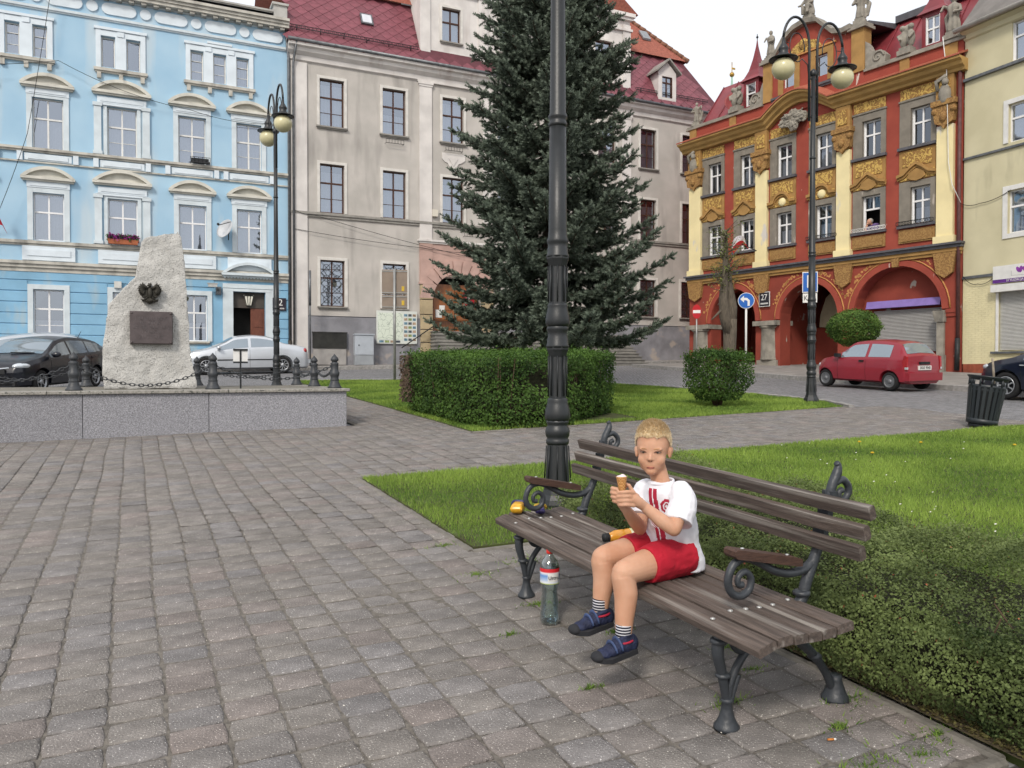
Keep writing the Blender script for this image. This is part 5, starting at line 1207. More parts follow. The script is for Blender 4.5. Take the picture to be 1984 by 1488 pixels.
# ------------------------------------------------------------------ pale yellow house on the right
def yellow_house():
    zb = 1.3; ang = math.atan2(-.9988, -.0476)
    root = tag(empty('yellow_house', (28.70, 20.08, zb), ang), 'pale yellow house with grey roller shutter at the right edge', 'house')
    m_y = mat('pale_yellow_plaster', 'cdc6a6', .88, .08, .8, .2, bscale=16, col2='c0b999', streak=('9a947a', (1.2, 1.2, .3), .62, .85))
    m_br = mat('painted_brick', 'd9d0a8', .85, .06, 2)
    nt = m_br.node_tree; N = nt.nodes; b = N['Principled BSDF']; tc = N.new('ShaderNodeTexCoord'); mp = N.new('ShaderNodeMapping'); mp.inputs['Rotation'].default_value = (math.pi/2, 0, 0)
    br = N.new('ShaderNodeTexBrick'); br.inputs['Brick Width'].default_value = .26; br.inputs['Row Height'].default_value = .08; br.inputs['Mortar Size'].default_value = .008; br.inputs['Scale'].default_value = 1
    nt.links.new(tc.outputs['Object'], mp.inputs[0]); nt.links.new(mp.outputs[0], br.inputs['Vector']); bp = N.new('ShaderNodeBump'); bp.invert = True; bp.inputs['Distance'].default_value = .015; nt.links.new(br.outputs['Fac'], bp.inputs['Height']); nt.links.new(bp.outputs[0], b.inputs['Normal'])
    LL = 9.
    holes = [(1.75, 2.9, 9.72, 11.1), (1.75, 2.95, 6.45, 8.0), (1.85, 2.8, 12.62, 14.0), (5, 6.1, 9.72, 11.1), (5, 6.1, 6.45, 8.0)]
    mb = MB(); wall_holes(mb, 0, LL, 5.0, 14.35, holes, .2); put(mb, 'wall', m_y, root, zb)
    mb = MB(); wall_holes(mb, 0, LL, 1.75, 5.0, [(1.45, 4.6, 2.22, 4.42)], .2); put(mb, 'brick_wall', m_br, root, zb)
    mb = MB(); mb.box(.05, LL, -.03, .0, 1.0, 1.75); put(mb, 'red_plinth', mat('red_brick_plinth', '8c4a36', .9, .2, 5, .3), root, zb)
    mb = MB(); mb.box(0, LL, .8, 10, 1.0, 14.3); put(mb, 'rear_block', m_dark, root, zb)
    for i, h in enumerate(holes): window(root, zb, *h, m_pvc, m_white if i < 2 else None, .17, .04, tf=.62, cur=.7, cbot=(i == 1), rec=.12)
    mb = MB(); mb.box(0, LL, -.12, 0, 12.46, 12.56); mb.box(0, LL, -.08, 0, 9.5, 9.58); mb.box(0, LL, -.06, 0, 4.98, 5.08); put(mb, 'string_course', m_zinc, root, zb)
    mb = MB(); mb.prism([(0, 14.0), (-.08, 14.05), (-.12, 14.2), (-.3, 14.3), (-.3, 14.4), (0, 14.4)], 0, LL, axis='x'); put(mb, 'cornice', m_y, root, zb)
    mb = MB(); mb.tube([(-.15, -.42, 14.38), (LL, -.42, 14.38)], .1, 8); put(mb, 'gutter', mat('pale_gutter', '9a978f', .6, .1, 4), root, zb)
    mb = MB(); mb.quad((0, -.35, 14.42), (LL, -.35, 14.42), (LL, 3, 18.5), (0, 3, 18.5)); mb.quad((0, -.35, 14.42), (0, 3, 18.5), (0, 6, 14.4), (0, 5, 14.4)); put(mb, 'roof', mat('grey_roof', '77736f', .8, .15, 2), root, zb)
    mb = MB(); n = 44
    for k in range(n):
        z0 = 2.24 + (4.4 - 2.24)*k/n; z1 = 2.24 + (4.4 - 2.24)*(k + 1)/n
        mb.prism([(.1, z0 + .003), (.075, z0 + .01), (.07, (z0 + z1)/2), (.09, z1 - .002), (.12, z1)], 1.45, 4.6, axis='x')
    o = put(mb, 'roller_shutter', mat('shutter_light', 'b9b9b6', .5, .04, 4), root, zb); o['kind'] = 'stuff'
    mb = MB(); mb.box(1.3, 4.75, -.25, .1, 4.36, 4.62); mb.box(1.36, 1.45, -.04, .1, 2.2, 4.36); put(mb, 'shutter_box', m_white, root, zb)
    mb = MB(); mb.box(1.2, 4.7, -.1, .08, 2.12, 2.2); put(mb, 'shutter_sill', m_zinc, root, zb)
    return root, ang
yel, YANG = yellow_house()
def at_yel(s, y, z): return (28.70 + s*math.cos(YANG) - y*math.sin(YANG), 20.08 + s*math.sin(YANG) + y*math.cos(YANG), z)
sgn = tag(empty('shop_sign', at_yel(1.33, -.12, 4.68), YANG), 'white shop sign with purple petals and lettering at right edge', 'sign')
mb = MB(); mb.box(0, 3.4, -.05, .06, 0, .62); mb.build('sign_panel', m_white, sgn)
m_pb = mat('sign_purple', '5a2b7d', .5, .05, 3); m_pt = mat('petal_purple', '8a3fa0', .5, .1, 5)
mb = MB(); mb.box(0, 3.4, -.056, -.05, 0, .13); mb.build('purple_band', m_pb, sgn)
text('lettering', 'STYLIZACJA PA', .12, m_white, sgn, (.52, -.06, .065), align='LEFT', extrude=.002)
mb = MB()
for dx, a, s_ in ((.0, .5, .11), (.1, -.2, .12), (.22, .3, .09)):
    mb.prism([(.95 + dx + s_*math.cos(t)*.55*math.cos(a) - s_*math.sin(t)*math.sin(a), .42 + s_*math.cos(t)*.55*math.sin(a) + s_*math.sin(t)*math.cos(a)) for t in np.linspace(0, 6.28, 13)[:-1]], -.056, -.05)
mb.build('petals', m_pt, sgn)
mb = MB(); mb.box(.7, .705, -.056, -.05, .22, .4); mb.box(.7, 1.3, -.056, -.05, .22, .225); mb.build('sign_outline', m_zinc, sgn)
wire('wall_cable', [at_yel(-.1, -.08, 7.9), at_yel(.7, -.06, 7.75), at_yel(1.9, -.06, 8.0)], .012, m_iron, 'thin cable on the upper yellow wall beside the windows', sag=.08)
wire('wall_cable', [at_yel(.05, -.08, 5.1), at_yel(.65, -.06, 4.75), at_yel(1.35, -.06, 5.0)], .012, m_iron, 'thin drooping cable on the yellow wall beside the shutter', sag=.12)
# ------------------------------------------------------------------ street furniture
m_lamp = mat('lamp_paint', '222527', .42, .12, 14, .06, spec=.5)
m_globe = mat('opal_globe', 'c9c39c', .25, .05, 3, spec=.5, sub=.0)
oct_ = lambda a: 1.0 / max(abs(math.cos(((a + math.pi/8) % (math.pi/4)) - math.pi/8)), .01) * .985
def lamp(loc, rotz, label, s=1.):
    t = tag(empty('street_lamp', loc, rotz), label, 'street lamp', 'twin-globe street lamps')
    rib = lambda mb, r0, z0, r1, z1, w=.006: [mb.tube([(r0*math.cos(2*math.pi*k/8), r0*math.sin(2*math.pi*k/8), z0), (r1*math.cos(2*math.pi*k/8), r1*math.sin(2*math.pi*k/8), z1)], w, 4) for k in range(8)]
    mb = MB(); mb.lathe([(.17, -.1), (.175, .05), (.165, .09), (.14, .13), (.13, .17)], 8, smooth=False); mb.lathe([(.122, .16), (.114, .236), (.094, .565)], 8, smooth=False); rib(mb, .116, .24, .096, .55)
    mb.build('base', m_lamp, t)
    mb = MB(); mb.lathe([(.094, .56), (.101, .575), (.101, .6), (.09, .615), (.104, .635), (.108, .67), (.104, .7), (.09, .72), (.09, .735), (.098, .75), (.099, .77)], 20)
    mb.lathe([(.097, .765), (.108, .79), (.109, .83), (.102, .87), (.092, .905), (.086, .93), (.088, .95), (.08, .965)], 24, sq=lambda a: 1 + .022*math.sin(12*a)); mb.build('lower_collar', m_lamp, t)
    mb = MB(); mb.lathe([(.078, .96), (.077, 1.32), (.09, 1.36), (.1, 1.385), (.101, 1.41)], 8, smooth=False); rib(mb, .08, .98, .079, 1.33); mb.build('lower_shaft', m_lamp, t)
    mb = MB(); mb.lathe([(.1, 1.4), (.101, 1.42), (.094, 1.435), (.092, 1.48), (.086, 1.495), (.086, 1.54), (.094, 1.555), (.095, 1.575), (.09, 1.59)], 20)
    mb.lathe([(.092, 1.585), (.103, 1.61), (.104, 1.65), (.098, 1.69), (.088, 1.73), (.085, 1.76), (.087, 1.77), (.08, 1.785)], 24, sq=lambda a: 1 + .022*math.sin(12*a)); mb.build('middle_collar', m_lamp, t)
    mb = MB(); mb.lathe([(.08, 1.78), (.079, 2.1), (.092, 2.14), (.103, 2.17), (.104, 2.19)], 8, smooth=False); rib(mb, .082, 1.8, .081, 2.11); mb.build('middle_shaft', m_lamp, t)
    mb = MB(); mb.lathe([(.1, 2.185), (.101, 2.2), (.091, 2.215), (.09, 2.26), (.086, 2.27), (.086, 2.3), (.094, 2.315), (.094, 2.335), (.084, 2.36), (.08, 2.42), (.0725, 3.32)], 20)
    mb.lathe([(.0725, 3.31), (.082, 3.325), (.082, 3.34), (.073, 3.355), (.073, 3.375), (.083, 3.39), (.083, 3.405), (.071, 3.43), (.061, 4.5), (.05, 7.4)], 20); mb.build('upper_shaft', m_lamp, t)
    mb = MB(); mb.lathe([(.064, 5.5), (.07, 5.53), (.058, 5.56)], 12); mb.lathe([(.055, 7.36), (.075, 7.4), (.075, 7.46), (.03, 7.52)], 12)
    for sx in (-1, 1):
        pts = [(sx*.11, 0, 6.35), (sx*.11, 0, 8.0)] + [(sx*(.11 + .36) - sx*.36*math.cos(u), 0, 8.0 + .62*math.sin(u)) for u in np.linspace(.1, math.pi*.93, 16)]
        mb.tube(pts, .03, 7)
        mb.tube([(sx*(.45 + .2*math.cos(u)), 0, 7.95 + .32*math.sin(u)) for u in np.linspace(-2.2, 3.4, 20)], .012, 5)
        mb.tube([(sx*.11, 0, 7.2), (sx*.16, 0, 7.6), (sx*.32, 0, 7.72)], .012, 5); mb.tube([(sx*.65, 0, 8.02), (sx*.8, 0, 8.03)], .008, 4)
        for z in (6.45, 6.9, 7.3): mb.tube([(0, 0, z), (sx*.11, 0, z)], .02, 5)
    mb.build('arms', m_lamp, t)
    for sx in (-1, 1):
        x = sx*.82; mb = MB()
        mb.lathe([(.03, 8.12), (.04, 8.0), (.1, 7.9), (.115, 7.86), (.105, 7.84), (.1, 7.78), (.14, 7.7), (.15, 7.69), (.31, 7.645), (.315, 7.63), (.15, 7.66)], 24, (x, 0, 0)); hd = mb.build('lamp_shade', m_lamp, t)
        mb = MB(); mb.ball((x, 0, 7.43), (.25, .25, .245), 28, 18); mb.build('globe', m_globe, hd)
    return t
lamp((3.34, 6.08, gz(3.34, 6.08)), R(-30), 'near dark street lamp post directly behind the bench')
l1 = lamp((3.77, 23.79, gz(3.77, 23.79)), 0, 'far left twin-globe street lamp before the blue house'); l1.rotation_euler = (0, 0, -YAW + R(-59))
l2 = lamp((13.9, 13.36, gz(13.9, 13.36)), 0, 'right twin-globe street lamp on the lawn tip before the red house'); l2.rotation_euler = (0, 0, -YAW + R(20))

# monument: granite terrace, boulder, eagle, plaque, bollards with chains
m_gr = mat('polished_granite', '828287', .5, .28, 55, .0, speck=('a9a9ad', 110, .58), spec=.35, rand=.08)
m_gr2 = mat('granite_cap', '8e8b84', .7, .25, 30, .3, speck=('55554f', 25, .62))
ZT = 1.2
terr = tag(empty('granite_terrace', (.5, 15.2, gz(.5, 15.2))), 'low polished granite terrace wall carrying the boulder monument', 'terrace wall'); zb = gz(.5, 15.2)
def T(mb, name, m): return mb.build(name, m, terr, loc=(-.5, -15.2, -zb))
xs = [-9.0, -7.4, -5.8, -4.15, -2.4, -.67, 1.07, 3.24]
for a, b in zip(xs[:-1], xs[1:]):
    mb = MB(); mb.cbox(a + .003, b - .003, 13.24, 13.4, .0, ZT - .05, .006); T(mb, 'granite_slab', m_gr)
for a, b in ((13.4, 15.3), (15.3, 17.3)):
    mb = MB(); mb.box(3.1, 3.24, a + .003, b - .003, .1, ZT - .05); T(mb, 'granite_slab', m_gr)
mb = MB(); mb.box(-9, 3.1, 17.2, 17.3, .2, ZT - .05); T(mb, 'granite_slab', m_gr)
for a, b in ((-9, -5.7), (-5.7, -3.3), (-3.3, -1.12), (-1.12, 1.36), (1.36, 3.29)):
    mb = MB(); mb.cbox(a + .004, b - .004, 13.19, 13.75, ZT - .05, ZT + .0, .008); T(mb, 'cap_stone', m_gr2)
mb = MB(); mb.box(3.0, 3.29, 13.754, 17.35, ZT - .05, ZT); T(mb, 'cap_stone', m_gr2)
mb = MB(); mb.box(-9, 2.996, 13.754, 17.35, ZT - .2, ZT - .012); T(mb, 'terrace_floor', mat('terrace_gravel', '77736a', .95, .2, 20, .5))

def boulder():
    t = tag(empty('boulder_monument', (.3, 15.2, ZT - .012)), 'tall rough pale granite boulder with bronze eagle and plaque', 'monument')
    out = [(-.75, 0), (-.745, .5), (-.72, 1.0), (-.68, 1.42), (-.25, 1.9), (-.2, 2.3), (-.13, 2.56), (-.03, 2.6), (.43, 2.72), (.49, 2.62), (.53, 2.2), (.56, 1.75), (.59, 1.1), (.62, .6), (.72, .05), (.7, 0)]
    bm = bmesh.new()
    n = len(out)
    fr = [bm.verts.new((x, -.28 - .1*(1 - z/2.8), z)) for x, z in out]; bk = [bm.verts.new((x*.94, .3 + .18*(1 - z/2.8), z)) for x, z in out]
    bm.faces.new(fr); bm.faces.new(bk[::-1])
    for i in range(n): bm.faces.new((fr[i], bk[i], bk[(i+1) % n], fr[(i+1) % n]))
    bmesh.ops.recalc_face_normals(bm, faces=bm.faces)
    me = bpy.data.meshes.new('rock'); bm.to_mesh(me); bm.free()
    m = mat('rough_granite', 'aeada9', .92, .15, 3, .7, bscale=38, speck=('8a8986', 55, .6), col2='bfbeba')
    me.materials.append(m); o = link('rock', me, t)
    r_ = o.modifiers.new('remesh', 'REMESH'); r_.mode = 'VOXEL'; r_.voxel_size = .028
    for nm, sz, st in (('lumps', .5, .07), ('chips', .14, .025), ('grain', .05, .008)):
        tx = bpy.data.textures.new(nm, 'CLOUDS'); tx.noise_scale = sz; dd = o.modifiers.new(nm, 'DISPLACE'); dd.texture = tx; dd.strength = st; dd.mid_level = .55; dd.texture_coords = 'LOCAL'
    # plaque
    mz = mat('bronze_plaque', '5c5454', .5, .12, 10, .1, metal=.5)
    yb = -.47
    mb = MB(); mb.cbox(-.34, .32, yb, yb + .12, .76, 1.31, .012); p = mb.build('plaque', mz, t)
    mb = MB(); rr = random.Random(5)
    for row, (x0, x1, zz, h) in enumerate(((-.26, .25, 1.19, .055), (-.18, .14, 1.12, .05), (-.28, .28, 1.045, .055), (-.15, .13, .965, .045), (-.19, .17, .885, .06))):
        x = x0
        while x < x1:
            w = rr.uniform(.022, .036); mb.box(x, x + w*.3, yb - .006, yb, zz - h/2, zz + h/2)
            if rr.random() < .7: zc = zz + rr.choice((-h/2, 0, h/2 - .01)); mb.box(x, x + w*.85, yb - .006, yb, zc, zc + .01)
            if rr.random() < .5: mb.box(x + w*.65, x + w*.95, yb - .006, yb, zz - h/2, zz + h/2)
            x += w + .012
            if rr.random() < .13: x += .04
    tag(mb.build('raised_lettering', mat('bronze_letters', '6a6363', .45, .1, 10, metal=.5), p), kind='stuff')
    for dx, dz in ((-.31, .79), (.29, .79), (-.31, 1.28), (.29, 1.28)): mb = MB(); mb.ball((dx, yb, dz), (.018, .014, .018), 8, 6); mb.build('stud', mz, p)
    # eagle: body with crowned head, two feathered wings, tail, claws
    me_ = mat('dark_bronze', '37352f', .55, .2, 20, .3, metal=.5); ye = -.42; zc = 1.62; xe = -.03
    mb = MB(); mb.prism([(xe + x, zc + z) for x, z in eagle_parts(.175)], ye, ye + .1); mb.ball((xe, ye, zc), (.045, .035, .1), 10, 8); mb.ball((xe - .004, ye - .01, zc + .13), (.026, .026, .028), 8, 6); mb.tube([(xe - .02, ye - .015, zc + .13), (xe - .05, ye - .015, zc + .12)], [.014, .004], 6)
    eg = mb.build('eagle', me_, t)
    for s in (-1, 1):
        mb = MB(); mb.tube([(xe + s*.03, ye, zc + .07), (xe + s*.08, ye - .01, zc + .11), (xe + s*.12, ye - .005, zc + .15)], [.022, .026, .015], 7)
        for k in range(8):
            a = R(70 - k*19); bx, bz = xe + s*.07, zc + .055; L_ = .125 - .003*k
            mb.tube([(bx, ye, bz), (bx + s*L_*.6*math.cos(a), ye - .015, bz + L_*.6*math.sin(a)), (bx + s*L_*math.cos(a), ye, bz + L_*math.sin(a))], [.01, .018, .008], 6)
        mb.build('wing', me_, eg)
        mb = MB(); mb.tube([(xe + s*.03, ye, zc - .06), (xe + s*.08, ye, zc - .11)], .013, 6); [mb.tube([(xe + s*.075, ye, zc - .11), (xe + s*(.08 + .026*k), ye - .015, zc - .135 + .01*k)], .01, 5) for k in range(3)]; mb.build('claw', me_, eg)
    mb = MB(); [mb.tube([(xe, ye, zc - .08), (xe + .032*k, ye - .01, zc - .15 - .01*(2 - abs(k)))], [.014, .016], 6) for k in (-2, -1, 0, 1, 2)]; mb.build('tail', me_, eg)
    return t
boulder()

def bollard(loc, label):
    t = tag(empty('bollard', loc), label, 'bollard', 'iron bollards around the boulder')
    mb = MB(); mb.lathe([(.12, 0), (.12, .02), (.1, .04), (.075, .1), (.07, .13)], 16); mb.build('foot', m_iron2, t)
    mb = MB(); mb.lathe([(.068, .12), (.075, .14), (.066, .16), (.068, .2), (.08, .22), (.082, .27), (.066, .29), (.064, .36), (.06, .4), (.072, .42), (.05, .44), (.04, .455)], 16); mb.build('shaft', m_iron2, t)
    mb = MB(); mb.lathe([(.04, .45), (.066, .475), (.066, .5), (.05, .53), (.022, .56), (.004, .585)], 14); mb.build('finial', m_iron2, t)
    return t
m_iron2 = mat('bollard_iron', '33363a', .5, .15, 12, .1, spec=.5)
B_ = {'f0': (-4.72, 13.6), 'f1': (-2.76, 13.6), 'f2': (-.8, 13.6), 'f3': (1.16, 13.6), 'f4': (3.12, 13.6), 'r1': (3.12, 15.3), 'r2': (3.12, 17.1), 'b3': (1.16, 17.1), 'b2': (-.8, 17.1), 'b1': (-2.76, 17.1)}
LB = {'f1': 'front bollard at the left edge by the dark car', 'f2': 'front bollard left of the boulder, before the dark car', 'f3': 'front bollard right of the boulder, before the silver car', 'f4': 'rightmost bollard on the front corner of the terrace', 'r1': 'middle bollard on the right side of the terrace', 'r2': 'back corner bollard beside the far left lamp', 'b3': 'rear bollard hidden behind the front right one', 'b2': 'rear bollard behind the boulder on the left', 'b1': 'rear bollard far left behind the dark car chain'}
for k in LB: bollard((*B_[k], ZT), LB[k])
link_me = {}
def chain(a, b, sag, label):
    A = Vector((*B_[a], ZT + .4)); Bv = Vector((*B_[b], ZT + .4)); t = tag(empty('chain', A), label, 'chain', 'chains between the bollards')
    n = max(8, int((Bv - A).length / .062)); mb = None
    P = [A.lerp(Bv, i/n) - Vector((0, 0, sag*4*(i/n)*(1 - i/n))) for i in range(n + 1)]
    for i in range(n):
        p, q = P[i], P[i+1]; d_ = (q - p).normalized(); up = Vector((0, 0, 1)); side = d_.cross(up).normalized(); v = side if i % 2 else d_.cross(side).normalized()
        c = (p + q)/2 - A; L_ = (q - p).length*.68
        mb = MB(); mb.tube([c + d_*L_*math.cos(u) + v*.021*math.sin(u) for u in np.linspace(0, 2*math.pi, 10)[:-1]], .0075, 5, closed=True)
        mb.build('chain_link', m_iron2, t)
for a, b, s_, lb in (('f1', 'f2', .27, 'front chain crossing before the dark car'), ('f2', 'f3', .33, 'front chain sagging before the boulder'), ('f3', 'f4', .24, 'front chain sagging before the silver car'), ('f4', 'r1', .2, 'chain on the terrace right side, nearest part'), ('r1', 'r2', .2, 'chain on the terrace right side, far part'), ('r2', 'b3', .24, 'rear chain behind the small sign'), ('b3', 'b2', .3, 'rear chain behind the boulder'), ('b2', 'b1', .27, 'rear chain before the dark car wheel')):
    chain(a, b, s_, lb)
sg_ = tag(empty('small_sign_stand', (1.69, 14.5, ZT - .012)), 'small blank white panel on a thin post beside the boulder', 'sign')
mb = MB(); mb.box(-.013, .013, -.013, .013, 0, .68); mb.box(-.12, .12, -.02, .02, .66, .69); mb.box(-.12, .12, -.02, .02, .44, .47); mb.build('post', m_iron, sg_)
mb = MB(); mb.box(-.12, -.03, .0, .012, .47, .66); mb.box(-.03, .12, .0, .0125, .47, .66); mb.build('panel', m_white, sg_)

# litter bin, leaning
m_bin = mat('bin_green_black', '20262a', .45, .15, 10, .05, spec=.5)
bn = tag(empty('litter_bin', (12.66, 8.52, gz(12.66, 8.52))), 'leaning dark slatted litter bin on the lawn edge', 'litter bin')
bn.rotation_euler = (R(2), R(7.5), -YAW); bn.scale = (.78, .78, .97)
mb = MB(); mb.lathe([(.24, .02), (.26, .1), (.3, .62)], 24, caps=False); mb.build('liner', mat('bin_inner', '121416', .7, .1, 5), bn)
for k in range(20):
    a = 2*math.pi*k/20; c, s_ = math.cos(a), math.sin(a); t_ = Vector((-s_, c, 0)); mb = MB()
    p = [Vector((r_*c, r_*s_, z)) + t_*w*e for z, r_ in ((.08, .275), (.68, .33)) for r_, w, e in ((r_, .036, -1), (r_, .036, 1), (r_ + .02, .03, 1), (r_ + .02, .03, -1))]
    mb.hexa(p); mb.build('slat', m_bin, bn)
mb = MB(); mb.lathe([(.28, .06), (.3, .06), (.305, .14), (.285, .14)], 24); mb.lathe([(.25, 0), (.25, .06)], 20); mb.build('base_band', m_bin, bn)
mb = MB(); mb.lathe([(.325, .66), (.345, .66), (.35, .72), (.33, .72)], 24, caps=False); mb.lathe([(.335, .8), (.4, .85), (.405, .87), (.33, .84)], 24, caps=False)
for k in range(10): a = 2*math.pi*k/10; mb.tube([(.34*math.cos(a), .34*math.sin(a), .7), (.345*math.cos(a), .345*math.sin(a), .83)], .025, 4)
mb.build('rim', m_bin, bn)
mb = MB(); mb.tube([(0, 0, 0), (-.02, 0, .2), (-.05, 0, .42)], [.022, .02, .018], 6); o = mb.build('stick', mat('weathered_stick', '8d8375', .85, .2, 9), loc=(12.84, 8.42, gz(12.8, 8.45) + .72)); tag(o, 'pale stick poking out of the litter bin', 'stick')

# road signs
m_pole = mat('galvanised_pole', '9b9c9a', .45, .12, 6, metal=.5); m_sb = mat('sign_blue', '1f5fb0', .35, .04, 3); m_sr = mat('sign_red', 'b01722', .35, .04, 3); m_bs = mat('sign_back_brown', '8a7c70', .6, .08, 3); m_wh = mat('sign_white', 'dddcd8', .35, .03, 3)
def face_cam(x, y): return -math.atan2(x, y)
ax, ay = 20.9, 23.3
t = tag(empty('turn_left_sign', (ax, ay, gz(ax, ay) + .1), face_cam(ax, ay)), 'round blue sign with white left-turn arrow on a pale pole', 'road sign')
mb = MB(); mb.tube([(0, .04, -.1), (0, .04, 3.0)], .04, 8); mb.build('pole', m_wh, t)
mb = MB(); mb.prism(arc(0, 2.75, .30, 0, 2*math.pi, 28)[:-1], -.015, .0); mb.build('rim', m_wh, t)
mb = MB(); mb.prism(arc(0, 2.75, .28, 0, 2*math.pi, 28)[:-1], -.022, -.013); mb.build('disc', m_sb, t)
mb = MB(); mb.prism([(.13, 2.55), (.05, 2.55), (.05, 2.72), (.0, 2.765), (-.08, 2.765), (-.08, 2.68), (-.22, 2.81), (-.08, 2.94), (-.08, 2.855), (.03, 2.855), (.13, 2.76)], -.028, -.021); mb.build('arrow', m_wh, t)
ax, ay = 23.6, 29.6
t = tag(empty('no_entry_sign', (ax, ay, gz(ax, ay) + .1), face_cam(ax, ay)), 'round red no-entry sign with white bar by the grey wall', 'road sign')
mb = MB(); mb.tube([(0, .04, -.1), (0, .04, 2.75)], .035, 8); mb.build('pole', m_pole, t)
mb = MB(); mb.prism([(x*.62, z) for x, z in arc(0, 2.55, .33, 0, 2*math.pi, 28)[:-1]], -.015, 0); mb.build('disc', m_sr, t)
mb = MB(); mb.box(-.17, .17, -.024, -.014, 2.48, 2.62); mb.build('bar', m_wh, t)
ax, ay = 20.36, 19.65
t = tag(empty('parking_sign', (ax, ay, gz(ax, ay) + .1), face_cam(ax, ay)), 'blue parking sign with white plate, half hidden by right lamp', 'road sign'); t.scale = (.8, .8, .98)
mb = MB(); mb.tube([(.12, .04, -.1), (.12, .04, 3.6)], .03, 8); mb.build('pole', m_pole, t)
mb = MB(); mb.box(-.3, .3, -.02, 0, 2.92, 3.62); mb.build('rim', m_wh, t)
mb = MB(); mb.box(-.27, .27, -.026, -.018, 2.95, 3.59); mb.build('panel', m_sb, t)
text('letter', 'P', .62, m_wh, t, (.0, -.03, 3.27))
mb = MB(); mb.box(-.28, .28, -.02, 0, 2.58, 2.89); mb.build('plate', m_wh, t)
text('plate_letter', 'Ko', .24, m_iron, t, (-.1, -.024, 2.73))
ax, ay = 8.0, 26.0
t = tag(empty('sign_post', (ax, ay, gz(ax, ay)), face_cam(ax, ay)), 'grey post with two brown sign backs before the map board', 'sign')
mb = MB(); mb.tube([(0, -.03, -.1), (0, -.03, 3.78)], .045, 8); mb.build('post', m_pole, t)
for z0, z1 in ((2.92, 3.76), (2.44, 2.9)):
    mb = MB(); mb.cbox(-.42, .43, .02, .05, z0, z1, .01); pn = mb.build('sign_back', m_bs, t)
    mb = MB(); mb.box(-.42, .43, .005, .02, z0 + .04, z0 + .07); mb.box(-.42, .43, .005, .02, z1 - .07, z1 - .04); mb.build('clamp', m_pole, pn)
    mb = MB(); mb.box(.24, .33, .012, .02, z0 + .12, z0 + .28); mb.build('sticker', mat('yellow_sticker', 'c9a93a', .5, .1, 3), pn)
# ------------------------------------------------------------------ cars (local x forward, y left, z up)
m_tyre = mat('tyre_rubber', '1c1c1d', .85, .1, 20, .1); m_blackp = mat('black_plastic', '1d1e20', .6, .1, 10)
m_carglass = mat('car_glass', '98a3ab', .06, .05, 1, metal=.6, spec=.6); m_rim = mat('alloy_rim', 'a9acb0', .35, .05, 5, metal=.7); m_steel = mat('steel_rim', '77797c', .5, .2, 8, metal=.5)
m_hl = mat('headlamp', 'cfd5da', .1, .05, 8, metal=.4, spec=.8); m_tl = mat('tail_lamp', '9b1c22', .2, .1, 8, spec=.7); m_seam = mat('panel_gap', '151516', .8, .05, 3)
def smooth_interp(x, xs, ys):
    xs = list(xs); ys = list(ys)
    if x <= xs[0]: return ys[0]
    if x >= xs[-1]: return ys[-1]
    i = max(k for k in range(len(xs) - 1) if xs[k] <= x); h = xs[i+1] - xs[i]; t = (x - xs[i]) / h
    def sl(k):
        if k <= 0: return (ys[1] - ys[0]) / (xs[1] - xs[0])
        if k >= len(xs) - 1: return (ys[-1] - ys[-2]) / (xs[-1] - xs[-2])
        a = (ys[k] - ys[k-1]) / (xs[k] - xs[k-1]); b = (ys[k+1] - ys[k]) / (xs[k+1] - xs[k])
        return 0 if a*b <= 0 else 2*a*b/(a + b)
    m0, m1 = sl(i)*h, sl(i+1)*h
    return ys[i]*(2*t**3 - 3*t**2 + 1) + m0*(t**3 - 2*t**2 + t) + ys[i+1]*(-2*t**3 + 3*t**2) + m1*(t**3 - t**2)
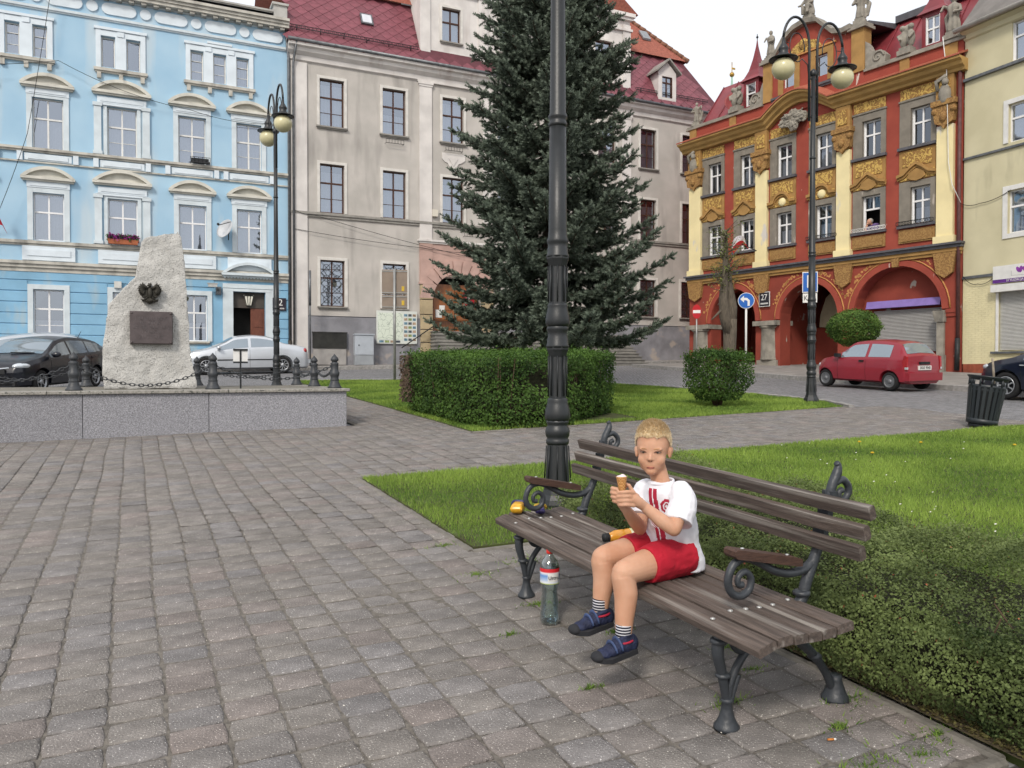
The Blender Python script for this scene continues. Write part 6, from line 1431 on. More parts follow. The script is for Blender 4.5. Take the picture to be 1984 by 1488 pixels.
def car(name, label, S, loc, rotz, paint, scale=1., wheel_r=.31, spokes=9, steel=False, plate=None):
    t = tag(empty(name, loc, rotz, tilt=True), label, 'car'); t.scale = (scale,)*3
    xs, zt = zip(*S['top']); xb, zbl = zip(*S['belt']); xw, wv = zip(*S['half']); sill = S.get('sill', .22)
    def sec(x):
        w = smooth_interp(x, xw, wv); top = smooth_interp(x, xs, zt); bel = min(smooth_interp(x, xb, zbl), top - .035)
        wr = w*.95 - max(0, top - bel)*.40
        return [(0, sill - .03), (w*.8, sill - .03), (w*.95, sill + .03), (w*.985, sill + .2), (w, .58), (w*.985, bel - .06), (w*.955, bel), (wr + .012, top - .085*min(1, (top - bel)/.3)), (wr - .035, top - .03*min(1, (top - bel)/.3)), (wr*.6, top + .0), (0, top + .02)]
    N_ = 84; X = np.linspace(xs[0], xs[-1], N_); full = []
    for x in X:
        p = sec(x); full.append([(y, z) for y, z in p] + [(-y, z) for y, z in p[-2:0:-1]])
    k = len(full[0]); mb = MB(); vs = [(X[i], y, z) for i in range(N_) for y, z in full[i]]
    fs = [(i*k + j, (i+1)*k + j, (i+1)*k + (j+1) % k, i*k + (j+1) % k) for i in range(N_ - 1) for j in range(k)] + [tuple(range(k)), tuple(range(N_*k - 1, (N_ - 1)*k - 1, -1))]
    mb.add(vs, fs, 0, True)
    body = mb.build('body', paint, t)
    bm = bmesh.new(); bm.from_mesh(body.data); bmesh.ops.recalc_face_normals(bm, faces=bm.faces); bm.to_mesh(body.data); bm.free()
    # wheel arches cut out of the body
    cut = MB()
    for xwheel in S['wheels']:
        for s in (-1, 1):
            w = smooth_interp(xwheel, xw, wv); n = 28; r_ = wheel_r + .055
            pts = [(xwheel + r_*math.cos(a), wheel_r + r_*math.sin(a)) for a in np.linspace(0, 2*math.pi, n + 1)[:-1]]
            cut.prism(pts, s*(w - .26), s*(w + .2)) if s > 0 else cut.prism(pts, s*(w + .2), s*(w - .26))
    co = cut.build('cutter', m_blackp); bm = bmesh.new(); bm.from_mesh(co.data); bmesh.ops.recalc_face_normals(bm, faces=bm.faces); bm.to_mesh(co.data); bm.free()
    bo = body.modifiers.new('arches', 'BOOLEAN'); bo.object = co; bo.operation = 'DIFFERENCE'; bo.solver = 'EXACT'
    pm, pw = body.parent, body.matrix_world.copy(); body.parent = None
    dg = bpy.context.evaluated_depsgraph_get(); me = bpy.data.meshes.new_from_object(body.evaluated_get(dg)); body.modifiers.clear(); body.data = me; body.parent = pm
    bpy.data.objects.remove(co, do_unlink=True)
    me.materials.clear(); me.materials.append(paint); me.polygons.foreach_set('use_smooth', [True]*len(me.polygons))
    try: me.set_sharp_from_angle(angle=R(35))
    except Exception: pass
    # glass patches laid 4 mm proud of the body
    def patch(nm, x0, x1, i0, i1, t0, t1, side, m, nx=14, both=False, off=.005, ends=None):
        q = MB(); vs = []; ys = []
        rows = np.linspace(0, 1, 7)
        for a in range(nx + 1):
            for r_ in rows:
                x = x0 + (x1 - x0)*a/nx
                if ends: x = x + ends*(r_ - .5)*(a/nx*2 - 1)
                p = sec(x)
                if both:
                    f = -1 + 2*r_; y9 = p[i0][0]; y = f*y9*t1; Z = np.interp(abs(y), [p[10][0], p[9][0], p[8][0], p[7][0]], [p[10][1], p[9][1], p[8][1], p[7][1]]); vs.append((x, y, Z + off))
                else:
                    (ya, za), (yb, zb_) = p[i0], p[i1]; tt = t0 + (t1 - t0)*r_; vs.append((x, side*(ya + (yb - ya)*tt + off), za + (zb_ - za)*tt + off*.3))
        q.add(vs, [(a*7 + b, (a+1)*7 + b, (a+1)*7 + b + 1, a*7 + b + 1) for a in range(nx) for b in range(6)], 0, True)
        return q.build(nm, m, t)
    for s in (-1, 1):
        for x0, x1 in S['side_win']: patch('side_window', x0, x1, 6, 7, .10, .93, s, m_carglass)
    patch('windscreen', *S['screen'], 8, 8, 0, .96, 1, m_carglass, both=True, off=.012)
    patch('rear_window', *S['rear'], 8, 8, 0, .94, 1, m_carglass, both=True, off=.012)
    # wheels
    for xwheel in S['wheels']:
        for s in (-1, 1):
            w = smooth_interp(xwheel, xw, wv); r_ = wheel_r; Mx = Matrix.Rotation(-s*math.pi/2, 3, 'X'); c = (xwheel, s*(w - .13), r_)
            q = MB(); q.lathe([(r_*.62, -.09), (r_*.9, -.1), (r_*.98, -.07), (r_, 0), (r_*.98, .07), (r_*.9, .1), (r_*.68, .095), (r_*.62, .06)], 28, c, M=Mx, caps=False); wh = q.build('wheel', m_tyre, t)
            q = MB(); q.lathe([(r_*.66, .085), (r_*.62, .09), (r_*.58, .05), (r_*.55, .02), (.02, .02)], 24, c, M=Mx, caps=False); q.build('rim_well', m_blackp, wh)
            q = MB(); q.lathe([(r_*.66, .088), (r_*.67, .096), (r_*.6, .094), (r_*.57, .06)], 28, c, M=Mx, caps=False); q.lathe([(.07, .05), (.065, .085), (.02, .09), (0.001, .09)], 14, c, M=Mx, caps=False)
            nsp = 10 if steel else spokes
            for j in range(nsp):
                a = 2*math.pi*j/nsp; d1 = Vector((math.cos(a), math.sin(a), 0)); d2 = Vector((-math.sin(a), math.cos(a), 0)); wd = .016 if not steel else .035
                pts = [d1*.05 + d2*wd*.8, d1*.05 - d2*wd*.8, d1*r_*.6 - d2*wd*1.3, d1*r_*.6 + d2*wd*1.3]
                q.add([Mx @ (p_ + Vector((0, 0, .075))) + Vector(c) for p_ in pts] , [(0, 1, 2, 3)]); 
            q.build('rim', m_steel if steel else m_rim, wh)
    # seams
    for x in S['seams']:
        for s in (-1, 1):
            p = sec(x); q = MB(); q.tube([(x + dx, s*(p[i][0] + .001), p[i][1]) for i, dx in ((2, 0), (3, 0), (4, 0), (5, 0), (6, 0))], .004, 4); q.build('door_seam', m_seam, t)
    return t, sec, patch
# silver four-door with a sweeping roof, nose to the left
silver = mat('silver_paint', 'c6cbd1', .32, .04, 2, metal=.35, coat=.5)
S1 = dict(top=[(-2.34, .78), (-2.28, .98), (-2.0, 1.05), (-1.5, 1.13), (-.9, 1.38), (-.3, 1.45), (.3, 1.4), (.75, 1.18), (1.2, .98), (1.8, .84), (2.2, .68), (2.34, .45)],
          belt=[(-2.34, .8), (-1.2, .99), (0, .95), (1.0, .87), (2.34, .6)], half=[(-2.34, .62), (-2.2, .8), (-1.6, .89), (0, .91), (1.6, .88), (2.1, .74), (2.34, .5)],
          side_win=[(-1.15, -.2), (-.1, .98)], screen=(.42, 1.12), rear=(-1.5, -.85), wheels=(-1.35, 1.38), seams=(-.15, 1.05, -1.05))
sx_, sy_ = 4.13, 34.55
tc_, sec_, patch_ = car('silver_car', 'silver sedan parked by the brown door, behind the boulder', S1, (sx_, sy_, gz(sx_, sy_) - .02), math.pi, silver, 1.08, .325, 9)
for s in (-1, 1):
    mb = MB(); mb.box(-1.25, 1.0, s*.9 - .012, s*.9 + .012, .52, .56); mb.build('side_trim', m_blackp, tc_)
    mb = MB(); mb.ball((.95, s*.98, 1.0), (.09, .12, .07), 10, 8); mb.build('mirror', silver, tc_)
    mb = MB(); mb.ball((-2.2, s*.66, .86), (.1, .12, .1), 10, 8); mb.build('tail_light', m_tl, tc_)
    mb = MB(); mb.ball((2.05, s*.62, .66), (.2, .12, .07), 10, 8); mb.build('headlight', m_hl, tc_)
mb = MB(); mb.box(-2.44, -2.25, -.6, .6, .38, .52); mb.build('rear_bumper', silver, tc_)
# small red three-door hatchback
redp = mat('raspberry_paint', '8a1d2c', .38, .06, 2, coat=.5, spec=.5)
S2 = dict(top=[(-1.66, .62), (-1.64, .95), (-1.52, 1.08), (-1.32, 1.33), (-1.1, 1.4), (-.4, 1.44), (.2, 1.4), (.72, 1.06), (.95, .95), (1.4, .87), (1.6, .72), (1.66, .5)],
          belt=[(-1.66, .92), (-.5, .9), (.8, .88), (1.66, .62)], half=[(-1.66, .64), (-1.56, .73), (-1.0, .76), (0, .765), (1.1, .75), (1.5, .66), (1.66, .52)],
          side_win=[(-1.1, -.36), (-.26, .62)], screen=(.28, .72), rear=(-1.55, -1.32), wheels=(-1.1, 1.22), seams=(-.3, .72), sill=.24)
rx, ry = 19.72, 16.55
tc_, sec_, patch_ = car('red_car', 'small raspberry red three-door car parked before the arcade', S2, (rx, ry, gz(rx, ry) - .01), R(90), redp, .98, .265, 10, steel=True)
for s in (-1, 1):
    mb = MB(); mb.prism([(-1.645, .98), (-1.56, 1.0), (-1.5, .7), (-1.56, .6), (-1.67, .6)], s*.69 - .035, s*.69 + .035); tl = mb.build('tail_light', m_tl, tc_)
    mb = MB(); mb.box(-1.672, -1.6, s*.7 - .03, s*.7 + .03, .62, .68); mb.build('reverse_lamp', m_hl, tl)
    mb = MB(); mb.box(.62, .76, s*.8 - .08, s*.8 + .06, .92, 1.03); mb.build('mirror', m_blackp, tc_)
    mb = MB(); mb.box(-.24, -.08, s*.765 - .015, s*.765 + .015, .8, .85); mb.build('door_handle', m_blackp, tc_)
    mb = MB(); mb.ball((1.52, s*.5, .66), (.1, .14, .09), 10, 8); mb.build('headlight', m_hl, tc_)
mb = MB(); mb.cbox(-1.74, -1.5, -.7, .7, .3, .52, .03); mb.build('rear_bumper', redp, tc_)
mb = MB(); mb.box(-1.69, -1.62, -.26, .26, .60, .72); pl_ = mb.build('number_plate', m_wh, tc_)
text('plate_text', 'DDZ 9542', .105, m_iron, pl_, (-1.693, 0, .66), rot=(math.pi/2, 0, -math.pi/2), sx=.95)
mb = MB(); mb.box(-1.69, -1.62, -.2, .2, .76, .83); mb.build('plate_recess', m_blackp, tc_)
# dark blue hatchback, front towards us
navy = mat('navy_paint', '10141e', .3, .05, 2, coat=.45, spec=.4)
S3 = dict(top=[(-2.12, .7), (-2.08, 1.0), (-1.95, 1.2), (-1.6, 1.38), (-1.0, 1.47), (-.3, 1.5), (.3, 1.43), (1.0, 1.1), (1.25, 1.0), (1.8, .88), (2.05, .74), (2.13, .5)],
          belt=[(-2.12, 1.08), (-1.0, 1.0), (.9, .92), (2.13, .7)], half=[(-2.12, .72), (-2.0, .82), (-1.3, .885), (0, .895), (1.4, .87), (1.9, .74), (2.13, .56)],
          side_win=[(-1.6, -.95), (-.9, -.05), (.03, .95)], screen=(.38, 1.12), rear=(-2.0, -1.7), wheels=(-1.3, 1.35), seams=(-.0, .98, -1.0))
dx_, dy_ = -2.3, 25.7
hd_ = math.atan2(-.90, -.434)
tc_, sec_, patch_ = car('navy_car', 'dark navy hatchback at the left edge, facing the camera', S3, (dx_, dy_, gz(dx_, dy_)), hd_, navy, 1.0, .315, 5)
for s in (-1, 1):
    mb = MB(); mb.ball((1.86, s*.62, .74), (.24, .13, .085), 12, 8, M=Matrix.Rotation(s*-.5, 3, 'Z')); mb.build('headlight', m_hl, tc_)
    mb = MB(); mb.ball((.95, s*.99, 1.02), (.09, .13, .08), 10, 8); mb.build('mirror', navy, tc_)
    mb = MB(); mb.box(-.25, -.05, s*.895 - .015, s*.895 + .015, .86, .89); mb.box(-1.2, -1.0, s*.895 - .015, s*.895 + .015, .89, .92); mb.build('door_handle', navy, tc_)
mb = MB(); mb.cbox(2.05, 2.15, -.36, .36, .55, .66, .02); mb.build('grille', m_blackp, tc_)
mb = MB(); mb.tube([(2.06, -.42, .7), (2.14, 0, .66), (2.06, .42, .7)], .022, 6); mb.build('chrome_strip', m_hl, tc_)
mb = MB(); mb.box(1.9, 2.13, -.6, .6, .24, .36); mb.build('lower_grille', m_blackp, tc_)
mb = MB(); mb.tube([(-1.5, .2, 1.42), (-1.75, .2, 1.66)], .008, 5); mb.build('aerial', m_blackp, tc_)
mb = MB(); mb.tube([(1.1, .5, 1.07), (1.16, -.1, 1.08)], .012, 5); mb.build('wiper', m_blackp, tc_)
S4 = dict(S3); 
t4, _, _ = car('pale_silver_car', 'pale silver car mostly hidden between navy car and boulder', S4, (-2.15, 31.3, gz(-2.15, 31.3)), 0, mat('pale_silver_paint', 'b3b9bf', .3, .03, 2, metal=.4, coat=.6), 1.08, .32, 7)
mid = mat('midnight_paint', '0f1526', .28, .05, 2, coat=.6, spec=.4)
t5, _, _ = car('midnight_car', 'dark midnight blue car cut off by the right edge behind the bin', S3, (19.75, 10.75, gz(19.75, 10.75)), R(90), mid, 1.02, .32, 7)
for s in (-1, 1):
    mb = MB(); mb.ball((1.86, s*.62, .74), (.2, .1, .08), 12, 8); mb.build('headlight', m_hl, t5); mb = MB(); mb.box(.2, 1.0, s*.9 - .01, s*.9 + .01, .8, .82); mb.build('side_trim', m_hl, t5)
# ------------------------------------------------------------------ planting
def leaf_mat(name, c0, c1, tr=.25, rough=.5):
    m = grass_mat(name, c0, c1); return m
def leaf_soup(P, Nn, size, g, asp=.55, fold=.25):
    """rhombic leaves (2 triangles each, folded on the midrib) at points P facing roughly Nn"""
    n = len(P); Nn = Nn + g.normal(0, .55, (n, 3)); Nn /= np.linalg.norm(Nn, axis=1)[:, None]
    a = g.normal(0, 1, (n, 3)); t = np.cross(Nn, a); t /= np.linalg.norm(t, axis=1)[:, None]; b = np.cross(Nn, t)
    s = size * g.uniform(.65, 1.3, n)[:, None]
    tip = P + t*s; base = P - t*s*.8; mid = P + Nn*s*-fold*.3; l = mid + b*s*asp + Nn*s*fold; r_ = mid - b*s*asp + Nn*s*fold
    V = np.stack([base, l, tip, r_], 1).reshape(-1, 3); k = np.arange(n)*4
    F = np.stack([np.c_[k, k+2, k+1], np.c_[k, k+3, k+2]], 1).reshape(-1, 3)
    return V, F
def sample_hedge(g, n, x0, x1, y0, y1, h, jit, round_=.12, faces=('x0', 'y0', 'top', 'x1', 'y1'), wts=None, lumps=None):
    areas = {'x0': (y1 - y0)*h, 'x1': (y1 - y0)*h, 'y0': (x1 - x0)*h, 'y1': (x1 - x0)*h, 'top': (x1 - x0)*(y1 - y0)}
    w = np.array([areas[f]*(wts or {}).get(f, 1) for f in faces]); w /= w.sum(); ch = g.choice(len(faces), n, p=w)
    u, v = g.random(n), g.random(n); P = np.zeros((n, 3)); Nn = np.zeros((n, 3))
    for i, f in enumerate(faces):
        s = ch == i; U, Vv = u[s], v[s]; k = s.sum()
        if f in ('x0', 'x1'): P[s] = np.c_[np.full(k, x0 if f == 'x0' else x1), y0 + (y1 - y0)*U, h*Vv]; Nn[s] = (-1 if f == 'x0' else 1, 0, .35)
        elif f in ('y0', 'y1'): P[s] = np.c_[x0 + (x1 - x0)*U, np.full(k, y0 if f == 'y0' else y1), h*Vv]; Nn[s] = (0, -1 if f == 'y0' else 1, .35)
        else: P[s] = np.c_[x0 + (x1 - x0)*U, y0 + (y1 - y0)*Vv, np.full(k, h)]; Nn[s] = (0, 0, 1)
    return P, Nn
def lumpy(P, f, a):
    return a*(np.sin(P[:,0]*f*1.0 + 1.7*np.sin(P[:,1]*f*.8)) + np.sin(P[:,1]*f*1.1 + 2.1*np.sin(P[:,2]*f*1.3)) + np.sin(P[:,2]*f*1.4 + 1.3*np.sin(P[:,0]*f*.9)))/3
m_twig = mat('brown_twig', '4a3a2c', .9, .2, 9)
m_core = mat('hedge_shade', '2a2a1c', .95, .4, 20, .6)  # for the hedge cores: shade between the leaves, put into a dark colour
# clipped hedge on a polygon footprint
def clipped(name, label, foot, h, n, size, seed, m, hole=None):
    g = np.random.default_rng(seed); foot = np.array(foot, float); cx, cy = foot.mean(0); base = gz(cx, cy)
    t = tag(empty(name, (cx, cy, base)), label, 'hedge'); k = len(foot)
    e0 = foot; e1 = np.roll(foot, -1, 0); ln = np.linalg.norm(e1 - e0, axis=1); ns = int(n*.68); ch = g.choice(k, ns, p=ln/ln.sum()); u = g.random((ns, 1))
    d = (e1 - e0)/ln[:, None]; nrm = np.c_[d[:,1], -d[:,0]]
    P1 = np.c_[e0[ch] + (e1 - e0)[ch]*u, h*g.random(ns)**.9]; N1 = np.c_[nrm[ch], np.full(ns, .35)]
    q = g.uniform(foot.min(0), foot.max(0), (n, 2)); q = q[np.array([inside(p, foot.tolist()) for p in q])][:n - ns]; P2 = np.c_[q, np.full(len(q), h)]; N2 = np.tile([0, 0, 1.], (len(q), 1))
    P = np.r_[P1, P2]; Nn = np.r_[N1, N2]; n = len(P)
    P += Nn*(lumpy(P, 4.5, .07) + lumpy(P + 2, 11, .035) + g.normal(0, .035, n))[:, None]*np.array([1, 1, .8])
    z = P[:,2]; low = z < .3; P[low, 0] = cx + (P[low, 0] - cx)*(.93 + .23*z[low]); P[low, 1] = cy + (P[low, 1] - cy)*(.93 + .23*z[low])
    keep = P[:,2] > .02
    for hx, hy, hz, hr in hole or []: keep &= (((P[:,0] - hx)**2 + (P[:,1] - hy)**2)**.5/(2.0*hr) + abs(P[:,2] - hz)/hr > 1 + .3*lumpy(P, 14, 1)) | (g.random(n) < .08)
    inn = g.random(n) < .25; P[inn] -= Nn[inn]*g.uniform(.05, .25, inn.sum())[:, None]
    st = g.random(n) < .02; P[st] += Nn[st]*g.uniform(.03, .11, st.sum())[:, None]           # stray shoots
    P, Nn = P[keep], Nn[keep]; n = len(P)
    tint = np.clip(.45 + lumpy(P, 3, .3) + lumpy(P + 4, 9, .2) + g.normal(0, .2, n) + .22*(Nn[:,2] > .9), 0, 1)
    Lc_ = P.copy(); Lc_[:,0] -= cx; Lc_[:,1] -= cy; Lc_[:,2] += SU*(P[:,0] - cx) + SW*(P[:,1] - cy)
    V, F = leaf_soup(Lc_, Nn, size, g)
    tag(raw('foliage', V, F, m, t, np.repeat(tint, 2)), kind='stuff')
    mb = MB(); inner = [((x - cx)*.84, (y - cy)*.84) for x, y in foot]; mb.prism(inner, .12, h - .24, axis='z'); mb.build('inner_shade', m_core, t)
    mb = MB()
    for q in range(90):
        e = g.choice(k, p=ln/ln.sum()); x, y = (e0[e] + (e1 - e0)[e]*g.random() - nrm[e]*g.uniform(.06, .3)) - [cx, cy]; a = g.uniform(0, 6.28)
        mb.tube([(x, y, 0), (x + .07*math.cos(a), y + .07*math.sin(a), h*.5), (x + .15*math.cos(a), y + .15*math.sin(a), h*.92)], [.014, .01, .005], 4)
    tag(mb.build('stems', m_twig, t), kind='stuff')
    return t
m_box = leaf_mat('privet_leaf', '27401c', '5f7f38')
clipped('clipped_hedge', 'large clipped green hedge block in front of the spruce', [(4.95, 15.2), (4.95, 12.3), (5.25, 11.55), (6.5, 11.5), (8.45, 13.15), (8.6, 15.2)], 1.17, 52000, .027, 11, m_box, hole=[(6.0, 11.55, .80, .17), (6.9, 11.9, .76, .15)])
# dead brown hedge end
g = np.random.default_rng(5); n = 3500
P = np.c_[g.uniform(4.86, 5.15, n), g.uniform(14.9, 15.5, n), g.uniform(.2, 1.12, n)]; V, F = leaf_soup(P - np.array([5, 15.2, 0]), np.tile([-1., -.5, .3], (n, 1)), .028, g)
o = raw('dead_hedge_plant', V, F, mat('dead_leaf', '54463a', .9, .3, 9)); o.location = (5, 15.2, gz(5, 15.2)); tag(o, 'dead brown bush at the far left end of the clipped hedge', 'bush')
# square topiary bush on short stems
def bush(x, y, w, d_, h0, h1, n, label, seed):
    g = np.random.default_rng(seed); t = tag(empty('cube_bush', (x, y, gz(x, y))), label, 'bush')
    P, Nn = sample_hedge(g, n, -w/2, w/2, -d_/2, d_/2, h1 - h0, .05); P[:,2] += h0
    fac = np.clip(.45 + 1.25*P[:,2]/h1, .48, 1); P[:, :2] *= fac[:, None]
    P += Nn*(lumpy(P, 6, .06) + g.normal(0, .05, n))[:, None]
    inn = g.random(n) < .35; P[inn, :2] *= g.uniform(.55, 1, inn.sum())[:, None]
    c_, s_ = math.cos(-YAW*.3), math.sin(-YAW*.3); P = np.c_[P[:,0]*c_ - P[:,1]*s_, P[:,0]*s_ + P[:,1]*c_, P[:,2]]
    tint = np.clip(.45 + lumpy(P, 4, .35) + g.normal(0, .2, n), 0, 1); V, F = leaf_soup(P, Nn, .027, g)
    tag(raw('foliage', V, F, m_box, t, np.repeat(tint, 2)), kind='stuff')
    mb = MB()
    for k in range(16):
        a = g.uniform(0, 6.28); r_ = g.uniform(.15, .5)*w; mb.tube([(.05*math.cos(a), .05*math.sin(a), -.02), (r_*.35*math.cos(a), r_*.35*math.sin(a), h1*.35), (r_*math.cos(a), r_*math.sin(a), h1*.85)], [.025, .016, .006], 5)
    mb.build('stems', m_twig, t)
bush(11.2, 13.35, 1.08, .9, .16, 1.14, 11000, 'clipped cube-shaped bush on the lawn left of right lamp', 21)
# low cotoneaster hedge behind the bench
def cotoneaster():
    g = np.random.default_rng(31); x0, x1, y0, y1, h = 2.80, 4.02, -.6, 5.0, .47
    t = tag(empty('cotoneaster_hedge', (3.4, 2.2, gz(3.4, 2.2))), 'low small-leaved cotoneaster hedge behind and right of the bench', 'hedge')
    n = 230000
    P, Nn = sample_hedge(g, n, x0, x1, y0, y1, h, .05, wts={'x1': .25, 'y1': .6, 'top': 1.25, 'x0': 1.2})
    ca, sa = math.cos(YAW), math.sin(YAW); X = P[:,0]*ca - P[:,1]*sa; D = P[:,0]*sa + P[:,1]*ca
    k = (D > 1.5) & (X/D < .75); P, Nn = P[k], Nn[k]; n = len(P)
    # bulge the profile: rounded shoulder, undercut foot
    cxm = (x0 + x1)/2; zz = P[:,2]/h; rr = .72 + .30*np.sin(np.clip(zz*1.25 + .25, 0, 1)*np.pi*.62)
    P[:,0] = cxm + (P[:,0] - cxm)*rr; edge = 1 - np.abs(P[:,0] - cxm)/((x1 - x0)/2); P[:,2] -= .10*np.clip(.4 - edge, 0, .4)/.4*(zz > .9)
    P += Nn*(lumpy(P, 5, .13) + lumpy(P + 3, 13, .06) + g.normal(0, .02, n))[:, None]
    st = g.random(n) < .03; P[st] += Nn[st]*g.uniform(.02, .08, st.sum())[:, None]
    inn = g.random(n) < .3; P[inn] -= Nn[inn]*g.uniform(.02, .16, inn.sum())[:, None]
    P[:,2] = np.maximum(P[:,2], .02)
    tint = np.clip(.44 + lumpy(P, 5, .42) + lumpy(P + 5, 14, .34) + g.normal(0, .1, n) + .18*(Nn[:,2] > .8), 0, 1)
    L = np.c_[P[:,0] - 3.4, P[:,1] - 2.2, P[:,2] + SU*(P[:,0] - 3.4) + SW*(P[:,1] - 2.2)]
    V, F = leaf_soup(L, Nn, .0088, g, asp=.52)
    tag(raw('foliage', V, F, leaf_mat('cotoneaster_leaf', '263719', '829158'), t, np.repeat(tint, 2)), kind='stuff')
    k = g.choice(n, 500); V, F = leaf_soup(L[k] + Nn[k]*.012, Nn[k], .008, g, asp=.5)
    tag(raw('reddish_leaves', V, F, mat('cotoneaster_red', '8a4a30', .6, .3, 9), t), kind='stuff')
    mb = MB()
    for q in range(60):
        y = g.uniform(y0, y1); x = g.uniform(x0 + .15, x1 - .2); pts = [(x - 3.4, y - 2.2, SU*(x - 3.4) + SW*(y - 2.2))]; a = g.uniform(0, 6.28)
        for j in range(3): pts.append(tuple(np.array(pts[-1]) + [g.normal(0, .06), g.normal(0, .06), .14]))
        mb.tube(pts, [.009, .007, .005, .003], 4)
    tag(mb.build('stems', m_twig, t), kind='stuff')
    mb = MB(); q = .22; mb.hexa([(x - 3.4, y - 2.2, z + SU*(x - 3.4) + SW*(y - 2.2)) for z in (.06, .32) for x, y in ((x0 + q, y0 + q), (x1 - q, y0 + q), (x1 - q, y1 - q), (x0 + q, y1 - q))]); mb.build('inner_shade', m_core, t)
cotoneaster()
# spruce
def spruce(x, y, label):
    g = np.random.default_rng(8); z0 = gz(x, y); t = tag(empty('spruce_tree', (x, y, z0)), label, 'tree'); H_ = 16.5
    mb = MB(); mb.tube([(0, 0, -.1), (.02, 0, 4), (0, .03, 10), (0, 0, H_)], [.24, .19, .1, .02], 10); mb.build('trunk', mat('spruce_bark', '4b423a', .95, .25, 8, .5), t)
    br = MB(); sh_p, sh_d, sh_l = [], [], []
    z = 1.75
    while z < H_ - .4:
        rmax = 3.05*(1 - (z - .6)/(H_ - .2))**.74 + .1; nb = int(g.integers(7, 10)); a0 = g.uniform(0, 6.28)
        for k in range(nb):
            a = a0 + 2*math.pi*k/nb + g.normal(0, .16); L_ = rmax*g.uniform(.78, 1.1); zz = z + g.uniform(-.12, .12)
            d = np.array([math.cos(a), math.sin(a), 0.]); pts = []
            droop = .24*L_*(1 - z/H_) + .04; up = .14*L_
            for s in np.linspace(0, 1, 9): pts.append(d*L_*s + np.array([0, 0, zz - droop*math.sin(s*2.1) + up*s*s*1.6]))
            br.tube([tuple(p) for p in pts], list(np.linspace(.035, .008, 9)*(.5 + L_/4)), 5)
            side = np.array([-d[1], d[0], 0.])
            nbr = int(L_*9.5) + 5
            for j in range(nbr):
                s = .18 + .82*(j + g.random())/nbr; i = min(7, int(s*8)); f = s*8 - i; p = pts[i]*(1 - f) + pts[i+1]*f
                tang = pts[i+1] - pts[i]; tang = tang/np.linalg.norm(tang)
                for sd in (-1, 1):
                    bl = (.20 + .62*(1 - s)*min(1.0, L_/2.2))*g.uniform(.7, 1.2)
                    dd = tang*.75 + side*sd*g.uniform(.55, 1.0) + np.array([0, 0, g.normal(-.08, .16)]); dd /= np.linalg.norm(dd)
                    m = max(1, int(bl/.14))
                    for q in range(m):
                        pp = p + dd*bl*(q + .25)/m; e = dd + g.normal(0, .32, 3) + np.array([0, 0, .1]); e /= np.linalg.norm(e)
                        sh_p.append(pp); sh_d.append(e); sh_l.append(g.uniform(.14, .23))
                if g.random() < .6: sh_p.append(p); e = tang + g.normal(0, .35, 3) + np.array([0, 0, .25]); sh_d.append(e/np.linalg.norm(e)); sh_l.append(g.uniform(.16, .24))
            sh_p.append(pts[-1]); e = pts[-1] - pts[-2]; sh_d.append(e/np.linalg.norm(e)); sh_l.append(.24)
        z += g.uniform(.34, .5)*(1 - .35*z/H_)
    br.build('branches', mat('spruce_twig', '453a30', .95, .2, 8), t)
    Pp, Dd, Ll = np.array(sh_p), np.array(sh_d), np.array(sh_l)
    # drop shoots on the far side (kept sparse there)
    n = len(Pp); K = 16; V = []; 
    ref = np.tile([.3, .2, 1.], (n, 1)); t1 = np.cross(Dd, ref); t1 /= np.linalg.norm(t1, axis=1)[:, None]; t2 = np.cross(Dd, t1)
    tris = []; tint = []
    for j in range(K):
        a = 2*math.pi*j/K*2.4 + .3*j; s = (j + .6)/K
        base = Pp + Dd*(Ll*s*.9)[:, None]; rad = t1*math.cos(a) + t2*math.sin(a)
        tipv = base + (rad*(.068*(1 - .3*s)) + Dd*.05)*g.uniform(.8, 1.2, (n, 1)); w = np.cross(rad, Dd)*.021
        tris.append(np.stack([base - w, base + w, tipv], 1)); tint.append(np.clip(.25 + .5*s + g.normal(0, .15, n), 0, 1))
    V = np.concatenate(tris).reshape(-1, 3); F = np.arange(len(V)).reshape(-1, 3)
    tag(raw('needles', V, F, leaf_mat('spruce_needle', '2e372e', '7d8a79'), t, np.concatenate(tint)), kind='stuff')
    print('spruce shoots', n, 'tris', len(F))
spruce(9.65, 18.0, 'tall blue-green spruce standing behind the clipped hedge')
g = np.random.default_rng(51); n = 2600                                 # yellow-green shrub at the spruce foot
P = g.normal(0, 1, (n, 3)); P /= np.linalg.norm(P, axis=1)[:, None]; Nn = P.copy(); P = P*np.array([.75, .6, .55])*g.uniform(.75, 1.05, (n, 1)) + [0, 0, .75]
V, F = leaf_soup(P, Nn, .045, g); o = raw('golden_shrub', V, F, leaf_mat('golden_leaf', '5a5a20', '96913a'), None, g.random(2*n)); o.location = (9.6, 20.3, gz(9.6, 20.3)); tag(o, 'yellow-green shrub under the spruce by the steps', 'shrub')
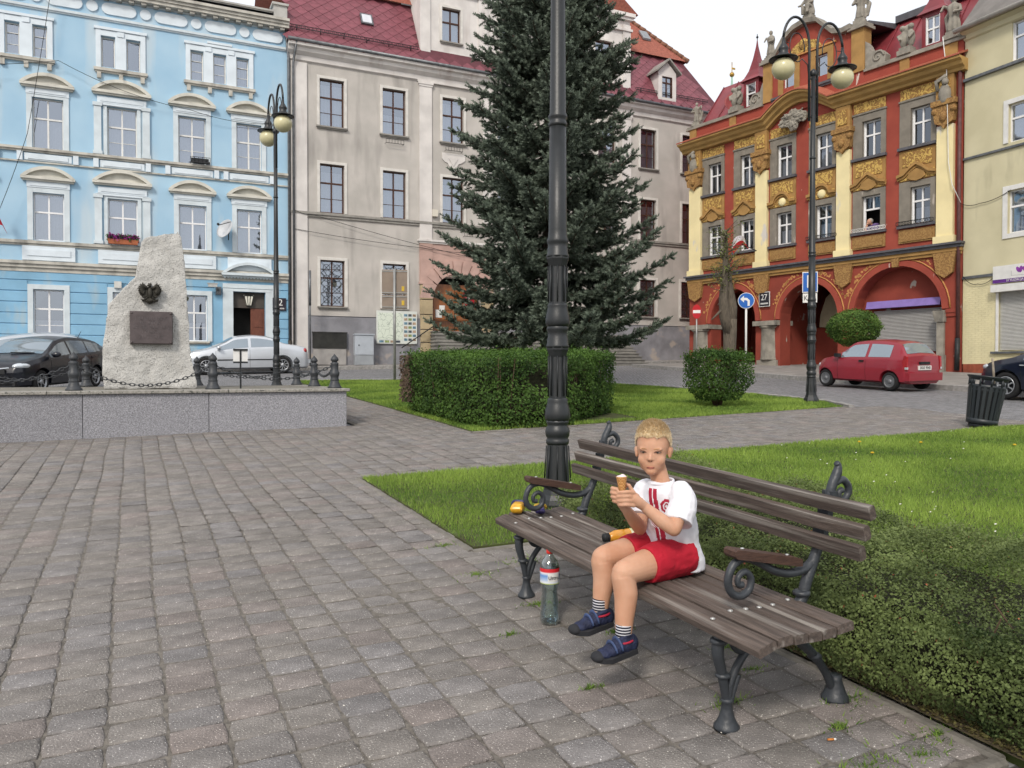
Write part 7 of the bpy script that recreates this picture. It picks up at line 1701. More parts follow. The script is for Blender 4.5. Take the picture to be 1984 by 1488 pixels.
# ball-crowned trees on the right pavement
def ball_tree(x, y, r_, zc, label, seed, n=11000):
    g = np.random.default_rng(seed); t = tag(empty('ball_tree', (x, y, gz(x, y) + .13)), label, 'tree', 'ball-crowned trees by the kerb')
    mb = MB(); mb.tube([(0, 0, -.1), (.03, 0, zc*.5), (0, .02, zc)], [.06, .05, .045], 8)
    for k in range(14): a = g.uniform(0, 6.28); e = g.uniform(.2, 1.3); mb.tube([(0, 0, zc*.85), (r_*.8*math.cos(a)*math.cos(e), r_*.8*math.sin(a)*math.cos(e), zc + r_*.6*math.sin(e))], [.025, .008], 5)
    mb.build('trunk', m_twig, t)
    P = g.normal(0, 1, (n, 3)); P /= np.linalg.norm(P, axis=1)[:, None]; Nn = P.copy()
    P = P*np.array([r_, r_, r_*.72])*(g.uniform(.62, 1.0, (n, 1))**.5 + lumpy(P, 5, .09)[:, None] + g.normal(0, .03, (n, 1))) + [0, 0, zc]
    V, F = leaf_soup(P, Nn, .036, g); tag(raw('crown', V, F, m_crown, t, np.repeat(np.clip(.5 + lumpy(P, 5, .35) + g.normal(0, .2, n), 0, 1), 2)), kind='stuff')
m_crown = leaf_mat('ball_crown_leaf', '2c4a20', '6d8a40')
ball_tree(21.25, 18.65, .84, 1.65, 'ball-crowned small tree behind the raspberry red car', 61)
ball_tree(22.6, 11.75, .8, 1.35, 'ball-crowned small tree at the right edge behind the dark car', 62)
# pollarded tree before the red house
def pollard(x, y, label):
    g = np.random.default_rng(71); t = tag(empty('pollarded_tree', (x, y, gz(x, y) + .1)), label, 'tree'); mbk = mat('grey_bark', '5f574c', .95, .25, 10, .8, bscale=22, stretch=(3, 3, .6))
    mb = MB(); mb.tube([(.02, 0, -.1), (0, 0, .9), (.03, .02, 1.55), (.05, 0, 2.0)], [.25, .21, .23, .2], 10)
    mb.tube([(0, 0, 1.5), (-.17, .05, 2.1), (-.24, .05, 2.7), (-.2, 0, 3.6), (-.18, 0, 4.4), (-.2, 0, 5.0)], [.2, .19, .15, .11, .08, .05], 8); mb.tube([(.05, 0, 1.6), (.12, .05, 2.4), (.0, .05, 3.2), (-.1, 0, 3.9)], [.18, .19, .12, .07], 8); mb.tube([(-.3, .05, 2.3), (-.7, .1, 1.95)], [.05, .02], 6)
    mb.build('trunk', mbk, t)
    mb = MB(); tips = []
    for k in range(90):
        a = g.uniform(0, 6.28); z = g.uniform(2.9, 5.0); p = np.array([-.2, 0, z]); L_ = g.uniform(.35, .85); d = np.array([math.cos(a), math.sin(a), g.uniform(.1, .9)]); pts = [p]
        for j in range(4): d = d + g.normal(0, .25, 3); pts.append(pts[-1] + d/np.linalg.norm(d)*L_/4); tips.append(pts[-1])
        mb.tube([tuple(q) for q in pts], [.022, .016, .012, .008, .004], 5)
    tag(mb.build('twigs', mbk, t), kind='stuff')
    P = np.repeat(np.array(tips), 4, 0); P = P + g.normal(0, .05, P.shape); V, F = leaf_soup(P, np.tile([0, 0, 1.], (len(P), 1)), .035, g)
    tag(raw('young_leaves', V, F, leaf_mat('young_leaf', '55672e', '9aa55a'), t, g.random(len(F))), kind='stuff')
pollard(18.3, 21.2, 'pollarded bare tree with young leaves before the red arcade')
g = np.random.default_rng(77); n = 5200                                 # leaf litter and weeds on the hedge bed
P = np.c_[2.8 + np.abs(g.normal(0, .09, n)), g.uniform(.8, 5.1, n), np.zeros(n)]; P[:,2] = SU*P[:,0] + SW*P[:,1] + .022 + g.uniform(0, .012, n); V, F = leaf_soup(P, np.tile([0, 0, 1.], (n, 1)), .009, g)
tag(raw('leaf_litter', V, F, leaf_mat('litter_leaf', '4a3d2a', '7d7a4a'), None, g.random(2*n)), 'dry leaf litter and weeds along the hedge foot', 'leaf litter', kind='stuff')
# weeds in the paving near the bench, dandelions
g = np.random.default_rng(91)
spots = [(2.2, 2.55, .12), (2.45, 2.2, .1), (2.3, 1.95, .22), (2.55, 1.92, .16), (2.05, 3.95, .1), (1.95, 4.6, .15), (2.35, 4.75, .2), (2.6, 4.0, .12), (2.62, 3.0, .14), (2.5, 2.75, .08), (2.7, 2.35, .18), (2.02, 5.35, .14), (1.75, 2.9, .06), (1.7, 3.6, .05), (2.2, 3.4, .08), (2.0, 3.15, .05), (2.75, 2.0, .2)]
P = []
for sx_, sy_, rad in spots:
    k = int(40 + 500*rad); a = g.uniform(0, 6.28, k); r_ = rad*np.abs(g.normal(0, .5, k)); P.append(np.c_[sx_ + r_*np.cos(a)*1.3, sy_ + r_*np.sin(a)*.5])
P = np.concatenate(P); n = len(P); h = g.uniform(.008, .028, n); a = g.uniform(0, 6.28, n); bz = SU*P[:,0] + SW*P[:,1] - .004; l = g.uniform(.3, 1.6, n)*h; la = g.uniform(0, 6.28, n)
w = .0035; V = np.stack([np.c_[P[:,0] - np.cos(a)*w, P[:,1] - np.sin(a)*w, bz], np.c_[P[:,0] + np.cos(a)*w, P[:,1] + np.sin(a)*w, bz], np.c_[P[:,0] + np.cos(la)*l, P[:,1] + np.sin(la)*l, bz + h]], 1).reshape(-1, 3)
tag(raw('paving_weeds', V, np.arange(3*n).reshape(-1, 3), m_grass, None, g.uniform(0, .6, n)), 'small weeds growing in the paving joints near the bench', 'weeds', kind='stuff')
m_dy = mat('dandelion_yellow', 'c9a51e', .7, .1, 20); mb = MB(); mb.tube([(0, 0, 0), (.005, 0, .05)], .003, 5, mi=1); mb.lathe([(.004, .05), (.02, .055), (.022, .062), (.012, .07), (.002, .072)], 9)
dd0 = None
for k, (x, y, lb) in enumerate(((8.2, 6.9, 'yellow dandelion on the lawn, leftmost of the far ones'), (9.6, 7.3, 'yellow dandelion far out on the lawn near the path'), (10.5, 6.6, 'yellow dandelion right of the others far out on the lawn'), (2.25, 4.45, 'yellow dandelion in the paving under the bench'), (8.9, 7.7, 'yellow dandelion closest to the path edge'))):
    if dd0 is None: o = dd0 = mb.build('dandelion', [m_dy, m_crown])
    else: o = dd0.copy(); COL.objects.link(o)
    o.location = (x, y, gz(x, y) + .01); o.scale = (1.05,)*3 if k != 3 else (.8,)*3; tag(o, lb, 'flower', 'dandelions')

g = np.random.default_rng(201); V, F = [], []                            # daisies dotted over the near lawn
for k in range(70):
    x, y = g.uniform(4.2, 12), g.uniform(2.2, 8.2)
    if not inside((x, y), LAWN_A): continue
    z = gz(x, y) + .045; r_ = g.uniform(.006, .011); n0 = len(V); V += [(x + r_*math.cos(a), y + r_*math.sin(a), z + .004*math.cos(a)) for a in np.linspace(0, 6.28, 7)[:-1]]; F += [(n0, n0+1, n0+2), (n0, n0+2, n0+3), (n0, n0+3, n0+4), (n0, n0+4, n0+5)]
tag(raw('daisies', V, F, mat('daisy_white', 'd8d6cc', .7, .1, 9)), 'tiny white daisies dotted over the lawn behind the bench', 'flowers', kind='stuff')
# ------------------------------------------------------------------ bench
m_wood = mat('weathered_bench_wood', '544a44', .75, .3, 5, .35, bscale=22, stretch=(14, .9, 14), rand=.14, streak=('8f8982', (26, 1.0, 26), .54, .72))
m_cast = mat('bench_cast_iron', '33373c', .45, .15, 14, .15, spec=.5)
m_bolt = mat('shiny_bolt', 'b9b9b6', .3, .05, 5, metal=.7)
BX, BY = 2.2, 3.2
bench = tag(empty('park_bench', (BX, BY, gz(BX, BY)), 0, tilt=True), 'long wooden slat bench with cast iron scroll ends', 'bench')
def plank(cx, cz, w, th, ang, y0=-1.09, y1=1.12, name='seat_slat', sag=0.):
    c, s = math.cos(ang), math.sin(ang); ch = .007; p = []
    prof = [(-w/2, -th), (w/2, -th), (w/2, -ch), (w/2 - ch, 0), (-w/2 + ch, 0), (-w/2, -ch)]
    mb = MB(); n = 9; ring = len(prof); vs = []
    for k in range(n):
        y = y0 + (y1 - y0)*k/(n - 1); dz = -sag*math.sin(math.pi*k/(n - 1)) + random.uniform(-.0012, .0012)
        vs += [(cx + a*c - b*s, y, cz + a*s + b*c + dz) for a, b in prof]
    fs = [(k*ring + j, k*ring + (j+1) % ring, (k+1)*ring + (j+1) % ring, (k+1)*ring + j) for k in range(n - 1) for j in range(ring)] + [tuple(range(ring)), tuple(range(n*ring - 1, (n - 1)*ring - 1, -1))]
    mb.add([(x, y, z) for x, y, z in vs], [f[::-1] for f in fs]); return mb.build(name, m_wood, bench)
seat = [(-.213, .428, .082, .034, R(17)), (-.128, .446, .07, .036, R(3)), (-.052, .442, .062, .036, R(-1)), (.016, .438, .062, .036, R(-2)), (.086, .438, .066, .036, 0), (.165, .447, .08, .036, R(5))]
for s_ in seat: plank(*s_, sag=.004)
back = [(.300, .695, R(104)), (.322, .770, R(106)), (.346, .845, R(108))]
for cx, cz, a in back: plank(cx - .018, cz, .056, .034, a - math.pi, name='back_slat', y0=-1.07, y1=1.08)
def end_frame(y, flip):
    mb = MB(); Y = lambda pts: [(x, y, z) for x, z in pts]
    sm = lambda pts, n=6: [tuple(np.array(pts[max(i-1, 0)])*0 + np.array([smooth_c([p[0] for p in pts], i, t), smooth_c([p[1] for p in pts], i, t)])) for i in range(len(pts) - 1) for t in np.linspace(0, 1, n, endpoint=False)] + [pts[-1]]
    def smooth_c(v, i, t):
        a, b, c, d_ = v[max(i-1, 0)], v[i], v[i+1], v[min(i+2, len(v)-1)]
        return .5*((2*b) + (-a + c)*t + (2*a - 5*b + 4*c - d_)*t*t + (-a + 3*b - 3*c + d_)*t**3)
    def rod(pts, r, n=9):
        q = sm(pts); k = len(q); rr = np.interp(np.linspace(0, 1, k), np.linspace(0, 1, len(r)), r) if hasattr(r, '__len__') else r
        mb.tube(Y(q), list(rr) if hasattr(rr, '__len__') else rr, n)
    # front leg, foot, knuckles
    rod([(-.13, .405), (-.185, .37), (-.2, .30), (-.175, .2), (-.155, .1), (-.152, .02)], [.023, .025, .024, .019, .016, .021])
    mb.lathe([(.05, -.004), (.05, .008), (.042, .018), (.031, .04), (.022, .075), (.02, .1), (.027, .108), (.019, .118)], 16, (-.152, y, 0))
    mb.lathe([(.02, .2), (.03, .206), (.03, .214), (.02, .222)], 12, (-.175, y, 0)); mb.lathe([(.024, .335), (.034, .342), (.034, .352), (.024, .36)], 12, (-.196, y, 0))
    # rear leg sweeping back
    rod([(.02, .405), (.12, .37), (.2, .29), (.3, .2), (.37, .11), (.415, .02)], [.021, .023, .023, .019, .017, .021])
    mb.lathe([(.056, -.004), (.056, .008), (.048, .02), (.038, .045), (.026, .08), (.026, .1)], 16, (.42, y, 0)); mb.ball((.3, y, .2), (.03, .03, .018), 10, 6); mb.ball((.21, y, .285), (.033, .03, .02), 10, 6)
    # arch brace and ring
    rod([(-.15, .1), (-.125, .2), (-.04, .3), (.08, .345), (.16, .33)], .016, 7); rod([(-.16, .04), (-.13, .12), (-.1, .2)], .014, 6)
    mb.tube(Y([(-.085 + .047*math.cos(t), .335 + .047*math.sin(t)) for t in np.linspace(0, 2*math.pi, 21)[:-1]]), .011, 7, closed=True); mb.ball((-.085, y, .335), .024, 10, 8)
    # seat rail
    rod([(-.2, .39), (-.1, .402), (.02, .4), (.14, .4), (.2, .415)], .018, 7)
    # back post with scroll top
    rod([(.14, .4), (.215, .44), (.245, .52), (.29, .62), (.325, .70), (.352, .80), (.372, .89), (.40, .945), (.405, .975), (.395, .985)], [.022, .024, .023, .022, .02, .02, .02, .02, .014, .012])
    rod([(.385, .905), (.43, .915), (.462, .89), (.465, .855), (.44, .83), (.415, .84), (.415, .865), (.432, .872)], [.018, .016, .015, .015, .014, .013, .012, .014])
    mb.lathe([(.022, .462), (.034, .468), (.034, .48), (.022, .486)], 12, (.22, y, 0)); mb.lathe([(.02, .655), (.03, .66), (.03, .672), (.02, .678)], 12, (.308, y, 0))
    for k in range(3): 
        cx, cz, a = back[k]; mb.box(cx + .004, cx + .03, y - .028, y + .028, cz - .034, cz + .03)
    # arm with front scroll
    rod([(.292, .61), (.24, .572), (.16, .562), (.08, .58), (-.0, .622), (-.07, .65), (-.13, .632), (-.157, .575), (-.14, .525), (-.095, .505), (-.053, .525), (-.045, .57), (-.075, .598), (-.107, .58), (-.107, .553), (-.085, .548)], [.02, .019, .018, .017, .016, .016, .016, .016, .016, .016, .015, .014, .013, .012, .012, .014], 8)
    o = mb.build('end_frame', m_cast, bench)
    # timber armrest
    a = MB(); prof = [(-.15, .672), (-.138, .66), (.165, .596), (.19, .594), (.19, .622), (.165, .63), (-.138, .697), (-.15, .69)]
    a.prism(prof, y - .034, y + .034); ar = a.build('armrest', mat('armrest_wood', '4a352c', .6, .25, 8, .3, stretch=(2, 14, 14)), bench)
    for x, z in ((-.09, .6885), (.14, .637)): q = MB(); q.lathe([(.009, 0), (.008, .003), (.003, .005)], 10, (x, y, z)); q.build('bolt', m_bolt, ar)
    for cx, cz, w, th, an in seat: q = MB(); q.lathe([(.011, -.002), (.01, .003), (.004, .0055)], 10, (cx + .003, y + .02, cz)); q.build('bolt', m_bolt, bench)
    for cx, cz, an in back: q = MB(); q.lathe([(.011, 0), (.01, .004), (.004, .007)], 10, (cx - .02, y, cz), M=Matrix.Rotation(-R(74), 3, 'Y')); q.build('bolt', m_bolt, bench)
end_frame(-.82, 1); end_frame(.90, 1)
# ------------------------------------------------------------------ seated boy with ice cream
V3 = lambda *a: np.array(a, float)
BOY0 = V3(2.2, 2.94, .605)
boy = tag(empty('person', tuple(BOY0)), 'blond child in white shirt and red shorts sitting on the bench with an ice cream', 'person')
from mathutils.bvhtree import BVHTree
def solid(name, mb, mats, voxel, smooth=3, disp=None, parent=boy, keep=None):
    """fuse overlapping closed pieces into one continuous skin"""
    o = mb.build(name, mats, None)
    r_ = o.modifiers.new('remesh', 'REMESH'); r_.mode = 'VOXEL'; r_.voxel_size = voxel; r_.use_smooth_shade = True
    if smooth: s_ = o.modifiers.new('smooth', 'SMOOTH'); s_.iterations = smooth; s_.factor = .5
    for sz, st in (disp or []):
        tx = bpy.data.textures.new('folds', 'CLOUDS'); tx.noise_scale = sz; d_ = o.modifiers.new('folds', 'DISPLACE'); d_.texture = tx; d_.strength = st; d_.mid_level = .5; d_.texture_coords = 'LOCAL'
    dg = bpy.context.evaluated_depsgraph_get(); me = bpy.data.meshes.new_from_object(o.evaluated_get(dg)); me.name = name
    o.modifiers.clear(); o.data = me; me.materials.clear()
    for m_ in (mats if isinstance(mats, list) else [mats]): me.materials.append(m_)
    me.polygons.foreach_set('use_smooth', [True]*len(me.polygons)); o.parent = parent
    return o
L_ = lambda p: tuple(np.array(p) - BOY0)
def limb(mb, pts, rs, n=22, steps=5, caps=True):
    P = [np.array(p) for p in pts]; Q, rr = [], []
    for i in range(len(P) - 1):
        for t in np.linspace(0, 1, steps, endpoint=False):
            a, b, c, d_ = P[max(i-1, 0)], P[i], P[i+1], P[min(i+2, len(P)-1)]
            Q.append(.5*((2*b) + (-a + c)*t + (2*a - 5*b + 4*c - d_)*t*t + (-a + 3*b - 3*c + d_)*t**3)); rr.append(rs[i]*(1 - t) + rs[i+1]*t)
    Q.append(P[-1]); rr.append(rs[-1]); mb.tube([L_(q) for q in Q], rr, n)
    if caps: mb.ball(L_(P[0]), rs[0], 12, 8); mb.ball(L_(P[-1]), rs[-1], 12, 8)
def loft(mb, rings, n=24):
    vs = []
    for c, lat, fwd, a, b in rings:
        for j in range(n):
            t = 2*math.pi*j/n; vs.append(L_(np.array(c) + np.array(lat)*a*math.cos(t) + np.array(fwd)*b*math.sin(t)))
    k = len(rings); fs = [(i*n + j, i*n + (j+1) % n, (i+1)*n + (j+1) % n, (i+1)*n + j) for i in range(k - 1) for j in range(n)] + [tuple(range(n - 1, -1, -1)), tuple(range((k-1)*n, k*n))]
    mb.add(vs, fs, 0, True)
shL, shR = V3(2.155, 2.795, .968), V3(2.10, 3.015, .958)  # joints from here on: worked out from image pixels at chosen depths
elL, elR = V3(2.055, 2.722, .832), V3(2.03, 2.935, .800)
hipL, hipR = V3(2.2, 2.865, .678), V3(2.2, 3.02, .682)
knL, knR = V3(1.865, 2.822, .645), V3(1.865, 2.985, .672)
anL, anR = V3(1.848, 2.789, .385), V3(1.846, 2.97, .447)
IL, UP, CM = V3(-.9026, .4305, 0), V3(0, 0, 1), V3(-.4305, -.9026, 0)
CC = V3(1.872, 2.835, .975)
hp = lambda a, b, c: CC + IL*a + UP*b + CM*c
wrL, wrR = hp(-.088, -.048, .012), hp(-.02, -.07, -.03)
latT, fwdT = V3(.25, -.968, 0), V3(-.968, -.25, 0)
HF, HL = V3(-.69, -.724, 0), V3(.724, -.69, 0)           # head: forward, to its left
HC = V3(2.085, 2.915, 1.043)                              # under the chin line, skull axis
HK = .96
hd = lambda l, f, u: HC + (HL*l + HF*f + UP*u)*HK
b_ = MB()
# torso and neck
loft(b_, [((2.205, 2.94, .64), latT, fwdT, .10, .075), ((2.2, 2.935, .72), latT, fwdT, .095, .07), ((2.165, 2.915, .86), latT, fwdT, .1, .068), ((2.135, 2.905, .95), latT, fwdT, .1, .06), ((2.12, 2.9, .985), latT, fwdT, .055, .045)], 20)
limb(b_, [(2.128, 2.903, .96), (2.112, 2.9, 1.02), hd(0, -.012, .07)], [.047, .04, .043])
# arms
limb(b_, [shL + V3(0, .02, -.02), (shL + elL)/2 + V3(.004, 0, 0), elL], [.03, .035, .031]); limb(b_, [elL, elL*.6 + wrL*.4 + V3(0, 0, -.004), wrL], [.031, .031, .0205])
limb(b_, [shR + V3(0, -.02, -.02), (shR + elR)/2, elR], [.03, .035, .031]); limb(b_, [elR, elR*.6 + wrR*.4, wrR], [.031, .03, .0205])
# left hand over the cone, right hand behind it: palms, four fingers and a thumb each
limb(b_, [wrL, hp(-.064, -.03, .022), hp(-.044, -.014, .028)], [.021, .024, .022])
b_.ball(L_(hp(-.05, -.018, .026)), (.024, .02, .03), 10, 8)
for k in range(4):
    z = .016 - .0178*k; s_ = (1, 1.06, 1, .85)[k]
    limb(b_, [hp(-.042, z - .004, .034), hp(-.016*s_, z + .001, .046), hp(.006*s_, z - .001, .043), hp(.022*s_, z - .004, .028)], [.0098, .0092, .0085, .0072], 8, 3)
limb(b_, [hp(-.05, -.002, .012), hp(-.036, .022, .008), hp(-.026, .04, .010)], [.0115, .0095, .008], 8, 3)
limb(b_, [wrR, hp(-.004, -.045, -.03), hp(.012, -.018, -.026)], [.021, .023, .02])
b_.ball(L_(hp(.014, -.02, -.022)), (.024, .024, .028), 10, 8)
for k in range(4):
    z = .024 - .0178*k; s_ = (1, 1.06, 1, .85)[k]
    limb(b_, [hp(.022, z - .006, -.028), hp(.041*s_, z, -.014), hp(.041*s_, z + .001, .008), hp(.026*s_, z, .024)], [.0098, .0092, .0085, .0072], 8, 3)
limb(b_, [hp(.004, .0, -.036), hp(-.012, .024, -.03), hp(-.02, .04, -.016)], [.0115, .0095, .008], 8, 3)
# legs
for hip, kn, an, sd in ((hipL, knL, anL, -1), (hipR, knR, anR, 1)):
    limb(b_, [hip, hip*.5 + kn*.5 + V3(0, 0, .004), kn + V3(.015, 0, .003)], [.08, .07, .053]); b_.ball(L_(kn + V3(.004, 0, .0)), (.05, .05, .05), 14, 10)
    limb(b_, [kn + V3(.0, 0, -.015), kn*.66 + an*.34 + V3(.014, 0, 0), kn*.3 + an*.7 + V3(.006, 0, 0), an], [.05, .051, .041, .032]); limb(b_, [an, an + V3(-.03, 0, -.035)], [.029, .03])
# head
RH = Matrix(((HL[0], HF[0], 0), (HL[1], HF[1], 0), (0, 0, 1)))
def hb(l, f, u, r): b_.ball(L_(hd(l, f, u)), tuple(x*HK for x in r), 20, 14, M=RH)
hb(0, -.012, .150, (.078, .096, .092)); hb(0, .018, .125, (.071, .072, .078)); hb(0, .022, .088, (.064, .064, .068)); hb(0, .027, .056, (.055, .057, .056)); hb(0, .058, .017, (.026, .025, .020)); hb(0, .035, .032, (.041, .043, .028))
for s in (-1, 1):
    hb(s*.034, .045, .068, (.029, .032, .031)); hb(s*.03, .073, .119, (.024, .012, .008)); hb(s*.04, .02, .045, (.018, .03, .026))
    hb(s*.077, -.012, .098, (.009, .018, .027)); hb(s*.082, -.021, .107, (.008, .015, .017)); hb(s*.074, -.002, .084, (.007, .009, .013))
limb(b_, [hd(0, .077, .112), hd(0, .086, .090), hd(0, .092, .076)], [.0075, .0085, .0100], 8, 3); hb(-.009, .083, .073, (.008, .009, .006)); hb(.009, .083, .073, (.008, .009, .006))
hb(0, .0735, .040, (.019, .008, .006)); hb(0, .0715, .032, (.016, .008, .006))
m_skin = mat('child_skin', 'c59a80', .55, .06, 9, .1, bscale=260, spec=.3, sub=.1, col2='b98a6e')
body = solid('body', b_, m_skin, .0035, 2)
bm = bmesh.new(); bm.from_mesh(body.data)                       # soften the head a little more than the fingers
hv_ = [v for v in bm.verts if (np.array(v.co) + BOY0)[2] > 1.03 and abs((np.array(v.co) + BOY0 - HC) @ HL) < .075]
for _ in range(7): bmesh.ops.smooth_vert(bm, verts=hv_, factor=.5, use_axis_x=True, use_axis_y=True, use_axis_z=True)
bm.to_mesh(body.data); bm.free()
bt = BVHTree.FromPolygons([v.co[:] for v in body.data.vertices], [p.vertices[:] for p in body.data.polygons])
def on_face(l, u):
    """point of the face surface straight ahead at side l, height u"""
    o = Vector(L_(hd(l, .3, u))); hit = bt.ray_cast(o, Vector(-HF)); return (hit[0] if hit[0] else o), (hit[1] or Vector(HF))
m_eyew = mat('eye_white', '8f7b6e', .25, .05, 5); m_iris = mat('eye_iris', '3a3632', .2, .1, 9); m_lash = mat('eyelid_line', '5c4032', .7, .1, 9); m_brow = mat('blond_brow', 'a77c52', .8, .2, 30); m_lip = mat('child_lips', 'b5705f', .45, .1, 20)
for s in (-1, 1):
    p, nrm = on_face(s*.0325, .1055); e = MB(); e.ball(tuple(p - Vector(HF)*.0025), (.0125, .006, .0042), 12, 8, M=RH); eo = e.build('eye', m_eyew, boy)
    e = MB(); e.ball(tuple(p + Vector(HF)*.0028 - Vector(HL)*s*0.001), (.0055, .003, .0042), 10, 8, M=RH); e.build('iris', m_iris, eo)
    e = MB(); e.tube([on_face(s*(.0325 + dx), .1055 + dz)[0] + Vector(HF)*.0032 for dx, dz in ((-.014, .0), (-.007, .0035), (.001, .0045), (.009, .0035), (.015, .0))], .0017, 6); e.build('eyelid', m_lash, eo)
    e = MB(); e.tube([on_face(s*(.033 + dx), .1205 + dz)[0] - Vector(HF)*.0005 for dx, dz in ((-.018, -.001), (-.008, .0005), (.004, .0015), (.018, -.001))], [.0016, .0026, .0024, .001], 6); e.build('eyebrow', m_brow, boy)
e = MB(); e.tube([on_face(l, u)[0] + Vector(HF)*.0008 for l, u in ((-.018, .0365), (-.010, .038), (0, .0372), (.010, .038), (.018, .0365))], [.001, .0024, .0026, .0024, .001], 6)
e.tube([on_face(l, u)[0] + Vector(HF)*.0008 for l, u in ((-.018, .0345), (-.009, .032), (0, .0312), (.009, .032), (.018, .0345))], [.001, .0026, .003, .0026, .001], 6); e.build('lips', m_lip, boy)
e = MB(); e.tube([on_face(l, u)[0] + Vector(HF)*.0032 for l, u in ((-.017, .0355), (-.009, .0352), (0, .0347), (.009, .0352), (.017, .0355))], .0011, 5); e.build('mouth_line', m_lash, boy)
for s in (-1, 1):
    p = on_face(s*.006, .0665)[0]; e = MB(); e.ball(tuple(p), (.0034, .003, .002), 8, 6, M=RH); e.build('nostril', m_lash, boy)
# hair: cropped cap grown from the scalp, plus short strands
hv, hn = [], []
scalp = []
for p in body.data.polygons:
    c = np.array(p.center) + BOY0 - HC; l, f, u = c @ HL, c @ HF, c[2]
    line = .163 - .20*max(0, -(f - .055)) if f > -.02 else .148 - .9*max(0, min(.09, -(f + .02)))
    c = c/HK; l, f, u = l/HK, f/HK, u/HK
    line = .172 if f > .045 else (.172 - (0.045 - f)*.85 if f > -.012 else max(.072, .122 - (-.012 - f)*1.1))
    line += .003*math.sin(l*130) + .002*math.sin(l*310 + f*200)
    if u > line and u < .3 and abs(l) < .095 and not (abs(l) > .081 and u < .125): scalp.append(p.index)
bm = bmesh.new(); bm.from_mesh(body.data); bm.faces.ensure_lookup_table(); keep = set(scalp)
bmesh.ops.delete(bm, geom=[f for f in bm.faces if f.index not in keep], context='FACES'); bm.normal_update()
hr = random.Random(2)
for v in bm.verts: v.co += v.normal*(.0025 + .0022*hr.random())
hm = bpy.data.meshes.new('hair'); bm.to_mesh(hm)
m_hair = mat('blond_hair', 'bfa277', .6, .2, 90, .3, bscale=260, spec=.4, col2='d8c6a2'); hm.materials.append(m_hair); hm.polygons.foreach_set('use_smooth', [True]*len(hm.polygons)); hair = link('hair', hm, boy)
sv, sf, st = [], [], []
fl = [(np.array(f.calc_center_median()), np.array(f.normal)) for f in bm.faces]; bm.free()
g = np.random.default_rng(4)
for k in range(15000):
    c, n_ = fl[g.integers(len(fl))]; wl = c + BOY0 - HC; u = wl[2]; ln = .004 + .013*max(0, min(1, (u - .15)/.08))
    d_ = n_*.45 + HF*.75*(u > .165) + UP*(.25 if u > .18 else -.7) + g.normal(0, .15, 3); d_ /= np.linalg.norm(d_); a = np.cross(d_, g.normal(0, 1, 3)); a = a/np.linalg.norm(a)*.0009
    c = c + g.normal(0, .0022, 3); n0 = len(sv); sv += [c - a, c + a, c + d_*ln*g.uniform(.6, 1.2)]; sf.append((n0, n0+1, n0+2)); st.append(float(np.clip(.72 - 4.5*(u - .17) + g.normal(0, .25), 0, 1)))
tag(raw('hair_strands', sv, sf, leaf_mat('blond_strand', 'b4935f', 'eadcc0'), hair, st), kind='stuff')
# shirt
s_ = MB()
loft(s_, [((2.222, 2.935, .612), latT, fwdT, .138, .108), ((2.22, 2.935, .66), latT, fwdT, .142, .112), ((2.2, 2.93, .74), latT, fwdT, .13, .102), ((2.175, 2.918, .84), latT, fwdT, .13, .096), ((2.148, 2.908, .92), latT, fwdT, .13, .088), ((2.135, 2.904, .965), latT, fwdT, .113, .074), ((2.124, 2.901, .998), latT, fwdT, .075, .062), ((2.116, 2.899, 1.012), latT, fwdT, .056, .054)], 28)
limb(s_, [shL + V3(-.0, .02, .0), shL + V3(-.012, -.018, -.045), shL + V3(-.058, -.046, -.118)], [.054, .058, .064], 14, 4, caps=False); s_.ball(L_(shL + V3(0, .015, 0)), .052, 14, 10)
limb(s_, [shR + V3(0, -.02, 0), shR + V3(-.02, -.012, -.045), shR + V3(-.055, -.05, -.115)], [.052, .054, .057], 14, 4, caps=False); s_.ball(L_(shR + V3(0, -.015, 0)), .052, 14, 10)
m_shirt = mat('white_tshirt', 'dcdce2', .8, .04, 8, .08, bscale=60); m_print = mat('red_print', 'a01f38', .7, .06, 8)
shirt = solid('tshirt', s_, [m_shirt, m_print], .0045, 2, disp=[(.12, .02), (.05, .011)])
mi = []
for p in shirt.data.polygons:
    c = np.array(p.center) + BOY0; q = c - V3(2.14, 2.905, 0); l, f, z = q @ latT, q @ fwdT, c[2]; on = False
    if f > -.02 and np.array(p.normal) @ fwdT > .1:
        cl = .006 + .05*max(0, .80 - z)
        if .655 < z < .982:
            a = l - cl + .012*(z - .85)*4
            on |= -.022 < a < -.004 or .001 < a < .021
            if .80 < z < .86 and -.034 < a < -.004: on = (int((z + a)*160) % 2 == 0)
        for oz, ol, hh in ((.905, .064, 1), (.832, .058, 1)):
            dx, dz = abs(l - ol), abs(z - oz); r8 = max(dx*1.05, dz*.85, (dx + dz)*.72)
            on |= .009 < r8 < .0145 or .0195 < r8 < .031
    mi.append(1 if on else 0)
shirt.data.polygons.foreach_set('material_index', mi)
# collar rib
e = MB(); e.tube([L_(V3(2.118, 2.9, 1.008) + latT*.055*math.cos(t) + fwdT*.053*math.sin(t) - UP*.008*math.sin(t)) for t in np.linspace(0, 2*math.pi, 25)[:-1]], .006, 6, closed=True); e.build('collar', m_shirt, shirt)
# shorts
s_ = MB(); s_.ball(L_((2.205, 2.942, .675)), (.112, .15, .084), 20, 14)
for hip, kn in ((hipL, knL), (hipR, knR)):
    e_ = hip*.40 + kn*.60; limb(s_, [hip + V3(.02, 0, 0), hip*.7 + kn*.3, e_], [.092, .087, .080], 18, 5, caps=False)
shorts = solid('shorts', s_, mat('red_shorts', 'a8142a', .85, .08, 8, .1, bscale=60), .005, 2, disp=[(.08, .014), (.035, .008)])
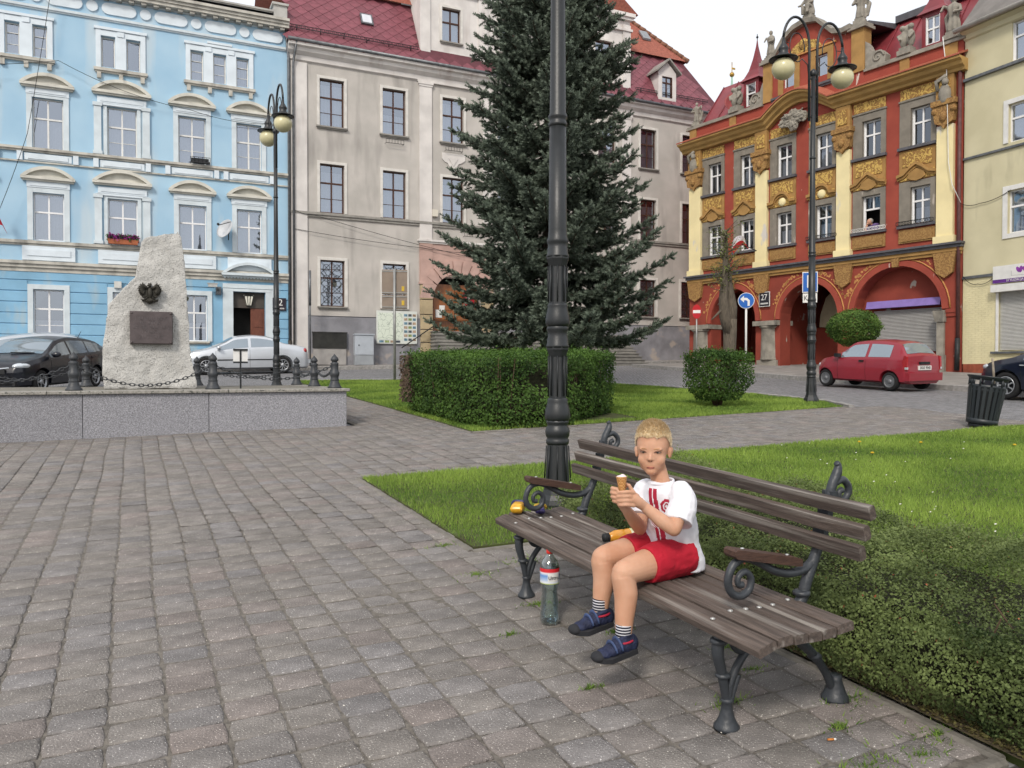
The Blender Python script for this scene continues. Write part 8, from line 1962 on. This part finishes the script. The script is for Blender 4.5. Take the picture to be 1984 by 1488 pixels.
# socks and shoes
m_sock = mat('striped_sock', '20222e', .9, .1, 9); nt = m_sock.node_tree; tc = nt.nodes.new('ShaderNodeTexCoord'); wv = nt.nodes.new('ShaderNodeTexWave'); wv.bands_direction = 'Z'; wv.inputs['Scale'].default_value = 27; nt.links.new(tc.outputs['Object'], wv.inputs['Vector'])
cr = nt.nodes.new('ShaderNodeValToRGB'); cr.color_ramp.interpolation = 'CONSTANT'; cr.color_ramp.elements[0].color = (.012, .014, .025, 1); cr.color_ramp.elements[1].color = (.55, .55, .58, 1); cr.color_ramp.elements[1].position = .70; nt.links.new(wv.outputs['Fac'], cr.inputs[0]); nt.links.new(cr.outputs[0], nt.nodes['Principled BSDF'].inputs['Base Color'])
m_shoe = mat('navy_shoe', '1e2540', .7, .3, 30, .4); m_strap = mat('shoe_strap', '3d4d72', .65, .15, 12); m_sole = mat('shoe_sole', '25262a', .8, .1, 12, .2)
for an, toe, heel, nm in ((anL, V3(1.715, 2.782, .318), V3(1.888, 2.778, .345), 'L'), (anR, V3(1.712, 2.966, .378), V3(1.888, 2.962, .405), 'R')):
    e = MB(); ax = an - V3(0, 0, 0); e.tube([L_(an + V3(.002, 0, .052)), L_(an + V3(0, 0, .02)), L_(an + V3(-.002, 0, -.03))], [.0345, .034, .035], 16); e.build('sock', m_sock, boy)
    d_ = (toe - heel); ln = np.linalg.norm(d_); d_ /= ln; lat = np.cross(d_, UP); lat /= np.linalg.norm(lat); upv = np.cross(lat, d_)
    q = lambda t, l, h: heel + d_*ln*t + lat*l + upv*h
    e = MB()
    for t, w_, h in ((.05, .034, .05), (.22, .036, .055), (.42, .037, .046), (.62, .040, .034), (.8, .041, .026), (.93, .033, .02)):
        RM = Matrix((tuple(d_), tuple(lat), tuple(upv))).transposed(); e.ball(L_(q(t, 0, .0 + h*.35)), (.034, w_, h*.8), 14, 10, M=RM)
    limb(e, [an + V3(0, 0, -.005), q(.2, 0, .03)], [.038, .042], 14, 3, caps=False)
    sh = solid('shoe', e, m_shoe, .005, 3)
    e = MB(); out = [(-.04, .0), (-.02, .03), (.2, .036), (.5, .04), (.75, .045), (.95, .036), (1.06, .012)]; ring = [(t, w_) for t, w_ in out] + [(t, -w_) for t, w_ in out[::-1]]
    n = len(ring); hs = lambda t: .012*max(0, t - .75)/.3; vs = [L_(q(t, w_, -.026 + hs(t))) for t, w_ in ring] + [L_(q(t, w_*1.02, -.006 + hs(t)*1.3)) for t, w_ in ring]
    e.add(vs, [tuple(range(n)), tuple(range(2*n - 1, n - 1, -1))] + [(i, n + i, n + (i+1) % n, (i+1) % n) for i in range(n)]); e.build('sole', m_sole, sh)
    e = MB(); e.ball(L_(q(.97, 0, .004)), (.03, .036, .022), 12, 8, M=Matrix((tuple(d_), tuple(lat), tuple(upv))).transposed()); e.build('toe_cap', m_sole, sh)
    for t in (.42, .58):
        e = MB(); e.tube([L_(q(t, .041*math.cos(a), .004 + (.058 - .055*(t - .3))*math.sin(a))) for a in np.linspace(.15, math.pi - .15, 9)], .0085, 6, flat=.5); e.build('strap', m_strap, sh)
    e = MB(); e.tube([L_(an + V3(.0, 0, -.012) + lat*.042*math.cos(a) + d_*.044*math.sin(a)) for a in np.linspace(0, 2*math.pi, 17)[:-1]], .005, 6, closed=True); e.build('shoe_lining', m_print, sh)

# ------------------------------------------------------------------ ice cream, bottles, snacks, litter
ic = tag(empty('ice_cream_cone', tuple(hp(0, -.045, .002))), 'waffle cone with pale ice cream held in both hands', 'ice cream')
axis = (hp(.004, .075, -.004) - hp(0, -.045, .002)); Lc = np.linalg.norm(axis); q = Vector((0, 0, 1)).rotation_difference(Vector(axis).normalized()).to_matrix()
e = MB(); e.lathe([(.004, 0), (.0225, Lc - .004), (.025, Lc), (.0225, Lc)], 20, M=q, caps=False); 
m_waf = mat('waffle', 'c08a52', .75, .1, 20); nt = m_waf.node_tree; tc = nt.nodes.new('ShaderNodeTexCoord'); w1 = nt.nodes.new('ShaderNodeTexChecker'); w1.inputs['Scale'].default_value = 150; w1.inputs['Color1'].default_value = (*lin('b27a42'), 1); w1.inputs['Color2'].default_value = (*lin('d2a468'), 1); nt.links.new(tc.outputs['Object'], w1.inputs['Vector']); nt.links.new(w1.outputs[0], nt.nodes['Principled BSDF'].inputs['Base Color'])
e.build('waffle_cone', m_waf, ic)
e = MB(); e.ball(tuple(q @ Vector((0, 0, Lc - .002))), (.0225, .0225, .009), 16, 8, M=q); e.ball(tuple(q @ Vector((.008, .004, Lc + .004))), (.011, .010, .006), 10, 6); e.build('ice_cream', mat('pale_ice_cream', 'e2d0d4', .5, .06, 40, .3), ic)
SZ = lambda x, y: gz(x, y) + .445
jx, jy = 2.15, 3.42
jb = tag(empty('juice_bottle', (jx, jy, SZ(jx, jy) + .036)), 'orange juice bottle with black cap lying beside the child', 'bottle'); jb.rotation_euler = (0, R(88), R(-6))
e = MB(); e.lathe([(.019, .02), (.024, .035), (.033, .06), (.034, .1), (.031, .11), (.034, .12), (.034, .24), (.026, .25)], 22); e.build('bottle_body', mat('orange_juice', 'c98a2c', .2, .1, 12, coat=.6, spec=.5), jb)
e = MB(); e.lathe([(.021, -.005), (.022, .0), (.022, .024), (.019, .026)], 22); e.build('cap', m_blackp, jb)
e = MB(); e.lathe([(.0345, .14), (.0347, .145), (.0347, .225), (.0345, .23)], 22, caps=False); e.build('label_wrap', mat('juice_label', '9aa53c', .5, .5, 25, col2='d8d8cc'), jb)
# mineral water bottle
wx_, wy_ = 1.965, 3.66
wb = tag(empty('water_bottle', (wx_, wy_, gz(wx_, wy_) + .002)), 'green mineral water bottle with red cap standing on the paving', 'bottle')
m_pet = bpy.data.materials.new('green_pet'); m_pet.use_nodes = True; nt = m_pet.node_tree; nt.nodes.clear(); o_ = nt.nodes.new('ShaderNodeOutputMaterial'); mx = nt.nodes.new('ShaderNodeMixShader'); tr = nt.nodes.new('ShaderNodeBsdfTransparent'); tr.inputs[0].default_value = (.95, .995, .97, 1); gl = nt.nodes.new('ShaderNodeBsdfGlossy'); gl.inputs['Roughness'].default_value = .04
lw = nt.nodes.new('ShaderNodeLayerWeight'); lw.inputs['Blend'].default_value = .5; mr = nt.nodes.new('ShaderNodeMapRange'); mr.inputs['To Min'].default_value = .12; mr.inputs['To Max'].default_value = .75; nt.links.new(lw.outputs['Facing'], mr.inputs['Value']); nt.links.new(mr.outputs[0], mx.inputs[0]); nt.links.new(tr.outputs[0], mx.inputs[1]); nt.links.new(gl.outputs[0], mx.inputs[2]); df = nt.nodes.new('ShaderNodeBsdfTranslucent'); df.inputs[0].default_value = (.78, .95, .86, 1); m2_ = nt.nodes.new('ShaderNodeMixShader'); m2_.inputs[0].default_value = .1; nt.links.new(mx.outputs[0], m2_.inputs[1]); nt.links.new(df.outputs[0], m2_.inputs[2]); nt.links.new(m2_.outputs[0], o_.inputs[0])
e = MB(); pet = lambda a: 1
e.lathe([(.034, .004), (.044, .0), (.05, .012), (.05, .05), (.045, .07), (.047, .1), (.041, .15), (.04, .17), (.047, .205), (.05, .215), (.05, .29), (.048, .305), (.04, .325), (.022, .35), (.0155, .358), (.0155, .366)], 28, sq=lambda a: 1 + .02*math.cos(5*a)); e.build('bottle_body', m_pet, wb)
e = MB(); e.lathe([(.03, .008), (.046, .013), (.046, .05), (.041, .07), (.043, .1), (.0375, .15), (.037, .17), (.043, .205), (.046, .215), (.046, .3)], 24); m_wtr = mat('water_green', 'a9c4b2', .1, .05, 3); 
m_w2 = glass_mat('bottle_water', (.93, .985, .955), .0); e.build('water', m_w2, wb)
e = MB(); e.lathe([(.016, .362), (.018, .366), (.018, .382), (.015, .385)], 20); e.build('cap', mat('red_cap', 'c02a20', .4, .05, 9), wb)
m_lab = mat('water_label', 'd6d9de', .4, .05, 4); nt = m_lab.node_tree; tc = nt.nodes.new('ShaderNodeTexCoord'); sp_ = nt.nodes.new('ShaderNodeSeparateXYZ'); nt.links.new(tc.outputs['Object'], sp_.inputs[0])
cr = nt.nodes.new('ShaderNodeValToRGB'); el = cr.color_ramp.elements; el[0].position = 0; el[0].color = (*lin('9cae3a'), 1); el[1].position = 1; el[1].color = (*lin('c4232c'), 1)
for p_, c_ in ((.08, 'dfe2e4'), (.3, '9fb7d8'), (.55, '5f8ac4'), (.72, 'd8dbe0'), (.80, 'c4232c')): k = el.new(p_); k.color = (*lin(c_), 1)
mr = nt.nodes.new('ShaderNodeMapRange'); mr.inputs['From Min'].default_value = .212; mr.inputs['From Max'].default_value = .29; nt.links.new(sp_.outputs['Z'], mr.inputs['Value']); nt.links.new(mr.outputs[0], cr.inputs[0]); nt.links.new(cr.outputs[0], nt.nodes['Principled BSDF'].inputs['Base Color'])
e = MB(); e.lathe([(.0508, .211), (.0512, .213), (.0512, .289), (.0508, .291)], 28, caps=False); lab = e.build('label_wrap', m_lab, wb)
wr_ = math.atan2(-wy_, -wx_) + .35
e = MB(); e.lathe([(.0514, .228), (.0514, .262)], 10, caps=False); 
vs = [(.0516*math.cos(wr_ + a), .0516*math.sin(wr_ + a), z) for a in np.linspace(-.55, .75, 9) for z in (.226, .268)]; e = MB(); e.add(vs, [(2*i, 2*i + 2, 2*i + 3, 2*i + 1) for i in range(8)]); e.build('label_panel', m_white, lab)
tx_ = text('lettering', 'Ustro', .026, m_iron, lab, (.0535*math.cos(wr_ + .05), .0535*math.sin(wr_ + .05), .246), rot=(math.pi/2, 0, wr_ + .05 + math.pi/2), extrude=.0008)
# wrapped snacks at the far end of the seat
def pack(name, x, y, sx, sy, sz, rz, m, m2, label):
    o = tag(empty(name, (x, y, SZ(x, y) + .004), rz), label, 'snack'); e = MB(); n = 13; vs = []
    for i in range(n):
        t = i/(n - 1)*2 - 1; k = max(.1, (1 - abs(t)**9)); w_ = sy*(.92 + .12*abs(t)**6); sq_ = lambda v: math.copysign(abs(v)**.45, v)
        for j in range(10): a = 2*math.pi*j/10; vs.append((t*sx, w_*sq_(math.cos(a)), sz*.5 + sz*.5*k*sq_(math.sin(a))*(1 + .06*math.sin(i*2.3 + j))))
    e.add(vs, [(i*10 + j, i*10 + (j+1) % 10, (i+1)*10 + (j+1) % 10, (i+1)*10 + j) for i in range(n - 1) for j in range(10)] + [tuple(range(9, -1, -1)), tuple(range((n-1)*10, n*10))], 0, True); e.build('wrapper', m, o)
    e = MB(); e.tube([(.35*sx, sy*1.0*math.copysign(abs(math.cos(a))**.45, math.cos(a)), sz*.5 + sz*.5*abs(math.sin(a))**.45) for a in np.linspace(.0, 3.14, 11)], .012, 5, flat=.4); e.build('band', m2, o)
pack('biscuit_pack', 2.075, 4.265, .075, .036, .06, R(55), mat('yellow_wrapper', 'd9a52c', .3, .2, 20, spec=.6), mat('navy_wrapper', '2a2a5c', .3, .3, 20), 'yellow and navy biscuit pack on the far end of the seat')
pack('wafer_pack', 2.19, 4.20, .07, .03, .04, R(62), mat('indigo_wrapper', '332a63', .3, .4, 25, spec=.6), mat('yellow_band', 'cfa83a', .4, .2, 9), 'crumpled indigo wafer wrapper behind the far armrest scroll')
bx_, by_ = 2.27, 1.985
cb_ = tag(empty('cigarette_butt', (2.33, 2.13, gz(2.33, 2.13) + .007), R(-20)), 'orange cigarette butt on the paving right of the bench', 'cigarette butt')
e = MB(); e.tube([(-.016, 0, 0), (.008, 0, 0)], .004, 8); e.build('filter', mat('butt_orange', 'c07a3a', .8, .1, 20), cb_); e = MB(); e.tube([(.008, 0, 0), (.016, 0, 0)], .0042, 8); e.build('paper', m_white, cb_)
g = np.random.default_rng(123)                              # pale crumbs and petals scattered on the paving
V, F = [], []
for k in range(420):
    x, y = g.uniform(-3, 2.7), g.uniform(1.6, 7.5)
    if x > 2.05 and y > 5: continue
    s_ = g.uniform(.002, .007); a = g.uniform(0, 6.28); z = gz(x, y) + .012; n0 = len(V)
    V += [(x + s_*math.cos(a), y + s_*math.sin(a), z), (x - s_*.6*math.sin(a), y + s_*.6*math.cos(a), z + .003), (x - s_*math.cos(a), y - s_*math.sin(a), z)]; F.append((n0, n0+1, n0+2))
tag(raw('scattered_petals', V, F, mat('pale_petal', 'c9c4ba', .8, .1, 9)), 'tiny pale petals scattered over the plaza paving', 'petals', kind='stuff')
